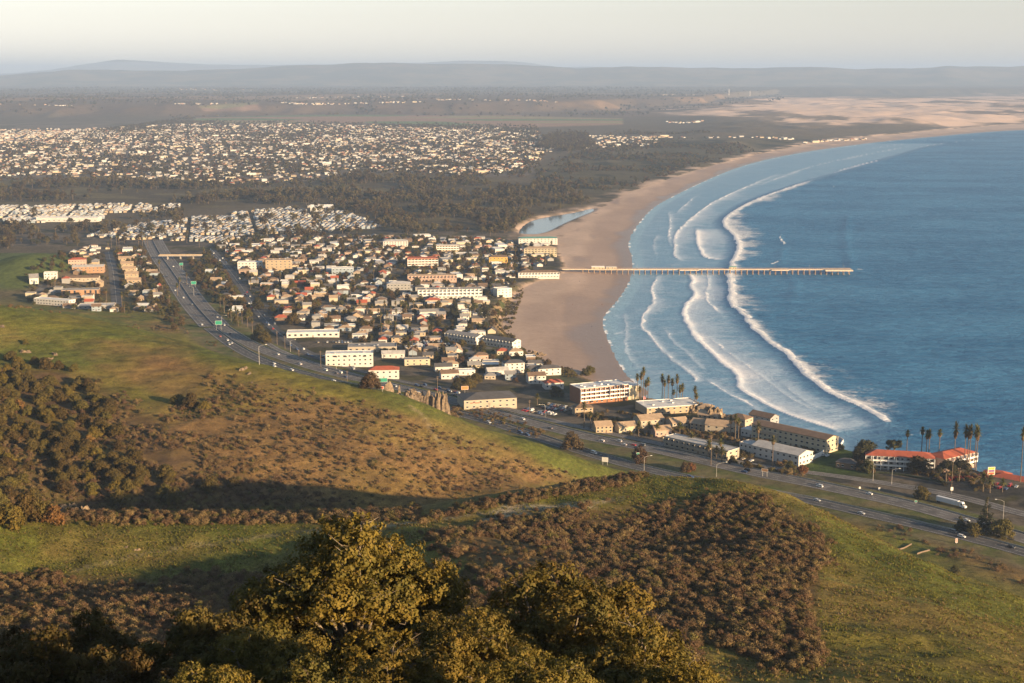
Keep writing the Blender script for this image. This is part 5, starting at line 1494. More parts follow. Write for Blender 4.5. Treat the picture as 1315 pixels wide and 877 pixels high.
for i, p in enumerate(pick):
    k = random.choice([0, 1, 2, 0, 1, 2, 3])
    t = tree_thing("oak_tree", "dark rounded oak among the oaks of the wooded hollow" if k < 3 else "golden olive oak among the oaks of the wooded hollow", "oak tree", *hol[k], (p[0], p[1], p[2] - .3), random.uniform(0, 6.28), random.uniform(.65, 1.15), "oaks in the wooded hollow")
for px, py, k, sc, lb in [(245, 524, 0, 1.25, "largest lone oak with long shadow on the hill face"), (228, 518, 1, .9, "oak standing close to the largest lone oak"), (262, 527, 3, .9, "golden side tree of the largest lone oak"),
                          (15, 675, 3, 1.25, "pale limbed oak at the meadow edge"), (35, 668, 0, 1.3, "round grey green oak behind the pale limbed meadow oak"), (50, 667, 1, 1.1, "second round oak on the meadow edge"),
                          (33, 442, 0, .5, "small round oak above the pale boulders"), (45, 468, 2, .8, "bushy oak among the pale boulders"), (60, 470, 0, .7, "low oak behind the pale boulders")]:
    tree_thing("oak_tree", lb, "oak tree", *hol[k], at(px, py) - Vector((0, 0, .3)), random.uniform(0, 6), sc)
for px, py, sc, lb in [(70, 673, 1.35, "narrow rust coloured tree at the meadow edge"), (25, 525, 1.2, "rust coloured tree in the wooded hollow"), (115, 568, .9, "small rust tree near the foot of the wooded hollow")]:
    tree_thing("rust_tree", lb, "tree", *rustt, at(px, py) - Vector((0, 0, .3)), random.uniform(0, 6), sc)

# ---- roadside cypresses and pines (single, characterful)
def layered_conifer(R_, H, seed, n=9):
    g = random.Random(seed); L = []
    for i in range(n):
        f = (i + .5) / n; r = R_ * (1 - f * .8) * g.uniform(.8, 1.1)
        for k in range(max(2, int(6 * (1 - f)) + 1)):
            a = g.uniform(0, 6.28)
            L.append((r * .55 * math.cos(a), r * .55 * math.sin(a), H * (.1 + .88 * f), r * .5, r * .5, H * .075))
    V, F4 = leaf_cloud(L, 420, 22, .21, seed, .5)
    cm = mesh_np("crown", V, F4, con_l)
    Vt, Ft = tubes_np([[(0, 0, -1, .45), (0, 0, H * .5, .3), (.1, 0, H * .97, .06)]])
    return cm, mesh_np("trunk", Vt, Ft, bark)
con = [layered_conifer(5.5, 17, 61), layered_conifer(3.4, 8, 62), layered_conifer(4.2, 14, 63)]
bush = [make_tree('bu%d' % i, 4.6, 7.2, 12, 380, 16, .26, [rust_l, oak_d, str_l][i], bark, 66 + i, .15, .25, 1, .7, .08, .45) for i in range(3)]
brown_l = leaf_mat("brown_tree_leaf", (0.105, 0.062, 0.026), (0.070, 0.048, 0.020), (0.15, 0.09, 0.04), 0.5, 0.12)
bush.append(make_tree('bu3', 4.6, 7.6, 12, 420, 16, .26, brown_l, bark, 69, .15, .25, 1, .7, .08, .45))
pine = make_tree('pi', 6.0, 13.0, 10, 420, 16, .28, con_l, bark, 71, .5, .35, 2, .8, .5, .4)
pine2 = make_tree('pi2', 5.2, 11.0, 7, 260, 16, .28, con_l, bark, 72, .6, .3, 3, .6, .55, .34)
for name, px, py, me, sc, lb in [
    ("cypress_tree", 1266, 684, con[0], 1.27, "tallest dark cypress on the highway median beside the truck"), ("cypress_tree", 1285, 690, bush[1], 1.72, "broad dark cypress under the tallest cypress"), ("cypress_tree", 1250, 687, bush[1], 1.20, "dark spreading cypress low against the tallest cypress"),
    ("conifer_tree", 1233, 681, con[1], 1.20, "small dark conifer on the median next to the tall cypress"), ("conifer_tree", 1243, 683, con[1], 0.93, "smallest conifer on the median next to the tall cypress"),
    ("tree", 734, 577, bush[3], 1.68, "round brown tree on the green verge between the carriageways"), ("tree", 820, 593, bush[3], 1.47, "brown tree behind the street lamp between the carriageways"), ("tree", 887, 605, bush[0], 0.93, "rusty mounded tree on the verge past the lamp"), ("tree", 880, 606, bush[3], 0.90, "brown low tree joined to the rusty mounded tree"),
    ("tree", 1184, 640, bush[1], 1.23, "round olive tree on the grass strip below the inn"),
    ("pine_tree", 1112, 594, pine, 1.30, "leaning dark pine beside the pool wall"), ("pine_tree", 1104, 597, pine, 1.04, "second dark pine beside the pool wall"), ("pine_tree", 1148, 588, pine2, 1.30, "flat topped pine behind the long red roof"),
    ("tree", 1180, 608, bush[1], 1.88, "dense dark tree in front of the long inn"), ("pine_tree", 1215, 618, pine, 1.17, "dark pine in front of the sunlit inn wing"), ("pine_tree", 1232, 618, pine, 1.23, "taller of the pines in front of the sunlit inn wing"), ("tree", 1113, 606, bush[2], 1.20, "olive bush tree below the pool slope"), ("tree", 1108, 600, bush[1], 1.35, "dark tree at the foot of the leaning pine"),
    ("tree", 477, 500, bush[3], 1.50, "brown roadside tree on the ridge by the green sign"), ("tree", 471, 498, bush[0], 1.12, "rusty tree on the ridge by the green sign"),
    ("cypress_tree", 584, 408, con[2], 1.65, "broad dark cypress beside the two winged house"), ("cypress_tree", 623, 408, con[2], 1.35, "dark cypress in the bluff gardens"), ("cypress_tree", 616, 411, con[2], 1.12, "shorter dark cypress in the bluff gardens"),
    ("tree", 376, 417, bush[1], 1.95, "dense dark tree at the long low store"), ("tree", 333, 436, bush[2], 2.03, "large olive tree by the highway ramp"), ("tree", 340, 440, bush[1], 1.65, "dark tree low beside the highway ramp"), ("tree", 332, 396, bush[2], 1.65, "yellow green tree on the main street"),
    ("tree", 714, 508, bush[1], 1.35, "dark round tree between maroon roof and brick hotel"), ("tree", 600, 498, bush[1], 1.50, "dark tree in the row behind the parking lot"), ("tree", 588, 500, bush[2], 1.35, "olive tree in the row behind the parking lot"), ("tree", 612, 492, bush[1], 1.35, "dark tree nearest the beige building in the row"),
    ("tree", 758, 480, bush[1], 1.20, "dark bush tree on the beach edge behind the brick hotel"), ("tree", 750, 482, bush[2], 0.90, "smaller bush tree on the beach edge behind the brick hotel"),
    ("tree", 1015, 603, bush[2], 0.83, "olive shrub tree by the brown notice board"), ("tree", 1030, 608, bush[0], 0.90, "rusty shrub tree by the brown notice board"), ("tree", 940, 595, bush[2], 0.75, "olive shrub below the dark motel"), ("tree", 960, 600, bush[1], 0.75, "dark shrub beside the frontage road sign"),
    ("tree", 1227, 735, bush[2], .55, "olive round bush on the tan slope by the highway")]:
    tree_thing(name, lb, "tree", *me, at(px, py) - Vector((0, 0, .2)), random.uniform(0, 6.28), sc)

# ---- palms
def palm_meshes(H, R_, seed, skirt=True, n=26):
    g = random.Random(seed)
    Vt, Ft = tubes_np([[(0, 0, -.6, .34), (.1, 0, H * .3, .24), (.05, .1, H * .7, .2), (0, 0, H, .22)]], 7)
    Vs, Fs = [], []
    for i in range(n):
        a = 2.399 * i; el = math.radians(80 - 118 * i / n)
        wd = .34
        pts = []
        for k in range(5):
            s = k / 4 * R_
            dr = .42 * R_ * (k / 4) ** 2
            h = H + s * math.sin(el) - dr * math.cos(el) * .7; r = s * math.cos(el)
            pts.append((r * math.cos(a), r * math.sin(a), h))
        nb = len(Vs)
        for k, p in enumerate(pts):
            w = wd * [.15, .8, 1.0, .7, .08][k]
            Vs += [(p[0] - math.sin(a) * w, p[1] + math.cos(a) * w, p[2] - .22 * w), (p[0], p[1], p[2] + .12 * w), (p[0] + math.sin(a) * w, p[1] - math.cos(a) * w, p[2] - .22 * w)]
        for k in range(4):
            b0 = nb + k * 3
            Fs += [(b0, b0 + 1, b0 + 4, b0 + 3), (b0 + 1, b0 + 2, b0 + 5, b0 + 4)]
    cm = mesh_np("crown", np.array(Vs), np.array(Fs), palm_l)
    parts = [(Vt, Ft, 0)]
    if skirt:
        L = [(0, 0, H - 1.3, .75, .75, 1.3)]
        V, F4 = leaf_cloud(L, 40, 8, .3, seed, .3, -.3, 1.6); parts.append((V, F4, 1))
    return cm, mesh_merge("trunk", parts, [bark, palm_skirt])
fan = [palm_meshes(13, 2.5, 81), palm_meshes(16, 2.4, 82), palm_meshes(10, 2.6, 83)]
date = [palm_meshes(7, 3.4, 84, True, 38), palm_meshes(5, 3.0, 85, True, 34)]
PALMS = [  # base pixel, kind, scale, label
 (818, 517, 1, .95), (823, 519, 1, 1.05), (826, 516, 1, 1.12), (829, 519, 0, .95), (821, 522, 0, .8), (832, 521, 0, 1.1),
 (850, 513, 0, 1.12), (853, 514, 0, .95), (858, 511, 0, 1.0), (863, 514, 0, .98), (869, 511, 0, 1.0), (873, 515, 2, .8), (876, 513, 2, .8), (865, 517, 2, .7), (892, 520, 0, .85), (894, 524, 2, .8),
 (1164, 574, 1, 1.05), (1183, 578, 1, 1.1), (1205, 570, 1, 1.2), (1192, 573, 0, .95), (1189, 573, 0, 1.0), (1238, 566, 0, 1.2), (1242, 564, 0, 1.25), (1244, 568, 0, 1.0), (1251, 566, 0, 1.25), (1253, 568, 0, 1.0),
 (1310, 610, 1, 1.1), (1262, 631, 3, 1.0), (1271, 633, 3, .9), (1287, 632, 3, .7), (1225, 590, 2, .8),
 (910, 587, 3, .9), (925, 588, 2, .8), (938, 562, 2, 1.0), (944, 563, 2, 1.1), (948, 563, 2, .95), (920, 592, 3, .8), (927, 593, 3, .8), (973, 580, 2, 1.35), (992, 598, 0, 1.0), (888, 575, 3, .8), (873, 560, 3, .75), (844, 560, 3, .75), (833, 558, 3, .7), (820, 560, 3, .8), (750, 550, 0, .95), (758, 551, 2, .85), (766, 552, 2, .85), (690, 520, 3, .7),
]
pal_items = []
def put_palm(px, py, k, sc, p=None):
    me = (fan + date)[k]
    H_ = [13, 16, 10, 7, 5][k] * sc
    if p is None:
        p = at(px, py); py0 = py
        while px > 780 and p.z < 9 and py < py0 + 45:      # keep the foot on the cliff top, the head where it was
            py += 1.5; p = at(px, py)
        if py > py0: sc = sc * max(.75, (H_ * .92 + (py - py0) * p.y / F * 1.0) / H_) if px < 1100 else (py - 551 + random.uniform(-4, 4)) * p.y / F / (H_ / sc)
    t = empty("palm_tree", (p[0], p[1], p[2]), random.uniform(0, 6.28)); t.scale = (min(sc, 1.3), min(sc, 1.3), sc * random.uniform(.94, 1.06))
    t["category"] = "palm tree"
    obj("crown", me[0], t); obj("trunk", me[1], t)
    pal_items.append((t, ["slim fan palm", "tall fan palm", "short fan palm", "feathery date palm", "low date palm"][k]))
for px, py, k, sc in PALMS: put_palm(px, py, k, sc * (1.45 if k < 3 else 1.5))
for px, py in [(462, 402), (471, 408), (478, 404), (486, 409), (494, 403), (502, 408), (508, 404), (515, 410), (522, 405), (531, 403), (455, 410), (489, 418), (480, 424), (497, 423), (509, 414), (490, 436), (508, 437), (530, 450), (525, 460), (570, 462),
               (293, 412), (297, 416), (303, 413), (306, 419), (311, 415), (288, 402), (283, 398), (318, 420), (324, 427), (231, 372), (240, 366), (228, 380), (137, 388), (157, 396), (160, 402), (139, 320), (143, 318), (150, 316), (153, 320), (187, 312), (183, 316), (178, 314), (190, 318), (205, 352), (209, 376), (218, 398), (62, 372), (67, 374), (71, 372), (240, 312), (262, 330), (271, 342), (256, 318),
               (550, 430), (556, 433), (603, 408), (610, 412), (598, 405), (640, 420), (645, 424), (450, 384), (432, 372), (420, 384), (405, 380), (480, 360), (520, 352), (610, 352), (650, 346), (700, 340), (662, 330), (708, 322), (345, 378), (352, 390), (360, 366), (330, 368), (322, 372)]:
    put_palm(px, py, random.choice([0, 0, 2, 2]), random.uniform(.95, 1.4))
label_all(pal_items, "palm trees along the seaside town")

# ---- town trees
town_t = [make_tree('t%d' % i, 3.6, 6.4, 10, 130, 10, .36, [str_l, oak_d, str_l, brown_l][i], bark, 90 + i, .25, .2, 0, .7, .2, .45) for i in range(4)]
tt = sample(-620, 130, 1150, 2450, 16000, lambda x, y, px, py: .8 * np.maximum(poly_p(px, py, TOWN, 3), poly_p(px, py, LEFTC, 3)))
extra = [sample(-620, -80, 1200, 2300, 16000, lambda x, y, px, py: .8 * np.maximum.reduce([
    poly_p(px, py, [(160, 325), (195, 322), (215, 370), (235, 410), (232, 430), (205, 415), (190, 395), (180, 375)], 2),
    poly_p(px, py, [(240, 330), (258, 335), (280, 380), (305, 418), (298, 424), (278, 412), (258, 380)], 2),
    poly_p(px, py, [(258, 326), (275, 322), (300, 350), (318, 395), (326, 420), (305, 418), (285, 385), (262, 345)], 2) * .6,
    .7 * poly_p(px, py, [(285, 436), (330, 452), (350, 462), (345, 468), (300, 450)], 2),
    .7 * poly_p(px, py, [(600, 415), (650, 400), (655, 425), (620, 430), (560, 450), (555, 430)], 3)]))]
xy = []
for P, lim in [(extra[0], 230), (tt, 1500)]:
    P = clear_pts(P, 4, 3.5)
    for p in P:
        if len(xy) >= lim: break
        if any((p[0] - q[0]) ** 2 + (p[1] - q[1]) ** 2 < 26 for q in xy): continue
        if any((p[0] - q[0]) ** 2 + (p[1] - q[1]) ** 2 < 34 for q in HOUSE_XY): continue
        xy.append(p)
print("town trees", len(xy))
ti = []
xy.sort(key=lambda q: q[1])
for p in xy[:285]:
    k = random.randrange(4)
    t = tree_thing("street_tree", None, "tree", *town_t[k], (p[0], p[1], p[2] - .2), random.uniform(0, 6.28), random.uniform(.6, 1.25))
    ti.append((t, ["leafy olive tree", "dark round tree", "green broad tree", "brown tinged tree"][k]))
label_all(ti, "trees between the town houses")
def whole(i):
    cm, tm = town_t[i]
    Vc = np.empty(len(cm.vertices) * 3); cm.vertices.foreach_get("co", Vc); Vt = np.empty(len(tm.vertices) * 3); tm.vertices.foreach_get("co", Vt)
    Fc = np.empty(len(cm.polygons) * 4, int); cm.polygons.foreach_get("vertices", Fc); Ft = np.empty(len(tm.polygons) * 4, int); tm.polygons.foreach_get("vertices", Ft)
    return mesh_merge("town_tree", [(Vc.reshape(-1, 3), Fc.reshape(-1, 4), 0), (Vt.reshape(-1, 3), Ft.reshape(-1, 4), 1)], [cm.materials[0], bark])
rs = np.array(xy[285:]); nr = len(rs)
scatter("town_greenery", "trees and garden shrubs filling the gaps between the town houses", rs, rng.uniform(.6, 1.35, nr), rng.uniform(0, 6.28, nr), rng.integers(0, 4, nr), [whole(i) for i in range(4)])
gs_ = sample(-640, 130, 1150, 2450, 9000, lambda x, y, px, py: .5 * np.maximum(poly_p(px, py, TOWN, 3), poly_p(px, py, LEFTC, 3)))
gs_ = clear_pts(gs_, 2, 1); nr = len(gs_)
scatter("garden_shrubs", "low garden shrubs and hedges around the town houses", gs_, rng.uniform(.8, 1.7, nr), rng.uniform(0, 6.28, nr), rng.integers(3, 5, nr), SHRUB)

# planting between the seaside motels and along the road verges
rv = sample(0, 420, 780, 1350, 60000, lambda x, y, px, py: np.maximum.reduce([
    .8 * poly_p(px, py, [(735, 540), (800, 555), (880, 575), (960, 598), (1020, 603), (1030, 596), (960, 575), (900, 545), (830, 535), (760, 530)], 3) * sstep(-.1, .25, fbm(x, y, 18, 3, 361)),
    .7 * poly_p(px, py, [(880, 532), (960, 545), (1060, 562), (1080, 575), (1030, 590), (960, 575), (890, 550)], 3) * sstep(-.1, .3, fbm(x, y, 14, 3, 363)),
    .6 * poly_p(px, py, [(930, 592), (1010, 602), (1030, 612), (1000, 616), (940, 603)], 2), .5 * poly_p(px, py, [(1095, 585), (1120, 585), (1125, 606), (1100, 606)], 2),
    .35 * poly_p(px, py, [(1120, 600), (1260, 612), (1300, 640), (1240, 628), (1130, 608)], 2) * sstep(.0, .3, fbm(x, y, 14, 3, 365))]))
rv = clear_pts(rv, 1.6, 1.5); rv = rv[coast(rv[:, 0], rv[:, 1])[0] > 3]; nr = len(rv)
scatter("motel_planting", "dark planting of shrubs between the motels and the frontage road", rv, rng.uniform(.7, 2.0, nr), rng.uniform(0, 6.28, nr), rng.integers(3, 6, nr), SHRUB)
# ---- the grove and the far woods
def grove_tree(seed, R_, H, m):
    L = dome_lobes(R_, H, 9, seed, .3, .42)
    V, F4 = leaf_cloud(L, 90, 8, .85, seed, 1.3)
    Vt, Ft = tubes_np([[(0, 0, -1, .5), (0, 0, H * .4, .4), (.3, .2, H * .7, .2)]], 5)
    return mesh_merge("grove_tree", [(V, F4, 0), (Vt, Ft, 1)], [m, bark])
GROVE = [grove_tree(101, 7, 21, euc_l), grove_tree(102, 8.5, 18, euc_l), grove_tree(103, 6, 24, euc_l), grove_tree(104, 7, 14, con_l), grove_tree(105, 8, 16, euc_l)]
def grove_f(x, y, px, py):
    g = np.maximum.reduce([
        poly_p(px, py, [(395, 258), (420, 232), (460, 226), (530, 228), (600, 232), (650, 240), (700, 238), (745, 250), (758, 262), (700, 274), (668, 288), (655, 302), (600, 300), (520, 302), (470, 285), (430, 268)], 3) * sstep(-.3, .12, fbm(x, y, 110, 3, 331)),
        poly_p(px, py, [(-20, 236), (120, 232), (260, 238), (390, 242), (420, 250), (400, 262), (330, 264), (260, 262), (180, 256), (-20, 258)], 3) * .9 * sstep(-.35, .1, fbm(x, y, 150, 3, 332)),
        poly_p(px, py, [(690, 190), (700, 176), (730, 168), (752, 172), (765, 190), (730, 196)], 2) * .8,
        poly_p(px, py, [(-20, 296), (8, 288), (20, 300), (20, 318), (-20, 326)], 2) * .9,
        .10 * poly_p(px, py, [(105, 304), (180, 288), (330, 271), (420, 263), (452, 276), (492, 292), (420, 298), (330, 300), (290, 312), (240, 310), (170, 308)], 3), .9 * poly_p(px, py, [(330, 300), (420, 296), (490, 290), (500, 297), (420, 305), (330, 308)], 2) * sstep(-.1, .2, fbm(x, y, 60, 3, 337)),
        .55 * poly_p(px, py, [(-10, 287), (120, 288), (200, 298), (225, 304), (190, 311), (100, 318), (40, 314), (-10, 310)], 2) * sstep(-.2, .15, fbm(x, y, 50, 3, 339)),
        .5 * poly_p(px, py, [(40, 270), (130, 290), (240, 268), (260, 276), (180, 300), (60, 300)], 3) * sstep(.0, .4, fbm(x, y, 100, 3, 335))])
    return g
gv = sample(-1600, 420, 1500, 6500, 60000, grove_f)
pk = []
cell = {}
gv = gv[coast(gv[:, 0], gv[:, 1])[0] > 12]
for p in gv:
    c = (int(p[0] // 11), int(p[1] // 11))
    if c in cell: continue
    cell[c] = 1; pk.append(p)
pk = np.array(pk); pk = pk[np.argsort(pk[:, 1])]
print("grove", len(pk))
for p in pk[:290]:
    k = random.choice([0, 1, 2, 3, 4, 4, 1])
    o = bpy.data.objects.new("grove_tree", GROVE[k]); COL.objects.link(o)
    s = random.uniform(.4, 1.1); o.location = (p[0], p[1], p[2] - .3); o.rotation_euler = (0, 0, random.uniform(0, 6.28)); o.scale = (s, s, s)
    tag(o, "tall dark eucalyptus tree in the grove beyond the town" if k != 3 else "low dark conifer in the grove beyond the town", "tree", "trees of the grove beyond the town")
rs = pk[290:]; nr = len(rs)
scatter("woods", "dark woods and tree belts behind the town", rs, .35 + .8 * rng.random(nr), rng.uniform(0, 6.28, nr), rng.integers(0, 5, nr), GROVE)
# far trees, scrub and hedgerows over the flats, dunes and mesa
def blob(seed, m, R_=5, H=7):
    V, F4 = leaf_cloud(dome_lobes(R_, H, 5, seed, .1, .5), 26, 5, 1.5, seed, 1.2)
    return mesh_np("far_tree", V, F4, m)
FART = [blob(111, euc_l), blob(112, con_l), blob(113, euc_l, 6, 9), blob(114, brown_l, 6, 5)]
def far_f(x, y, px, py):
    urb = poly_p(px, py, [(-50, 158), (200, 156), (420, 158), (690, 162), (700, 200), (680, 225), (600, 228), (460, 222), (390, 235), (-50, 235)], 3)
    n = fbm(x, y, 260, 4, 341)
    v = urb * (.25 + .6 * sstep(.0, .45, n))
    v = np.maximum(v, .9 * poly_p(px, py, [(10, 158), (60, 150), (160, 152), (240, 150), (262, 158), (150, 166), (20, 166)], 2) * sstep(-.2, .2, n))
    v = np.maximum(v, .5 * sstep(-.15, .4, n) * poly_p(px, py, [(690, 215), (760, 190), (860, 176), (1000, 176), (1060, 178), (980, 196), (890, 220), (800, 250), (740, 262), (690, 240)], 4))
    v = np.maximum(v, .7 * sstep(.0, .4, n) * poly_p(px, py, [(780, 172), (900, 158), (1060, 164), (1200, 160), (1190, 165), (1080, 175), (900, 182)], 3))
    v = np.maximum(v, .6 * sstep(-.2, .4, n) * (y > 9000) * (py > 100) * poly_p(px, py, [(-50, 108), (300, 104), (700, 108), (1000, 118), (1010, 128), (860, 140), (800, 150), (-50, 156)], 3))
    return v
f1 = sample(-2000, 900, 3300, 9000, 60000, far_f)
f2 = sample(-6500, 3500, 8800, 20000, 26000, far_f)
fp = np.concatenate([f1, f2]); nr = len(fp)
ee, _, _, _ = coast(fp[:, 0], fp[:, 1]); fp = fp[ee > 25]; nr = len(fp)
scl = rng.uniform(.55, 1.15, nr) * np.where(fp[:, 1] > 8800, rng.uniform(1.2, 2.4, nr), 1.0)
scatter("far_trees", "scattered far trees over the flats and the mesa", fp, scl, rng.uniform(0, 6.28, nr), rng.integers(0, 4, nr), FART)
print("far trees", nr)
# bluff shrubs
bs = sample(-160, 60, 1150, 1900, 30000, lambda x, y, px, py: poly_p(px, py, [(655, 380), (672, 372), (664, 400), (655, 425), (668, 445), (700, 465), (740, 476), (745, 488), (720, 486), (690, 468), (655, 452), (640, 430), (636, 408), (645, 395)], 2) * .55 * sstep(-.3, .2, fbm(x, y, 16, 3, 351)))
nr = len(bs)
if nr: scatter("bluff_brush", "green and brown shrubs clinging to the bluff", bs, rng.uniform(.7, 1.6, nr), rng.uniform(0, 6.28, nr), rng.integers(3, 5, nr), SHRUB)
# ------------------------------------------------------------------ pier
wood = mat("pier_timber", (0.36, 0.245, 0.16), 0.9, 0.3, 0.5)
deckm = mat("pier_deck", (0.58, 0.47, 0.35), 0.9, 0.25, 0.4)
pa_, pb_ = on_plane(722, 345.5, 7.5), on_plane(1093, 345.2, 8.2)
dirp = (pb_ - pa_); PL = float(np.hypot(*dirp)); ang = math.atan2(dirp[1], dirp[0])
pier = empty("pier", (float(pa_[0]), float(pa_[1]), 0.0), ang)
tag(pier, "long wooden pier on tall piles reaching over the surf", "pier")
def xat(px): return (px - 722) / (1093 - 722) * PL
DK = 8.0
MB().box(0, PL, -4.4, 4.4, DK - 1.1, DK).box(xat(872), xat(897), -8.5, 7.5, DK - 1.5, DK - .02).box(xat(990), xat(1012), -8.5, 7.5, DK - 1.5, DK - .02).box(xat(1058), PL + .1, -13, 8, DK - 1.7, DK - .02).build("deck", deckm, pier)
rl = MB()
for s in (-4.3, 4.3):
    rl.box(2, PL, s - .06, s + .06, DK + 1.0, DK + 1.12).box(2, PL, s - .04, s + .04, DK + .5, DK + .57)
    for k in range(int(PL / 3)): rl.box(2 + k * 3, 2.12 + k * 3, s - .05, s + .05, DK, DK + 1.0)
rl.build("railing", wood, pier)
pm_ = MB().tube([(0, 0, -5), (0, 0, DK - 1.1)], .56, .5, 8).mesh("pile", wood)
NB = 48
for k in range(NB):
    x = 30 + (PL - 33) * k / (NB - 1)
    for s in (-3.7, 3.7): obj("pile", pm_, pier, (x, s, 0))
cap_ = MB()
for k in range(NB):
    x = 30 + (PL - 33) * k / (NB - 1); cap_.box(x - .3, x + .3, -4.5, 4.5, DK - 1.7, DK - 1.103)
cap_.build("pile_caps", wood, pier)
ca, sa = math.cos(ang), math.sin(ang)
def on_pier(x, y, z): return (pa_[0] + ca * x - sa * y, pa_[1] + sa * x + ca * y, z)
for nm, lb, px, w_, d_, h_, rfm in [("pier_office", "low white roofed office on the shore end of the pier", 768, 19, 5.6, 3.0, 'white'), ("bait_shop", "small pale bait shop with sloping roof on the pier", 785, 15, 5.4, 2.6, 'pale'), ("pier_hut", "small pale hut on the outer half of the pier", 941, 10, 4, 2.8, 'teal')]:
    t = empty(nm, on_pier(xat(px), 0, DK), ang); tag(t, lb, "kiosk")
    MB().box(-w_ / 2, w_ / 2, -d_ / 2, d_ / 2, 0, h_).build("wall", W["cream"], t)
    MB().add([(-w_ / 2 - .4, -d_ / 2 - .4, h_), (w_ / 2 + .4, -d_ / 2 - .4, h_), (w_ / 2 + .4, d_ / 2 + .4, h_), (-w_ / 2 - .4, d_ / 2 + .4, h_), (-w_ / 2, 0, h_ + 1.2), (w_ / 2, 0, h_ + 1.2)], [(0, 1, 5, 4), (1, 2, 5), (2, 3, 4, 5), (3, 0, 4), (0, 3, 2, 1)]).build("roof", RF[rfm], t)
    for q in (-.3, .1): wire(t, "window", pane_mesh(1.5, 1.2), q * w_, -d_ / 2, 1.0)
    wire(t, "door", door_mesh(), .35 * w_, -d_ / 2, 0)
lampm = mat("lamp_steel", (0.42, 0.40, 0.37), 0.5, 0.1, 1, 0.3)
lens = mat("lamp_lens", (0.7, 0.68, 0.6), 0.3, 0.05)
plamp = MB().tube([(0, 0, 0), (0, 0, 5)], .07, .05, 6).mesh("pole", lampm); phead = MB().box(-.3, .3, -.2, .2, 4.95, 5.15).mesh("lamp_head", lens)
li_ = []
for k in range(8):
    t = empty("pier_lamp", on_pier(60 + k * (PL - 70) / 7, 4.1, DK), ang); obj("pole", plamp, t); obj("lamp_head", phead, t)
    tag(t, "%s slim lamp post from the beach along the pier railing" % ["first", "second", "third", "fourth", "fifth", "sixth", "seventh", "last"][k], "lamp post", "lamp posts on the pier")

# ------------------------------------------------------------------ rocks
rockm, rnt, rb = new_mat("sandstone")
rg_ = nd(rnt, "ShaderNodeNewGeometry")
rn1 = noise(rnt, 0.5, rg_.outputs["Position"], 6, 0.7)
rnt.links.new(mixc(rnt, ramp(rnt, rn1, .35, .65), (0.10, 0.075, 0.050), (0.24, 0.175, 0.11)), rb.inputs["Base Color"]); rb.inputs["Roughness"].default_value = .95
rbp = nd(rnt, "ShaderNodeBump"); rbp.inputs["Distance"].default_value = .6; rnt.links.new(rn1, rbp.inputs["Height"]); rnt.links.new(rbp.outputs[0], rb.inputs["Normal"])
def rock_mesh(name, rx, ry, H, seed, spikes=5, pw=.7):
    bm = bmesh.new(); bmesh.ops.create_icosphere(bm, subdivisions=5, radius=1.0)
    g = random.Random(seed)
    pk_ = [(g.uniform(-.8, .8), g.uniform(-.7, .7), g.uniform(.55, 1.0), g.uniform(.2, .38)) for _ in range(spikes)]
    for v in bm.verts:
        x, y, z = v.co
        r = 1 + .28 * float(fbm(x * 3 + seed, y * 3 + z * 2, 1.0, 4, seed)) + .10 * float(fbm(x * 9, y * 9 + z * 9, 1.0, 3, seed + 3))
        h = max(z, -.35)
        nz = .5 * float(fbm(x * 4, y * 4, 1.0, 3, seed + 11)) * .3
        top = max([.32] + [a * (1 - max(0.0, min(1.0, (math.hypot(x - p, y - q) + nz - s * .9) / (s * .5)))) for p, q, a, s in pk_])
        v.co = (x * rx * r * (1 + .2 * (1 - h)), y * ry * r * (1 + .2 * (1 - h)), (min(1.0, h * 2.2) ** pw if h > 0 else h) * H * (top if h > 0 else .4) * (1 + .25 * float(fbm(x * 5, y * 5, 1.0, 3, seed + 7))))
    me = bpy.data.meshes.new(name); bm.to_mesh(me); bm.free(); me.materials.append(rockm)
    return me
for px, yy, rx, ry, H, sd, lb in [(520, 1085, 20, 11, 27, 3, "jagged dark pinnacle rock standing between ridge and highway"), (557, 1078, 11, 9, 24, 5, "sunlit end of the pinnacle outcrop beside the highway")]:
    z = 22
    o = obj("pinnacle_rock", rock_mesh("pinnacle_rock", rx, ry, H, sd, 6 if rx > 15 else 3), None, (colx(px, yy, 26)[0], yy, float(gheight(colx(px, yy, 26)[0], yy)) - 1)); tag(o, lb, "rock")
for px, py, rx, ry, H, sd, lb, pw in [(926, 541, 12, 8, 13, 14, "big tan flat topped coastal rock at the edge of the sea", .3), (897, 529, 6, 4, 10, 12, "smaller orange rock stub by the palms above the sea", .5),
                                     (690, 456, 7, 4, 5, 13, "sandstone knob low on the grassy bluff", .5)]:
    o = obj("rock", rock_mesh("rock", rx, ry, H, sd, 3, pw), None, at(px, py) - Vector((0, 0, .5))); tag(o, lb, "rock")
rsm = [rock_mesh("boulder", 1.6, 1.2, 1.9, 20 + i, 4, .5) for i in range(3)]
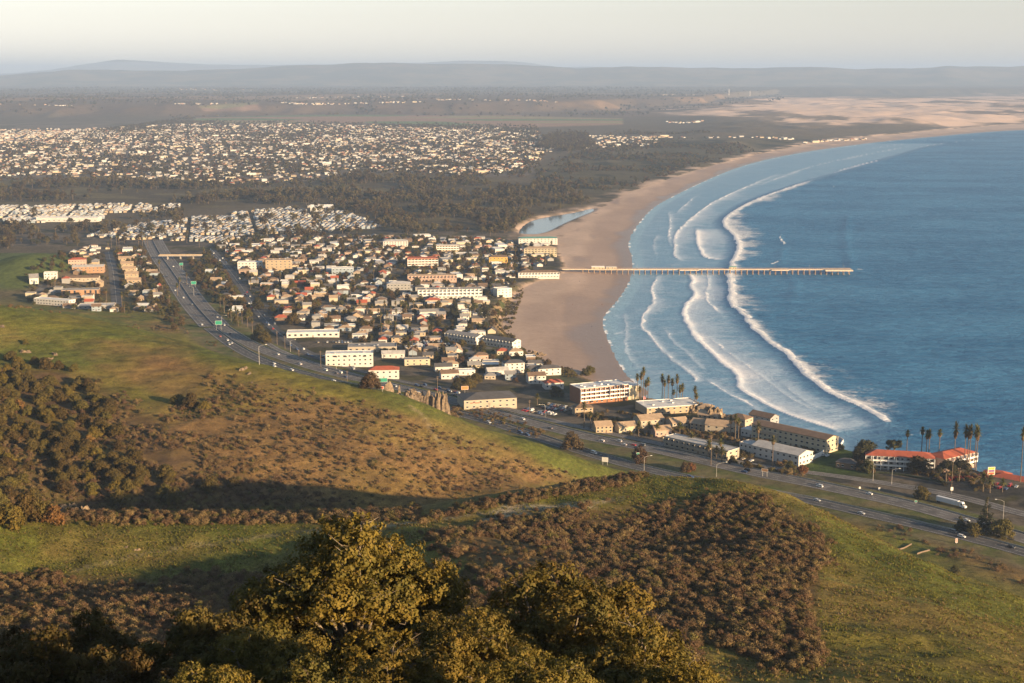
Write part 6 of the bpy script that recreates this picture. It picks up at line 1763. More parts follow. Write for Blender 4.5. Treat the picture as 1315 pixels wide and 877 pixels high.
BL = [(32, 452, 1.8, "pale boulder at the head of the wooded hollow"), (70, 455, 1.5, "pale boulder under the bushy oak on the left ridge"), (66, 461, 1.2, "lower pale boulder beside the bushy oak"), (2, 419, 1.6, "tan boulder on the grass at the frame side"), (313, 474, 1.6, "largest grey boulder on the ridge crest above the highway"), (320, 480, 1.0, "small grey boulder on the ridge crest"), (323, 491, .8, "little boulder below the ridge crest boulders"),
      (85, 655, 3.0, "large grey rock in the shaded gully behind the rust tree"), (100, 660, 2.6, "broad dark rock lower in the shaded gully"), (122, 658, 2.2, "right hand end rock of the shaded gully outcrop"), (162, 702, .7, "flat pale rock lying in the meadow"), (176, 706, .7, "second flat pale rock lying in the meadow"),
      (1120, 716, .5, "small tan stone high on the green spur"), (1143, 724, .5, "tan stone farther out on the green spur"), (1170, 744, .6, "tan stone in the middle of the green spur"), (1225, 768, .6, "outermost tan stone on the green spur"), (1078, 788, .7, "tan stone beside the brush edge on the spur"), (1245, 834, .7, "lowest tan stone on the green spur"),
      (700, 687, 1.0, "pale bare stone inside the brush"), (675, 683, .7, "low pale stone inside the brush")]
for px, py, sc, lb in BL:
    o = obj("boulder", random.choice(rsm), None, at(px, py) - Vector((0, 0, .25 * sc))); sc *= .62 if py > 690 else .85; o.scale = (sc * 1.3, sc, sc * .6); o.rotation_euler = (0, 0, random.uniform(0, 6.28)); tag(o, lb, "boulder")

# ------------------------------------------------------------------ pool wall, red bank, hedges, fences, overpass
wallm = mat("white_wall", (0.66, 0.64, 0.60), 0.85, 0.1, 0.2)
def ribbon_wall(name, label, cat, pts, h, th, m, zoff=0.0, plane=None):
    P = smooth_line([(np.array(at(a, b))[:2] if plane is None else on_plane(a, b, plane)) for a, b in pts], 2); P = resample(P, 3.0)
    a_, b_ = strip_v(P, 0, th, 0)
    V = []
    for (ax, ay), (bx, by) in zip(a_, b_):
        z = float(gheight((ax + bx) / 2, (ay + by) / 2)) + zoff
        V += [(ax, ay, z - 1.5), (bx, by, z - 1.5), (bx, by, z + h), (ax, ay, z + h)]
    Fs = []
    for i in range(len(P) - 1):
        for j in range(4): Fs.append((i * 4 + j, i * 4 + (j + 1) % 4, (i + 1) * 4 + (j + 1) % 4, (i + 1) * 4 + j))
    Fs += [(0, 1, 2, 3), tuple((len(P) - 1) * 4 + j for j in (3, 2, 1, 0))]
    b = MB(); b.v = V; b.f = Fs; b.m = [0] * len(Fs)
    return tag(b.build(name, m), label, cat)
ribbon_wall("retaining_wall", "white curved retaining wall around the motel pool terrace", "wall", [(1024, 597), (1040, 592), (1062, 582), (1080, 572), (1084, 568), (1076, 565), (1062, 564)], 3.0, .5, wallm)
pw = at(1068, 574)
pool = empty("swimming_pool", pw + Vector((0, 0, .5)), R(-40)); tag(pool, "small turquoise swimming pool inside the white curved wall", "pool")
MB().box(-7, 7, -4, 4, -.8, .1).build("coping", concrete, pool); poolm = mat("pool_water", (0.06, 0.36, 0.42), 0.1, 0.05); MB().box(-6, 6, -3, 3, .103, .16).build("water", poolm, pool)
ribbon_wall("wooden_fence", "plain wooden fence corner on the brown slope over the highway", "fence", [(1155, 700), (1171, 692)], .9, .1, mat("fence_timber", (0.16, 0.115, 0.08)), 0, 25)
ribbon_wall("wooden_fence", "longer wooden fence stretch past the fence corner", "fence", [(1178, 706), (1195, 700)], .9, .1, mat("fence_timber", (0.16, 0.115, 0.08)), 0, 25)
ribbon_wall("hedge", "long clipped dark hedge in front of the red roofed inn", "hedge", [(1122, 607), (1150, 609), (1180, 614), (1215, 621)], 1.3, 2.0, mat("hedge_green", (0.035, 0.042, 0.016), 0.95, 0.4, 1.5))
ribbon_wall("retaining_wall", "tan wall along the town parking lot among palms", "wall", [(455, 409), (475, 409), (495, 406), (507, 401)], 2.2, .5, W["cream"])
def mound(name, label, cat, pts, h, leafm_, n, leaf=.3):
    P = [np.array(at(a, b)) for a, b in pts]
    L = []
    for i in range(len(P) - 1):
        for f in (0, .33, .66):
            q = P[i] * (1 - f) + P[i + 1] * f
            L.append((q[0], q[1], q[2] + h * .2, 4, 3, h))
    V, F4 = leaf_cloud(L, n, 16, leaf, 5, .7)
    c = V.mean(0)
    o = obj(name, mesh_np(name, V - c, F4, leafm_), None, Vector(c)); return tag(o, label, cat)
mound("flower_bank", "bright red flowering bank below the inn parking", "flowers", [(1218, 616), (1232, 616), (1246, 614), (1262, 612), (1268, 610)], 1.6, ice_l, 260)
# barriers along the highway
for L, off, lb in [(HW, 0, "long pale concrete barrier down the middle of the wide highway"), (HF, 8.3, "thin steel guard rail on the town side of the highway"), (HN, 7.2, "thin steel guard rail at the median edge of the hill carriageway")]:
    P = resample(L, 8.0); a_, b_ = strip_v(P, off, .5 if off == 0 else .18, 0); Vb = []
    hb_ = .95 if off == 0 else .75
    for (ax, ay), (bx, by) in zip(a_, b_):
        z = float(gheight((ax + bx) / 2, (ay + by) / 2)) + .15; Vb += [(ax, ay, z - .6), (bx, by, z - .6), (bx, by, z + hb_), (ax, ay, z + hb_)]
    bb = MB(); bb.v = Vb; bb.f = [(i * 4 + j, i * 4 + (j + 1) % 4, (i + 1) * 4 + (j + 1) % 4, (i + 1) * 4 + j) for i in range(len(P) - 1) for j in range(4)]; bb.m = [0] * len(bb.f)
    tag(bb.build("road_barrier" if off == 0 else "guard_rail", concrete if off == 0 else lampm), lb, "barrier")
# brush round the pinnacle rock
pb2 = sample(-180, -20, 1040, 1120, 900, lambda x, y, px, py: .8 * poly_p(px, py, [(495, 508), (540, 500), (585, 512), (590, 535), (540, 545), (500, 530)], 4)); nr = len(pb2)
if nr: scatter("rock_brush", "dark brush growing around the pinnacle rock", pb2, rng.uniform(.9, 2.2, nr), rng.uniform(0, 6.28, nr), rng.integers(0, 6, nr), SHRUB)
# overpass across the highway
ov = at(232, 333); t = empty("overpass", (ov.x, ov.y, ov.z), R(2)); tag(t, "concrete overpass crossing the highway between the tree rows", "bridge")
MB().box(-32, 32, -4, 4, 5.2, 6.2).build("deck", concrete, t)
for s in (-3.9, 3.9): MB().box(-32, 32, s - .15, s + .15, 6.203, 7.2).build("parapet", W["tan"], t)
for x in (-19, 0, 19): MB().box(x - .6, x + .6, -3, 3, -1, 5.197).build("pier_column", concrete, t)

# ------------------------------------------------------------------ signs, lamps, poles
green = mat("sign_green", (0.015, 0.22, 0.14), 0.6, 0.05); signback = mat("sign_white", (0.70, 0.68, 0.62), 0.7, 0.08); steel = lampm
poletim = mat("pole_timber", (0.19, 0.135, 0.09), 0.95, 0.2, 2)
def sign(name, label, px, py, w_, h_, post, m, yaw=0, two=False, arm=0):
    p = at(px, py); t = empty(name, p, R(yaw)); tag(t, label, "sign")
    xs = (-w_ * .35, w_ * .35) if two else (0,)
    for x in xs: MB().tube([(x + arm, 0, -.5), (x + arm, 0, post + h_ * .8)], .14, .12, 6).build("post", steel, t)
    if arm: MB().tube([(arm, 0, post + h_ * .6), (-w_ / 2, 0, post + h_ * .6)], .1, .08, 6).build("arm", steel, t)
    b = MB().box(-w_ / 2, w_ / 2, -.22, -.12, post, post + h_); b.build("panel", m, t)
    bo = MB()
    for a, c, d_, e in ((-w_ / 2, w_ / 2, post, post + .12), (-w_ / 2, w_ / 2, post + h_ - .12, post + h_), (-w_ / 2, -w_ / 2 + .12, post + .12, post + h_ - .12), (w_ / 2 - .12, w_ / 2, post + .12, post + h_ - .12)): bo.box(a, c, -.235, -.223, d_, e)
    bo.build("border", trimw if m is not signback else mat("sign_edge", (0.4, 0.39, 0.36)), t)
    return t
sign("highway_sign", "large green highway sign nearest the long palm row", 281, 424, 7, 4.2, 6, green, 8, True)
sign("highway_sign", "green highway sign farther up the wide highway", 249, 371, 6.5, 4, 6, green, 8, True)
sign("highway_sign", "farthest green highway sign under the overpass trees", 233, 346, 5, 3.5, 6, green, 8, True)
sg = sign("highway_sign", "green exit sign on a tall post beside the pinnacle rock", 492, 500, 7.5, 3.6, 6.5, green, 10, False, 3.6)
for q in ((-2.6, -.8, .9, 1.15), (-.4, 2.4, 1.7, 2.0), (-2.6, .2, 2.4, 2.65)): pass
sign("highway_sign", "white backed road sign at the foot of the ridge", 777, 597, 4.6, 3.4, 2.2, signback, -20, True)
sign("highway_sign", "small green marker sign at the roadside tree", 819, 595, 2.2, 1.8, 6.0, green, 10)
sign("highway_sign", "small green marker sign on the grass strip by the truck", 1176, 647, 1.6, 1.2, 1.2, green, -10)
t = sign("notice_board", "brown wooden notice board on two posts by the frontage road", 982, 612, 4.4, 2.2, 3.4, mat("board_brown", (0.26, 0.15, 0.08)), -25, True)
sign("pole_sign", "orange and white sign on a pole at the roadside parking", 597, 507, 6, 3.2, 4.5, mat("sign_orange", (0.55, 0.20, 0.07)), 12)
t = sign("lodging_sign", "tall lodging sign with yellow and red panels on a pole", 1272, 620, 5, 5.5, 5.5, mat("sign_cream", (0.70, 0.58, 0.36)), 8)
MB().box(-2.1, 2.1, -.26, -.24, 9.3, 10.7).build("upper_panel", mat("sign_yellow", (0.62, 0.36, 0.05)), t); MB().box(-2.1, 2.1, -.26, -.24, 7.6, 9.0).build("middle_panel", mat("sign_purple", (0.16, 0.07, 0.20)), t); MB().box(-2.1, 2.1, -.26, -.24, 5.9, 7.3).build("lower_panel", mat("sign_red", (0.5, 0.09, 0.04)), t)
sign("road_sign", "small white road sign on the grass before the inn hedge", 1222, 634, 1.8, 2.4, 2.2, signback, 0)
sign("road_sign", "first small white marker along the frontage verge", 1104, 629, 1.3, 1.4, .8, signback, 0)
sign("road_sign", "second small white marker along the frontage verge", 1129, 630, 1.3, 1.4, .8, signback, 0)
sign("road_sign", "red and white marker board beside the hill carriageway", 1228, 698, 1.2, 2.6, .6, mat("marker_red", (0.62, 0.30, 0.24)), 0)
sign("road_sign", "red warning sign on the ridge beside the exit sign", 491, 503, 1.8, 1.8, 1.8, mat("sign_red", (0.5, 0.09, 0.04)), 0)
def street_lamp(px, py, H, yaw, label, arm=4.5):
    t = empty("street_lamp", at(px, py), R(yaw)); tag(t, label, "street lamp", "street lamps along the highway")
    MB().tube([(0, 0, -.4), (0, 0, H)], .15, .09, 7).build("pole", steel, t)
    MB().tube([(0, 0, H - .2), (arm * .4, 0, H + .7), (arm, 0, H + 1.0)], .085, .06, 6).build("arm", steel, t)
    MB().box(arm - .2, arm + 1.0, -.24, .24, H + .93, H + 1.15).build("lamp_head", lens, t)
street_lamp(827, 609, 11.5, 15, "curved steel street lamp rising in front of the dark motel")
street_lamp(1288, 668, 12, 170, "curved steel street lamp beside the tallest cypress")
street_lamp(920, 612, 8.5, 20, "street lamp with its head just over the green dome", 7)
for px, py, H, yw, lb in [(333, 468, 12, 20, "street lamp with signal arm at the ramp junction"), (285, 418, 10, 10, "street lamp by the palms where the main street starts"), (249, 380, 11, 170, "street lamp at the wide highway edge"), (432, 474, 11, 10, "street lamp before the white arched inn"), (373, 452, 11, 20, "street lamp between ramp and main street"), (700, 536, 10, 200, "street lamp at the roadside parking entrance"), (1121, 618, 11, 0, "street lamp below the pool slope"), (1145, 622, 10, 0, "street lamp on the verge before the inn")]:
    street_lamp(px, py, H, yw, lb)
def utility_pole(px, py, H, label):
    t = empty("utility_pole", at(px, py), R(random.uniform(0, 40))); tag(t, label, "utility pole", "timber utility poles")
    MB().tube([(0, 0, -.5), (0, 0, H)], .2, .13, 7).build("pole", poletim, t)
    MB().box(-1.3, 1.3, -.08, .08, H - .9, H - .72).box(-1, 1, -.08, .08, H - 2.1, H - 1.95).build("crossarm", poletim, t)
for px, py, H, lb in [(913, 598, 22, "tallest timber pole in front of the dark motel"), (412, 472, 16, "timber pole at the street junction before the white inn"), (356, 443, 14, "timber pole at the main street bend"), (417, 412, 17, "thin tall pole over the town houses"), (530, 467, 15, "timber pole beside the cream flat apartments"), (562, 505, 15, "timber pole by the roadside parking"), (137, 400, 13, "timber pole at the straight left street"), (149, 402, 12, "timber pole near the straight street end"), (1222, 626, 20, "tall pale pole among the inn pines"), (680, 534, 13, "timber pole near the beige roadside building"), (50, 306, 20, "tall light mast beyond the green knoll"), (72, 308, 20, "second tall light mast beyond the green knoll"), (366, 448, 13, "timber pole on the ramp island"), (446, 490, 10, "short timber pole along the highway verge"), (384, 462, 10, "timber pole on the strip between ramp and highway")]:
    utility_pole(px, py, H, lb)
fp_ = at(826, 528); t = empty("flagpole", fp_, 0); tag(t, "white flagpole with a hanging flag in the hotel parking lot", "flagpole")
MB().tube([(0, 0, -.3), (0, 0, 13)], .1, .06, 6).build("pole", trimw, t)
MB().add([(.08, 0, 12.6), (1.6, .1, 12.2), (2.2, .3, 10.4), (.08, .05, 9.6), (.08, .06, 12.6), (1.6, .16, 12.2), (2.2, .36, 10.4), (.08, .11, 9.6)], [(0, 1, 2, 3), (7, 6, 5, 4), (0, 4, 5, 1), (1, 5, 6, 2), (2, 6, 7, 3), (3, 7, 4, 0)]).build("flag", mat("flag_cloth", (0.45, 0.16, 0.16), 0.9, 0.5, 1.2), t)

# ------------------------------------------------------------------ cars
rubber = mat("tyre_rubber", (0.02, 0.02, 0.02), 0.9); rimm = mat("wheel_rim", (0.5, 0.5, 0.5), 0.35, 0.05, 1, .8); hl = mat("headlight_glass", (0.75, 0.75, 0.7), 0.2, 0.03); tl = mat("tail_light", (0.35, 0.02, 0.02), 0.3, 0.03)
CARC = {"white": (0.72, 0.72, 0.70), "silver": (0.45, 0.46, 0.47), "black": (0.025, 0.025, 0.028), "grey": (0.16, 0.165, 0.17), "red": (0.35, 0.03, 0.025), "blue": (0.05, 0.09, 0.20), "tan": (0.36, 0.31, 0.24), "green": (0.05, 0.09, 0.06)}
CM = {k: mat("car_paint_" + k, c, 0.25, 0.03) for k, c in CARC.items()}
def car_body_mb(kind):
    b = MB()
    if kind == "van": side = [(-2.4, .35), (2.4, .35), (2.45, .9), (2.0, 1.15), (1.5, 1.95), (-2.3, 2.0), (-2.45, 1.0)]
    elif kind == "suv": side = [(-2.25, .4), (2.25, .4), (2.3, .95), (1.25, 1.12), (.65, 1.72), (-1.9, 1.76), (-2.25, 1.15)]
    else: side = [(-2.2, .32), (2.2, .32), (2.25, .75), (1.2, .92), (.55, 1.42), (-1.0, 1.44), (-1.75, .98), (-2.25, .9)]
    n = len(side); ws = .9
    def inset(z): return ws - max(0, z - .95) * .22
    vs = [(x, -inset(z), z) for x, z in side] + [(x, inset(z), z) for x, z in side]
    b.add(vs, [tuple(range(n)), tuple(range(2 * n - 1, n - 1, -1))] + [(i, n + i, n + (i + 1) % n, (i + 1) % n) for i in range(n)], 0)
    return b, side, inset
def win_mb(kind):
    b = MB()
    if kind == "van": q = [(1.35, 1.2), (1.2, 1.75), (-2.1, 1.78), (-2.15, 1.2)]; fr = [(2.0, 1.17), (1.52, 1.9)]; rr = [(-2.44, 1.15), (-2.33, 1.85)]
    elif kind == "suv": q = [(1.05, 1.16), (.55, 1.6), (-1.75, 1.64), (-1.95, 1.18)]; fr = [(1.22, 1.14), (.7, 1.67)]; rr = [(-2.22, 1.2), (-1.93, 1.7)]
    else: q = [(1.0, .97), (.5, 1.34), (-.95, 1.36), (-1.5, 1.0)]; fr = [(1.17, .95), (.6, 1.38)]; rr = [(-1.72, 1.0), (-1.06, 1.4)]
    f = lambda z: .9 - max(0, z - .95) * .22
    for s in (-1, 1):
        vs = [(x, s * (f(z) + .012), z) for x, z in q]; b.add(vs, [(0, 1, 2, 3) if s > 0 else (3, 2, 1, 0)])
    for (x0, z0), (x1, z1) in (fr, rr):
        e = .02 if x0 > 0 else -.02
        b.add([(x0 + e, -.75, z0), (x0 + e, .75, z0), (x1 + e, .68, z1), (x1 + e, -.68, z1)], [(0, 1, 2, 3)])
    return b.mesh("window", glass)
whm = MB().tube([(0, -.11, 0), (0, .11, 0)], .33, .33, 12).mesh("wheel", rubber); rmm = MB().tube([(0, -.125, 0), (0, .125, 0)], .19, .19, 10).mesh("rim", rimm)
hlm = MB().box(-.05, .05, -.2, .2, -.09, .09).mesh("headlight", hl); tlm = MB().box(-.05, .05, -.18, .18, -.1, .1).mesh("tail_light", tl)
def car_full(kind, colr):
    t = empty("car", (0, 0, 0))
    b, side, ins = car_body_mb(kind); b.build("body", CM[colr], t)
    obj("window", cached("win" + kind, lambda: win_mb(kind)), t)
    for x in (-1.35, 1.35):
        for s in (-.82, .82):
            w_ = obj("wheel", whm, t, (x, s, .33)); obj("rim", rmm, w_)
    for s in (-.62, .62):
        obj("headlight", hlm, t, (2.24, s, .72)); obj("tail_light", tlm, t, (-2.24, s, .8))
    return t
def car_small_mesh(kind, colr):
    def f():
        b, side, ins = car_body_mb(kind); g = win_mb(kind)
        nb = len(b.v); b.v += [tuple(v.co) for v in g.vertices]
        for p in g.polygons: b.f.append(tuple(nb + i for i in p.vertices)); b.m.append(1)
        for x in (-1.35, 1.35):
            for s in (-.82, .82): b.tube([(x, s - .11, .33), (x, s + .11, .33)], .33, .33, 8, 2)
        return b.mesh("car", [CM[colr], glass, rubber])
    return cached(("car", kind, colr), f)
protoc = {}
ci_ = []
def put_car(x, y, z, hd, kind, colr, full, what):
    if full:
        k = (kind, colr)
        if k not in protoc: protoc[k] = car_full(kind, colr); t = protoc[k]
        else: t = copy_tree(protoc[k])
        t.location = (x, y, z); t.rotation_euler = (0, 0, hd)
    else:
        t = bpy.data.objects.new("car", car_small_mesh(kind, colr)); COL.objects.link(t); t.location = (x, y, z); t.rotation_euler = (0, 0, hd)
    t["category"] = "car"
    ci_.append((t, f"{colr} {'suv' if kind == 'suv' else 'van' if kind == 'van' else 'sedan car'} {what}"))
def along(line, x, y):
    d, par, _ = seg_dist(np.array([x]), np.array([y]), line); k = int(min(par[0], len(line) - 2)); q = line[k] + (par[0] - k) * (line[k + 1] - line[k]); tt = line[k + 1] - line[k]; tt = tt / np.hypot(*tt)
    return q, tt
def on_road(px, py, line, off, rev, kind, colr, full=True):
    p = on_plane(px, py, HZ + .8); q, tt = along(line, p[0], p[1]); nn = np.array([-tt[1], tt[0]])
    x, y = q + nn * off
    put_car(float(x), float(y), float(gheight(x, y)) + .2, math.atan2(tt[1], tt[0]) + (math.pi if rev else 0), kind, colr, full, "driving on the highway")
for px, py, L, off, rev, kd, cl in [(1241, 686, HN, -2, 0, "suv", "white"), (1309, 698, HN, 2, 0, "sedan", "black"), (1046, 627, HF, -3, 1, "suv", "white"), (769, 567, HF, -4, 1, "sedan", "white"), (801, 564, HF, 3, 1, "suv", "silver"),
                                   (795, 573, HF, -3, 1, "sedan", "silver"), (808, 573, HF, 0, 1, "sedan", "red"), (381, 474, HN, 1, 0, "suv", "white"), (379, 468, HF, -3, 1, "sedan", "white"), (355, 469, HN, -2, 0, "sedan", "silver"), (443, 486, HN, 2, 0, "sedan", "white"), (338, 457, HF, 2, 1, "sedan", "white"), (425, 480, HF, 0, 1, "sedan", "grey"),
                                   (285, 437, HN, 2, 0, "sedan", "white"), (280, 443, HN, -2, 0, "van", "silver"), (276, 432, HN, 0, 0, "sedan", "red"), (275, 430, HF, -2, 1, "sedan", "black"), (300, 440, HN, 2, 0, "sedan", "silver"), (510, 503, HF, 0, 1, "sedan", "grey"), (660, 540, HF, 2, 1, "sedan", "white"), (700, 551, HF, -2, 1, "sedan", "grey"), (722, 573, HN, 1, 0, "sedan", "blue"),
                                   (1312, 662, HF, 6, 1, "suv", "red"), (1301, 677, HF, -2, 1, "sedan", "black")]:
    on_road(px, py, L, off, rev, kd, cl)
for px, py, off, rev in [(232, 370, -12, 0), (238, 380, -8, 0), (229, 352, -12, 0), (248, 398, 7, 1), (255, 408, 11, 1), (225, 362, 8, 1), (262, 415, 5, 1), (243, 390, -4, 0), (232, 360, 4, 1), (268, 419, 10, 1), (236, 418, -12, 0), (220, 350, 12, 1), (216, 338, 6, 1), (210, 330, -7, 0), (258, 405, 9, 1), (240, 376, 12, 1)]:
    on_road(px, py, HW, off, rev, random.choice(["sedan", "suv", "sedan", "van"]), random.choice(["white", "silver", "white", "grey", "black", "blue"]), False)
for k in range(34):
    L_ = HF if k % 2 else HN; f = random.uniform(.12, .93); i = int(f * (len(L_) - 2)); tt = L_[i + 1] - L_[i]; tt = tt / np.hypot(*tt); nn = np.array([-tt[1], tt[0]])
    x, y = L_[i] + nn * random.choice([-4, 0, 3.5] if k % 2 else [-2.8, 2.8])
    put_car(float(x), float(y), float(gheight(x, y)) + .2, math.atan2(tt[1], tt[0]) + (math.pi if k % 2 else 0), random.choice(["sedan", "suv", "sedan", "van"]), random.choice(["white", "silver", "grey", "black", "blue", "white"]), False, "driving on the highway")
def lot(px, py, nx, ny, yaw, full, what, sx=2.9, sy=9.0, fill=.75):
    p = at(px, py); a = R(yaw)
    for j in range(ny):
        for i in range(nx):
            if random.random() > fill: continue
            u = (i - (nx - 1) / 2) * sx; v = (j - (ny - 1) / 2) * sy
            x = p.x + u * math.cos(a) - v * math.sin(a); y = p.y + u * math.sin(a) + v * math.cos(a)
            if not clear_of_heroes(x, y, 1.5) or road_dist(x, y) < 1: continue
            put_car(x, y, float(gheight(x, y)) + .05, a + math.pi / 2 + (math.pi if random.random() < .5 else 0) + R(random.uniform(-3, 3)), random.choice(["sedan", "suv", "sedan", "van", "sedan"]), random.choice(["white", "silver", "white", "grey", "black", "blue", "tan", "red"]), full, what)
lot(724, 525, 13, 3, -30, True, "parked in the hotel lot", 3.1, 8.5)
lot(690, 530, 10, 2, -32, True, "parked at the roadside lot", 3.1, 8, .7)
lot(600, 512, 12, 2, -28, False, "parked along the roadside row", 3.0, 9, .8)
lot(560, 443, 10, 4, 10, False, "parked in the large lot", 3.0, 11)
lot(520, 428, 16, 3, 8, False, "parked in the palm lot", 3.0, 11)
lot(1150, 603, 10, 1, -14, True, "parked before the inn", 3.2, 8, .8)
lot(1290, 626, 4, 2, -35, True, "parked beside the lodging sign", 4.2, 9, .8)
lot(640, 364, 12, 2, 6, False, "parked near the pier motel", 2.9, 10, .7)
lot(670, 339, 20, 2, 4, False, "parked in the pier lot", 2.9, 9, .8)
lot(430, 440, 12, 1, 8, False, "parked at the long low store", 3.0, 9, .8)
lot(1052, 584, 5, 1, -40, True, "parked at the pool terrace", 3.2, 8, .8)
lot(962, 592, 4, 1, -40, True, "parked between the motels", 3.4, 8, .8)
for k in range(60):
    f = random.random(); i = int(f * (len(PR) - 2)); tt = PR[i + 1] - PR[i]; tt = tt / np.hypot(*tt); nn = np.array([-tt[1], tt[0]]); s = random.choice([-4.6, 4.6, 2, -2])
    x, y = PR[i] + nn * s
    put_car(float(x), float(y), float(gheight(x, y)) + .18, math.atan2(tt[1], tt[0]) + (math.pi if s > 0 else 0), random.choice(["sedan", "suv", "van"]), random.choice(["white", "silver", "white", "grey", "black", "blue", "red"]), False, "on the main street")
for rn in STREETS:
    for q in rn[::2]:
        if random.random() < .30 and len(ci_) < 275:
            hz = abs(rn[0][0] - rn[-1][0]) > 5
            x, y = (q[0], q[1] + random.choice([-3.2, 3.2])) if hz else (q[0] + random.choice([-3.2, 3.2]), q[1])
            put_car(x, y, float(gheight(x, y)) + .15, (0 if hz else math.pi / 2) + random.choice([0, math.pi]), random.choice(["sedan", "suv", "van"]), random.choice(["white", "silver", "white", "grey", "black"]), False, "parked on a town street")
label_all(ci_, "cars around the seaside town and highway")
print("cars", len(ci_))
# the articulated lorry on the frontage road
p = on_plane(1223, 645, 23.0); q, tt = along(FR, p[0], p[1]); hd = math.atan2(tt[1], tt[0])
tr = empty("lorry", (float(p[0]), float(p[1]), float(gheight(p[0], p[1])) + .2), hd); tag(tr, "white articulated lorry parked on the verge near the tall cypress", "lorry")
whitep = mat("lorry_white", (0.62, 0.63, 0.64), 0.5, 0.05)
MB().box(-11, 4.5, -1.3, 1.3, 1.2, 4.1).build("trailer", whitep, tr); MB().box(-10.5, 9.2, -.5, .5, .75, 1.15).build("chassis", steel, tr)
b = MB(); sd_ = [(5.4, .7), (9.6, .7), (9.7, 1.7), (8.3, 2.0), (7.9, 3.1), (7.4, 3.9), (5.4, 3.9)]
n = len(sd_); b.add([(x, -1.2, z) for x, z in sd_] + [(x, 1.2, z) for x, z in sd_], [tuple(range(n)), tuple(range(2 * n - 1, n - 1, -1))] + [(i, n + i, n + (i + 1) % n, (i + 1) % n) for i in range(n)])
cab = b.build("cab", CM["white"], tr); MB().add([(8.33, -1.05, 2.05), (8.33, 1.05, 2.05), (7.95, 1.05, 3.0), (7.95, -1.05, 3.0)], [(0, 1, 2, 3)]).build("windscreen", glass, cab)
for s in (-1.21, 1.21): MB().box(6.6, 7.9, s - .02, s + .02, 2.1, 2.9).build("window", glass, cab)
bw = MB().tube([(0, -.28, 0), (0, .28, 0)], .52, .52, 12).mesh("wheel", rubber)
for x in (-9.8, -8.6, 5.9, 6.9, 9.0):
    for s in (-1.0, 1.0): obj("wheel", bw, tr, (x, s, .52))

# ------------------------------------------------------------------ people on the sand
def person_mesh():
    me = bpy.data.meshes.new("person"); bm = bmesh.new()
    J = {"pel": (0, 0, .95, .15, .11), "che": (0, 0, 1.32, .19, .12), "nec": (0, 0, 1.5, .065, .06), "hea": (0, .01, 1.62, .10, .11), "top": (0, 0, 1.72, .07, .08)}
    for s, n_ in ((-1, "l"), (1, "r")):
        J["hip" + n_] = (s * .1, 0, .88, .1, .1); J["kne" + n_] = (s * .12, .03 * s, .48, .065, .065); J["ank" + n_] = (s * .13, -.1 * s, .07, .045, .045); J["toe" + n_] = (s * .15, .12 - .1 * s, .03, .04, .03)
        J["sho" + n_] = (s * .2, 0, 1.42, .065, .065); J["elb" + n_] = (s * .27, .02 * s, 1.13, .045, .045); J["han" + n_] = (s * .28, .1, .88, .035, .035)
    E = [("pel", "che"), ("che", "nec"), ("nec", "hea"), ("hea", "top")]
    for n_ in "lr": E += [("pel", "hip" + n_), ("hip" + n_, "kne" + n_), ("kne" + n_, "ank" + n_), ("ank" + n_, "toe" + n_), ("che", "sho" + n_), ("sho" + n_, "elb" + n_), ("elb" + n_, "han" + n_)]
    ks = list(J); vs = {k: bm.verts.new(J[k][:3]) for k in ks}
    for a, b_ in E: bm.edges.new((vs[a], vs[b_]))
    bm.to_mesh(me); bm.free()
    o = bpy.data.objects.new("person", me); COL.objects.link(o)
    m1 = o.modifiers.new("s", 'SKIN'); m2 = o.modifiers.new("d", 'SUBSURF'); m2.levels = 1
    for i, k in enumerate(ks): me.skin_vertices[0].data[i].radius = J[k][3:]
    me.skin_vertices[0].data[0].use_root = True
    out = bpy.data.meshes.new_from_object(o.evaluated_get(bpy.context.evaluated_depsgraph_get()))
    bpy.data.objects.remove(o)
    return out
pbase = person_mesh()
skin = mat("skin", (0.45, 0.28, 0.20)); hairm = mat("hair", (0.05, 0.035, 0.025))
def dressed(top, legs):
    m = pbase.copy(); m.name = "person"; m.materials.clear()
    for x in (top, legs, skin, hairm): m.materials.append(x)
    for p in m.polygons:
        c = p.center
        p.material_index = 3 if (c.z > 1.66 or (c.z > 1.58 and c.y < -.02)) else 2 if (c.z > 1.47 or (abs(c.x) > .22 and c.z < 1.12 and c.z > .8)) else 0 if c.z > .95 else 1 if c.z > .1 else 3
    return m
cl_w = mat("cloth_white", (0.7, 0.68, 0.65)); cl_d = mat("cloth_dark", (0.03, 0.035, 0.05)); cl_r = mat("cloth_red", (0.4, 0.06, 0.05)); cl_b = mat("cloth_blue", (0.08, 0.14, 0.3))
PM = [(dressed(cl_w, cl_d), "white top and dark trousers"), (dressed(cl_d, cl_b), "dark top and blue trousers"), (dressed(cl_r, cl_d), "red top and dark trousers"), (dressed(cl_b, cl_w), "blue top and pale trousers")]
pi_ = []
for px, py in [(722, 390), (713, 398), (735, 392), (748, 368), (751, 362), (773, 392), (765, 391), (731, 390), (776, 345), (790, 330), (744, 362), (838, 330), (822, 310), (760, 420), (795, 478), (799, 472), (790, 465), (812, 497), (772, 447), (880, 268)]:
    p = at(px, py)
    if p.z < .2: continue
    k = random.randrange(4); o = bpy.data.objects.new("person", PM[k][0]); COL.objects.link(o); o.location = p; o.rotation_euler = (0, 0, random.uniform(0, 6.28)); o["category"] = "person"
    pi_.append((o, "person in " + PM[k][1]))
label_all(pi_, "people walking on the beach")

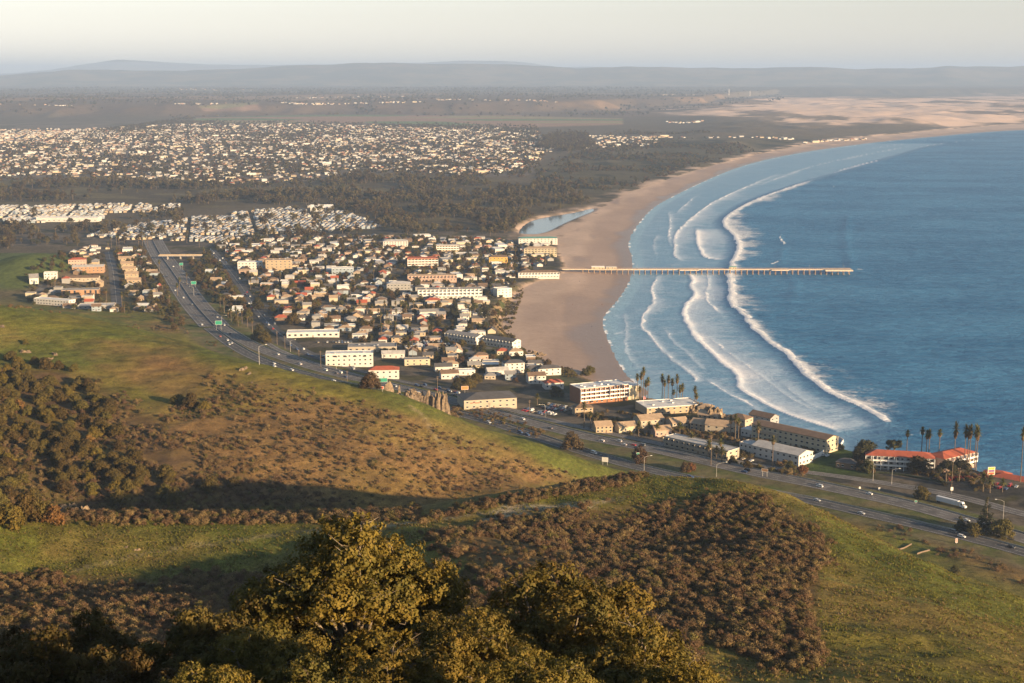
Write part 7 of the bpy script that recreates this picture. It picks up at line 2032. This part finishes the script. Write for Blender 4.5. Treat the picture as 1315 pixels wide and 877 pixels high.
# ------------------------------------------------------------------ mobile homes, the far town and other distant buildings
def small_house(w_, d_, h_, rise, wm, rm, roof='gable'):
    def f():
        a, b_ = wall_mesh(w_, d_, h_, roof, rise, wm), roof_mesh(w_, d_, h_, roof, rise, rm)
        mb = MB()
        for k, me in enumerate((a, b_)):
            nb = len(mb.v); mb.v += [tuple(v.co) for v in me.vertices]
            for p in me.polygons: mb.f.append(tuple(nb + i for i in p.vertices)); mb.m.append(k)
        for x in (-.3, .1, .35): mb.box(x * w_ - .8, x * w_ + .8, -d_ / 2 - .05, -d_ / 2 + .1, 1.0, 2.2, 2)
        return mb.mesh("house", [W[wm], RF[rm], glass])
    return cached(("sh", w_, d_, h_, rise, wm, rm, roof), f)
MH = [small_house(15, 5.5, 3.0, .8, "white", "white"), small_house(14, 6, 3.0, .9, "white", "pale"), small_house(16, 5.5, 3.0, .8, "cream", "white"), small_house(13, 5.5, 3.0, .8, "beige", "grey"), small_house(15, 6, 3.1, .9, "blue", "white"), small_house(14, 6, 3.0, .9, "grey", "grey"), small_house(13, 6, 3.0, 1.0, "tan", "tan")]
PARK = [(105, 304), (180, 288), (330, 271), (420, 263), (452, 276), (492, 292), (420, 298), (330, 300), (290, 312), (240, 310), (170, 308)]
PARK2 = [(-20, 262), (60, 260), (235, 263), (225, 272), (140, 273), (130, 284), (40, 287), (-20, 285)]
mh = []
ar = R(12)
for i in range(-140, 60):
    for j in range(0, 60):
        u = i * 9.2 + (4.6 if j % 2 else 0); v = j * 19.5
        if j % 4 == 3: v -= 4
        x = u * math.cos(ar) - v * math.sin(ar); y = 2100 + u * math.sin(ar) + v * math.cos(ar)
        if y < 1900: continue
        z = float(gheight(x, y)); px, py = project(x, y, z); px, py = float(px), float(py)
        if not in_any(px, py, [PARK, PARK2]) or (i % 13 == 0) or float(fbm(x, y, 45, 2, 411)) > .72: continue
        if road_dist(x, y) < 10 or not clear_of_heroes(x, y, 8) or random.random() < (.08 if py > 270 else .3): continue
        mh.append((x, y, z))
mh.sort(key=lambda q: q[1])
print("mobile homes", len(mh))
for x, y, z in mh[:290]:
    o = bpy.data.objects.new("mobile_home", random.choice(MH)); COL.objects.link(o); o.location = (x, y, z + .2); o.rotation_euler = (0, 0, ar + math.pi / 2 + R(random.uniform(-3, 3))); s = random.uniform(.85, 1.1); o.scale = (s, s, 1)
    tag(o, "pale mobile home in the tight rows of the trailer park", "mobile home", "mobile homes of the trailer park")
rest = np.array(mh[290:]); nr = len(rest)
if nr: scatter("distant_mobile_homes", "farther rows of white mobile homes and sheds", rest + np.array([0, 0, .2]), rng.uniform(.9, 1.2, nr), ar + math.pi / 2 + rng.uniform(-.05, .05, nr), rng.integers(0, 7, nr), MH)
FHM = [small_house(15, 10, 3.2, 2.0, a, b_, c) for a, b_, c in [("white", "grey", "gable"), ("cream", "brown", "gable"), ("white", "brown", "hip"), ("beige", "red", "hip"), ("white", "pale", "gable"), ("tan", "dark", "hip"), ("pink", "tan", "gable"), ("grey", "grey", "gable"), ("white", "white", "flat"), ("brown", "brown", "gable")]] + [small_house(30, 16, 6, 0, a, b_, 'flat') for a, b_ in (("white", "white"), ("cream", "pale"))]
FT = [(-40, 168), (100, 166), (240, 160), (420, 160), (560, 164), (690, 168), (700, 186), (690, 210), (640, 226), (600, 224), (540, 222), (462, 218), (400, 232), (300, 236), (200, 232), (120, 226), (-40, 228)]
F2 = [(700, 178), (780, 174), (850, 176), (840, 186), (760, 190), (700, 196)]
def street_grid(x, y): return (((x * .97 + y * .22) % 70) > 13) & (((y * .97 - x * .22) % 130) > 14)
ft = sample(-2600, 600, 3300, 8200, 60000, lambda x, y, px, py: np.maximum(poly_p(px, py, FT, 2) * (.30 + .45 * sstep(-.2, .3, fbm(x, y, 300, 3, 401))), .22 * poly_p(px, py, F2, 2)) * street_grid(x, y))
cell = {}; ff = []
for p in ft:
    c = (int(p[0] // 12), int(p[1] // 12))
    if c in cell: continue
    cell[c] = 1; ff.append(p)
ff = np.array(ff); print("far houses", len(ff))
fh = np.array([(a, b_, c + .2) for a, b_, c, d in FAR_H]) if FAR_H else np.zeros((0, 3))
def line_houses(pts, n, j):
    out = []
    for k in range(n):
        f = random.random() * (len(pts) - 1); i = int(f); f -= i
        px = pts[i][0] * (1 - f) + pts[i + 1][0] * f + random.uniform(-j, j); py = pts[i][1] * (1 - f) + pts[i + 1][1] * f + random.uniform(-.25, .25) * j
        p = at(px, py); out.append((p.x, p.y, p.z + .2))
    return out
mesa_h = line_houses([(360, 132), (400, 134), (450, 133), (540, 131)], 70, 3) + line_houses([(560, 128), (600, 128), (650, 129)], 30, 3) + line_houses([(0, 134), (60, 135), (90, 136)], 16, 2) + line_houses([(200, 134), (290, 133)], 16, 2) + line_houses([(380, 126), (420, 125), (520, 124)], 40, 3) + line_houses([(660, 128), (720, 131)], 14, 2) + line_houses([(840, 122), (905, 122)], 12, 1.5) + line_houses([(855, 157), (875, 158), (900, 156)], 36, 2.5) + line_houses([(160, 114), (330, 116)], 20, 4)
strand = line_houses([(1030, 184), (1060, 181), (1085, 180), (1110, 179)], 46, 2) + line_houses([(780, 178), (850, 176), (900, 177), (960, 176), (1030, 180)], 44, 3)
allp = np.concatenate([ff, fh, np.array(mesa_h), np.array(strand)]); nr = len(allp)
allp = np.asarray(allp)
ki = rng.choice(12, nr, p=[.14, .12, .12, .08, .14, .08, .09, .08, .07, .04, .02, .02])
sc_ = rng.uniform(.55, 1.0, nr); sc_[len(ff) + len(fh):] *= 1.3
scatter("distant_houses", "hundreds of small pale houses of the far town", allp, sc_, np.where(rng.random(nr) < .5, 0.0, math.pi / 2) + .22, ki, FHM)
# refinery stacks on the far plain
for px, py, H, lb in [(936, 122, 60, "taller thin refinery stack far off on the plain"), (963, 123, 55, "second thin refinery stack far off on the plain")]:
    t = empty("refinery_stack", at(px, py), 0); tag(t, lb, "chimney stack")
    MB().tube([(0, 0, -2), (0, 0, H)], 4, 3, 10).build("stack", W["white"], t); MB().tube([(0, 0, H), (0, 0, H + 3)], 3.3, 3.3, 10).build("stack_rim", W["brick"], t)
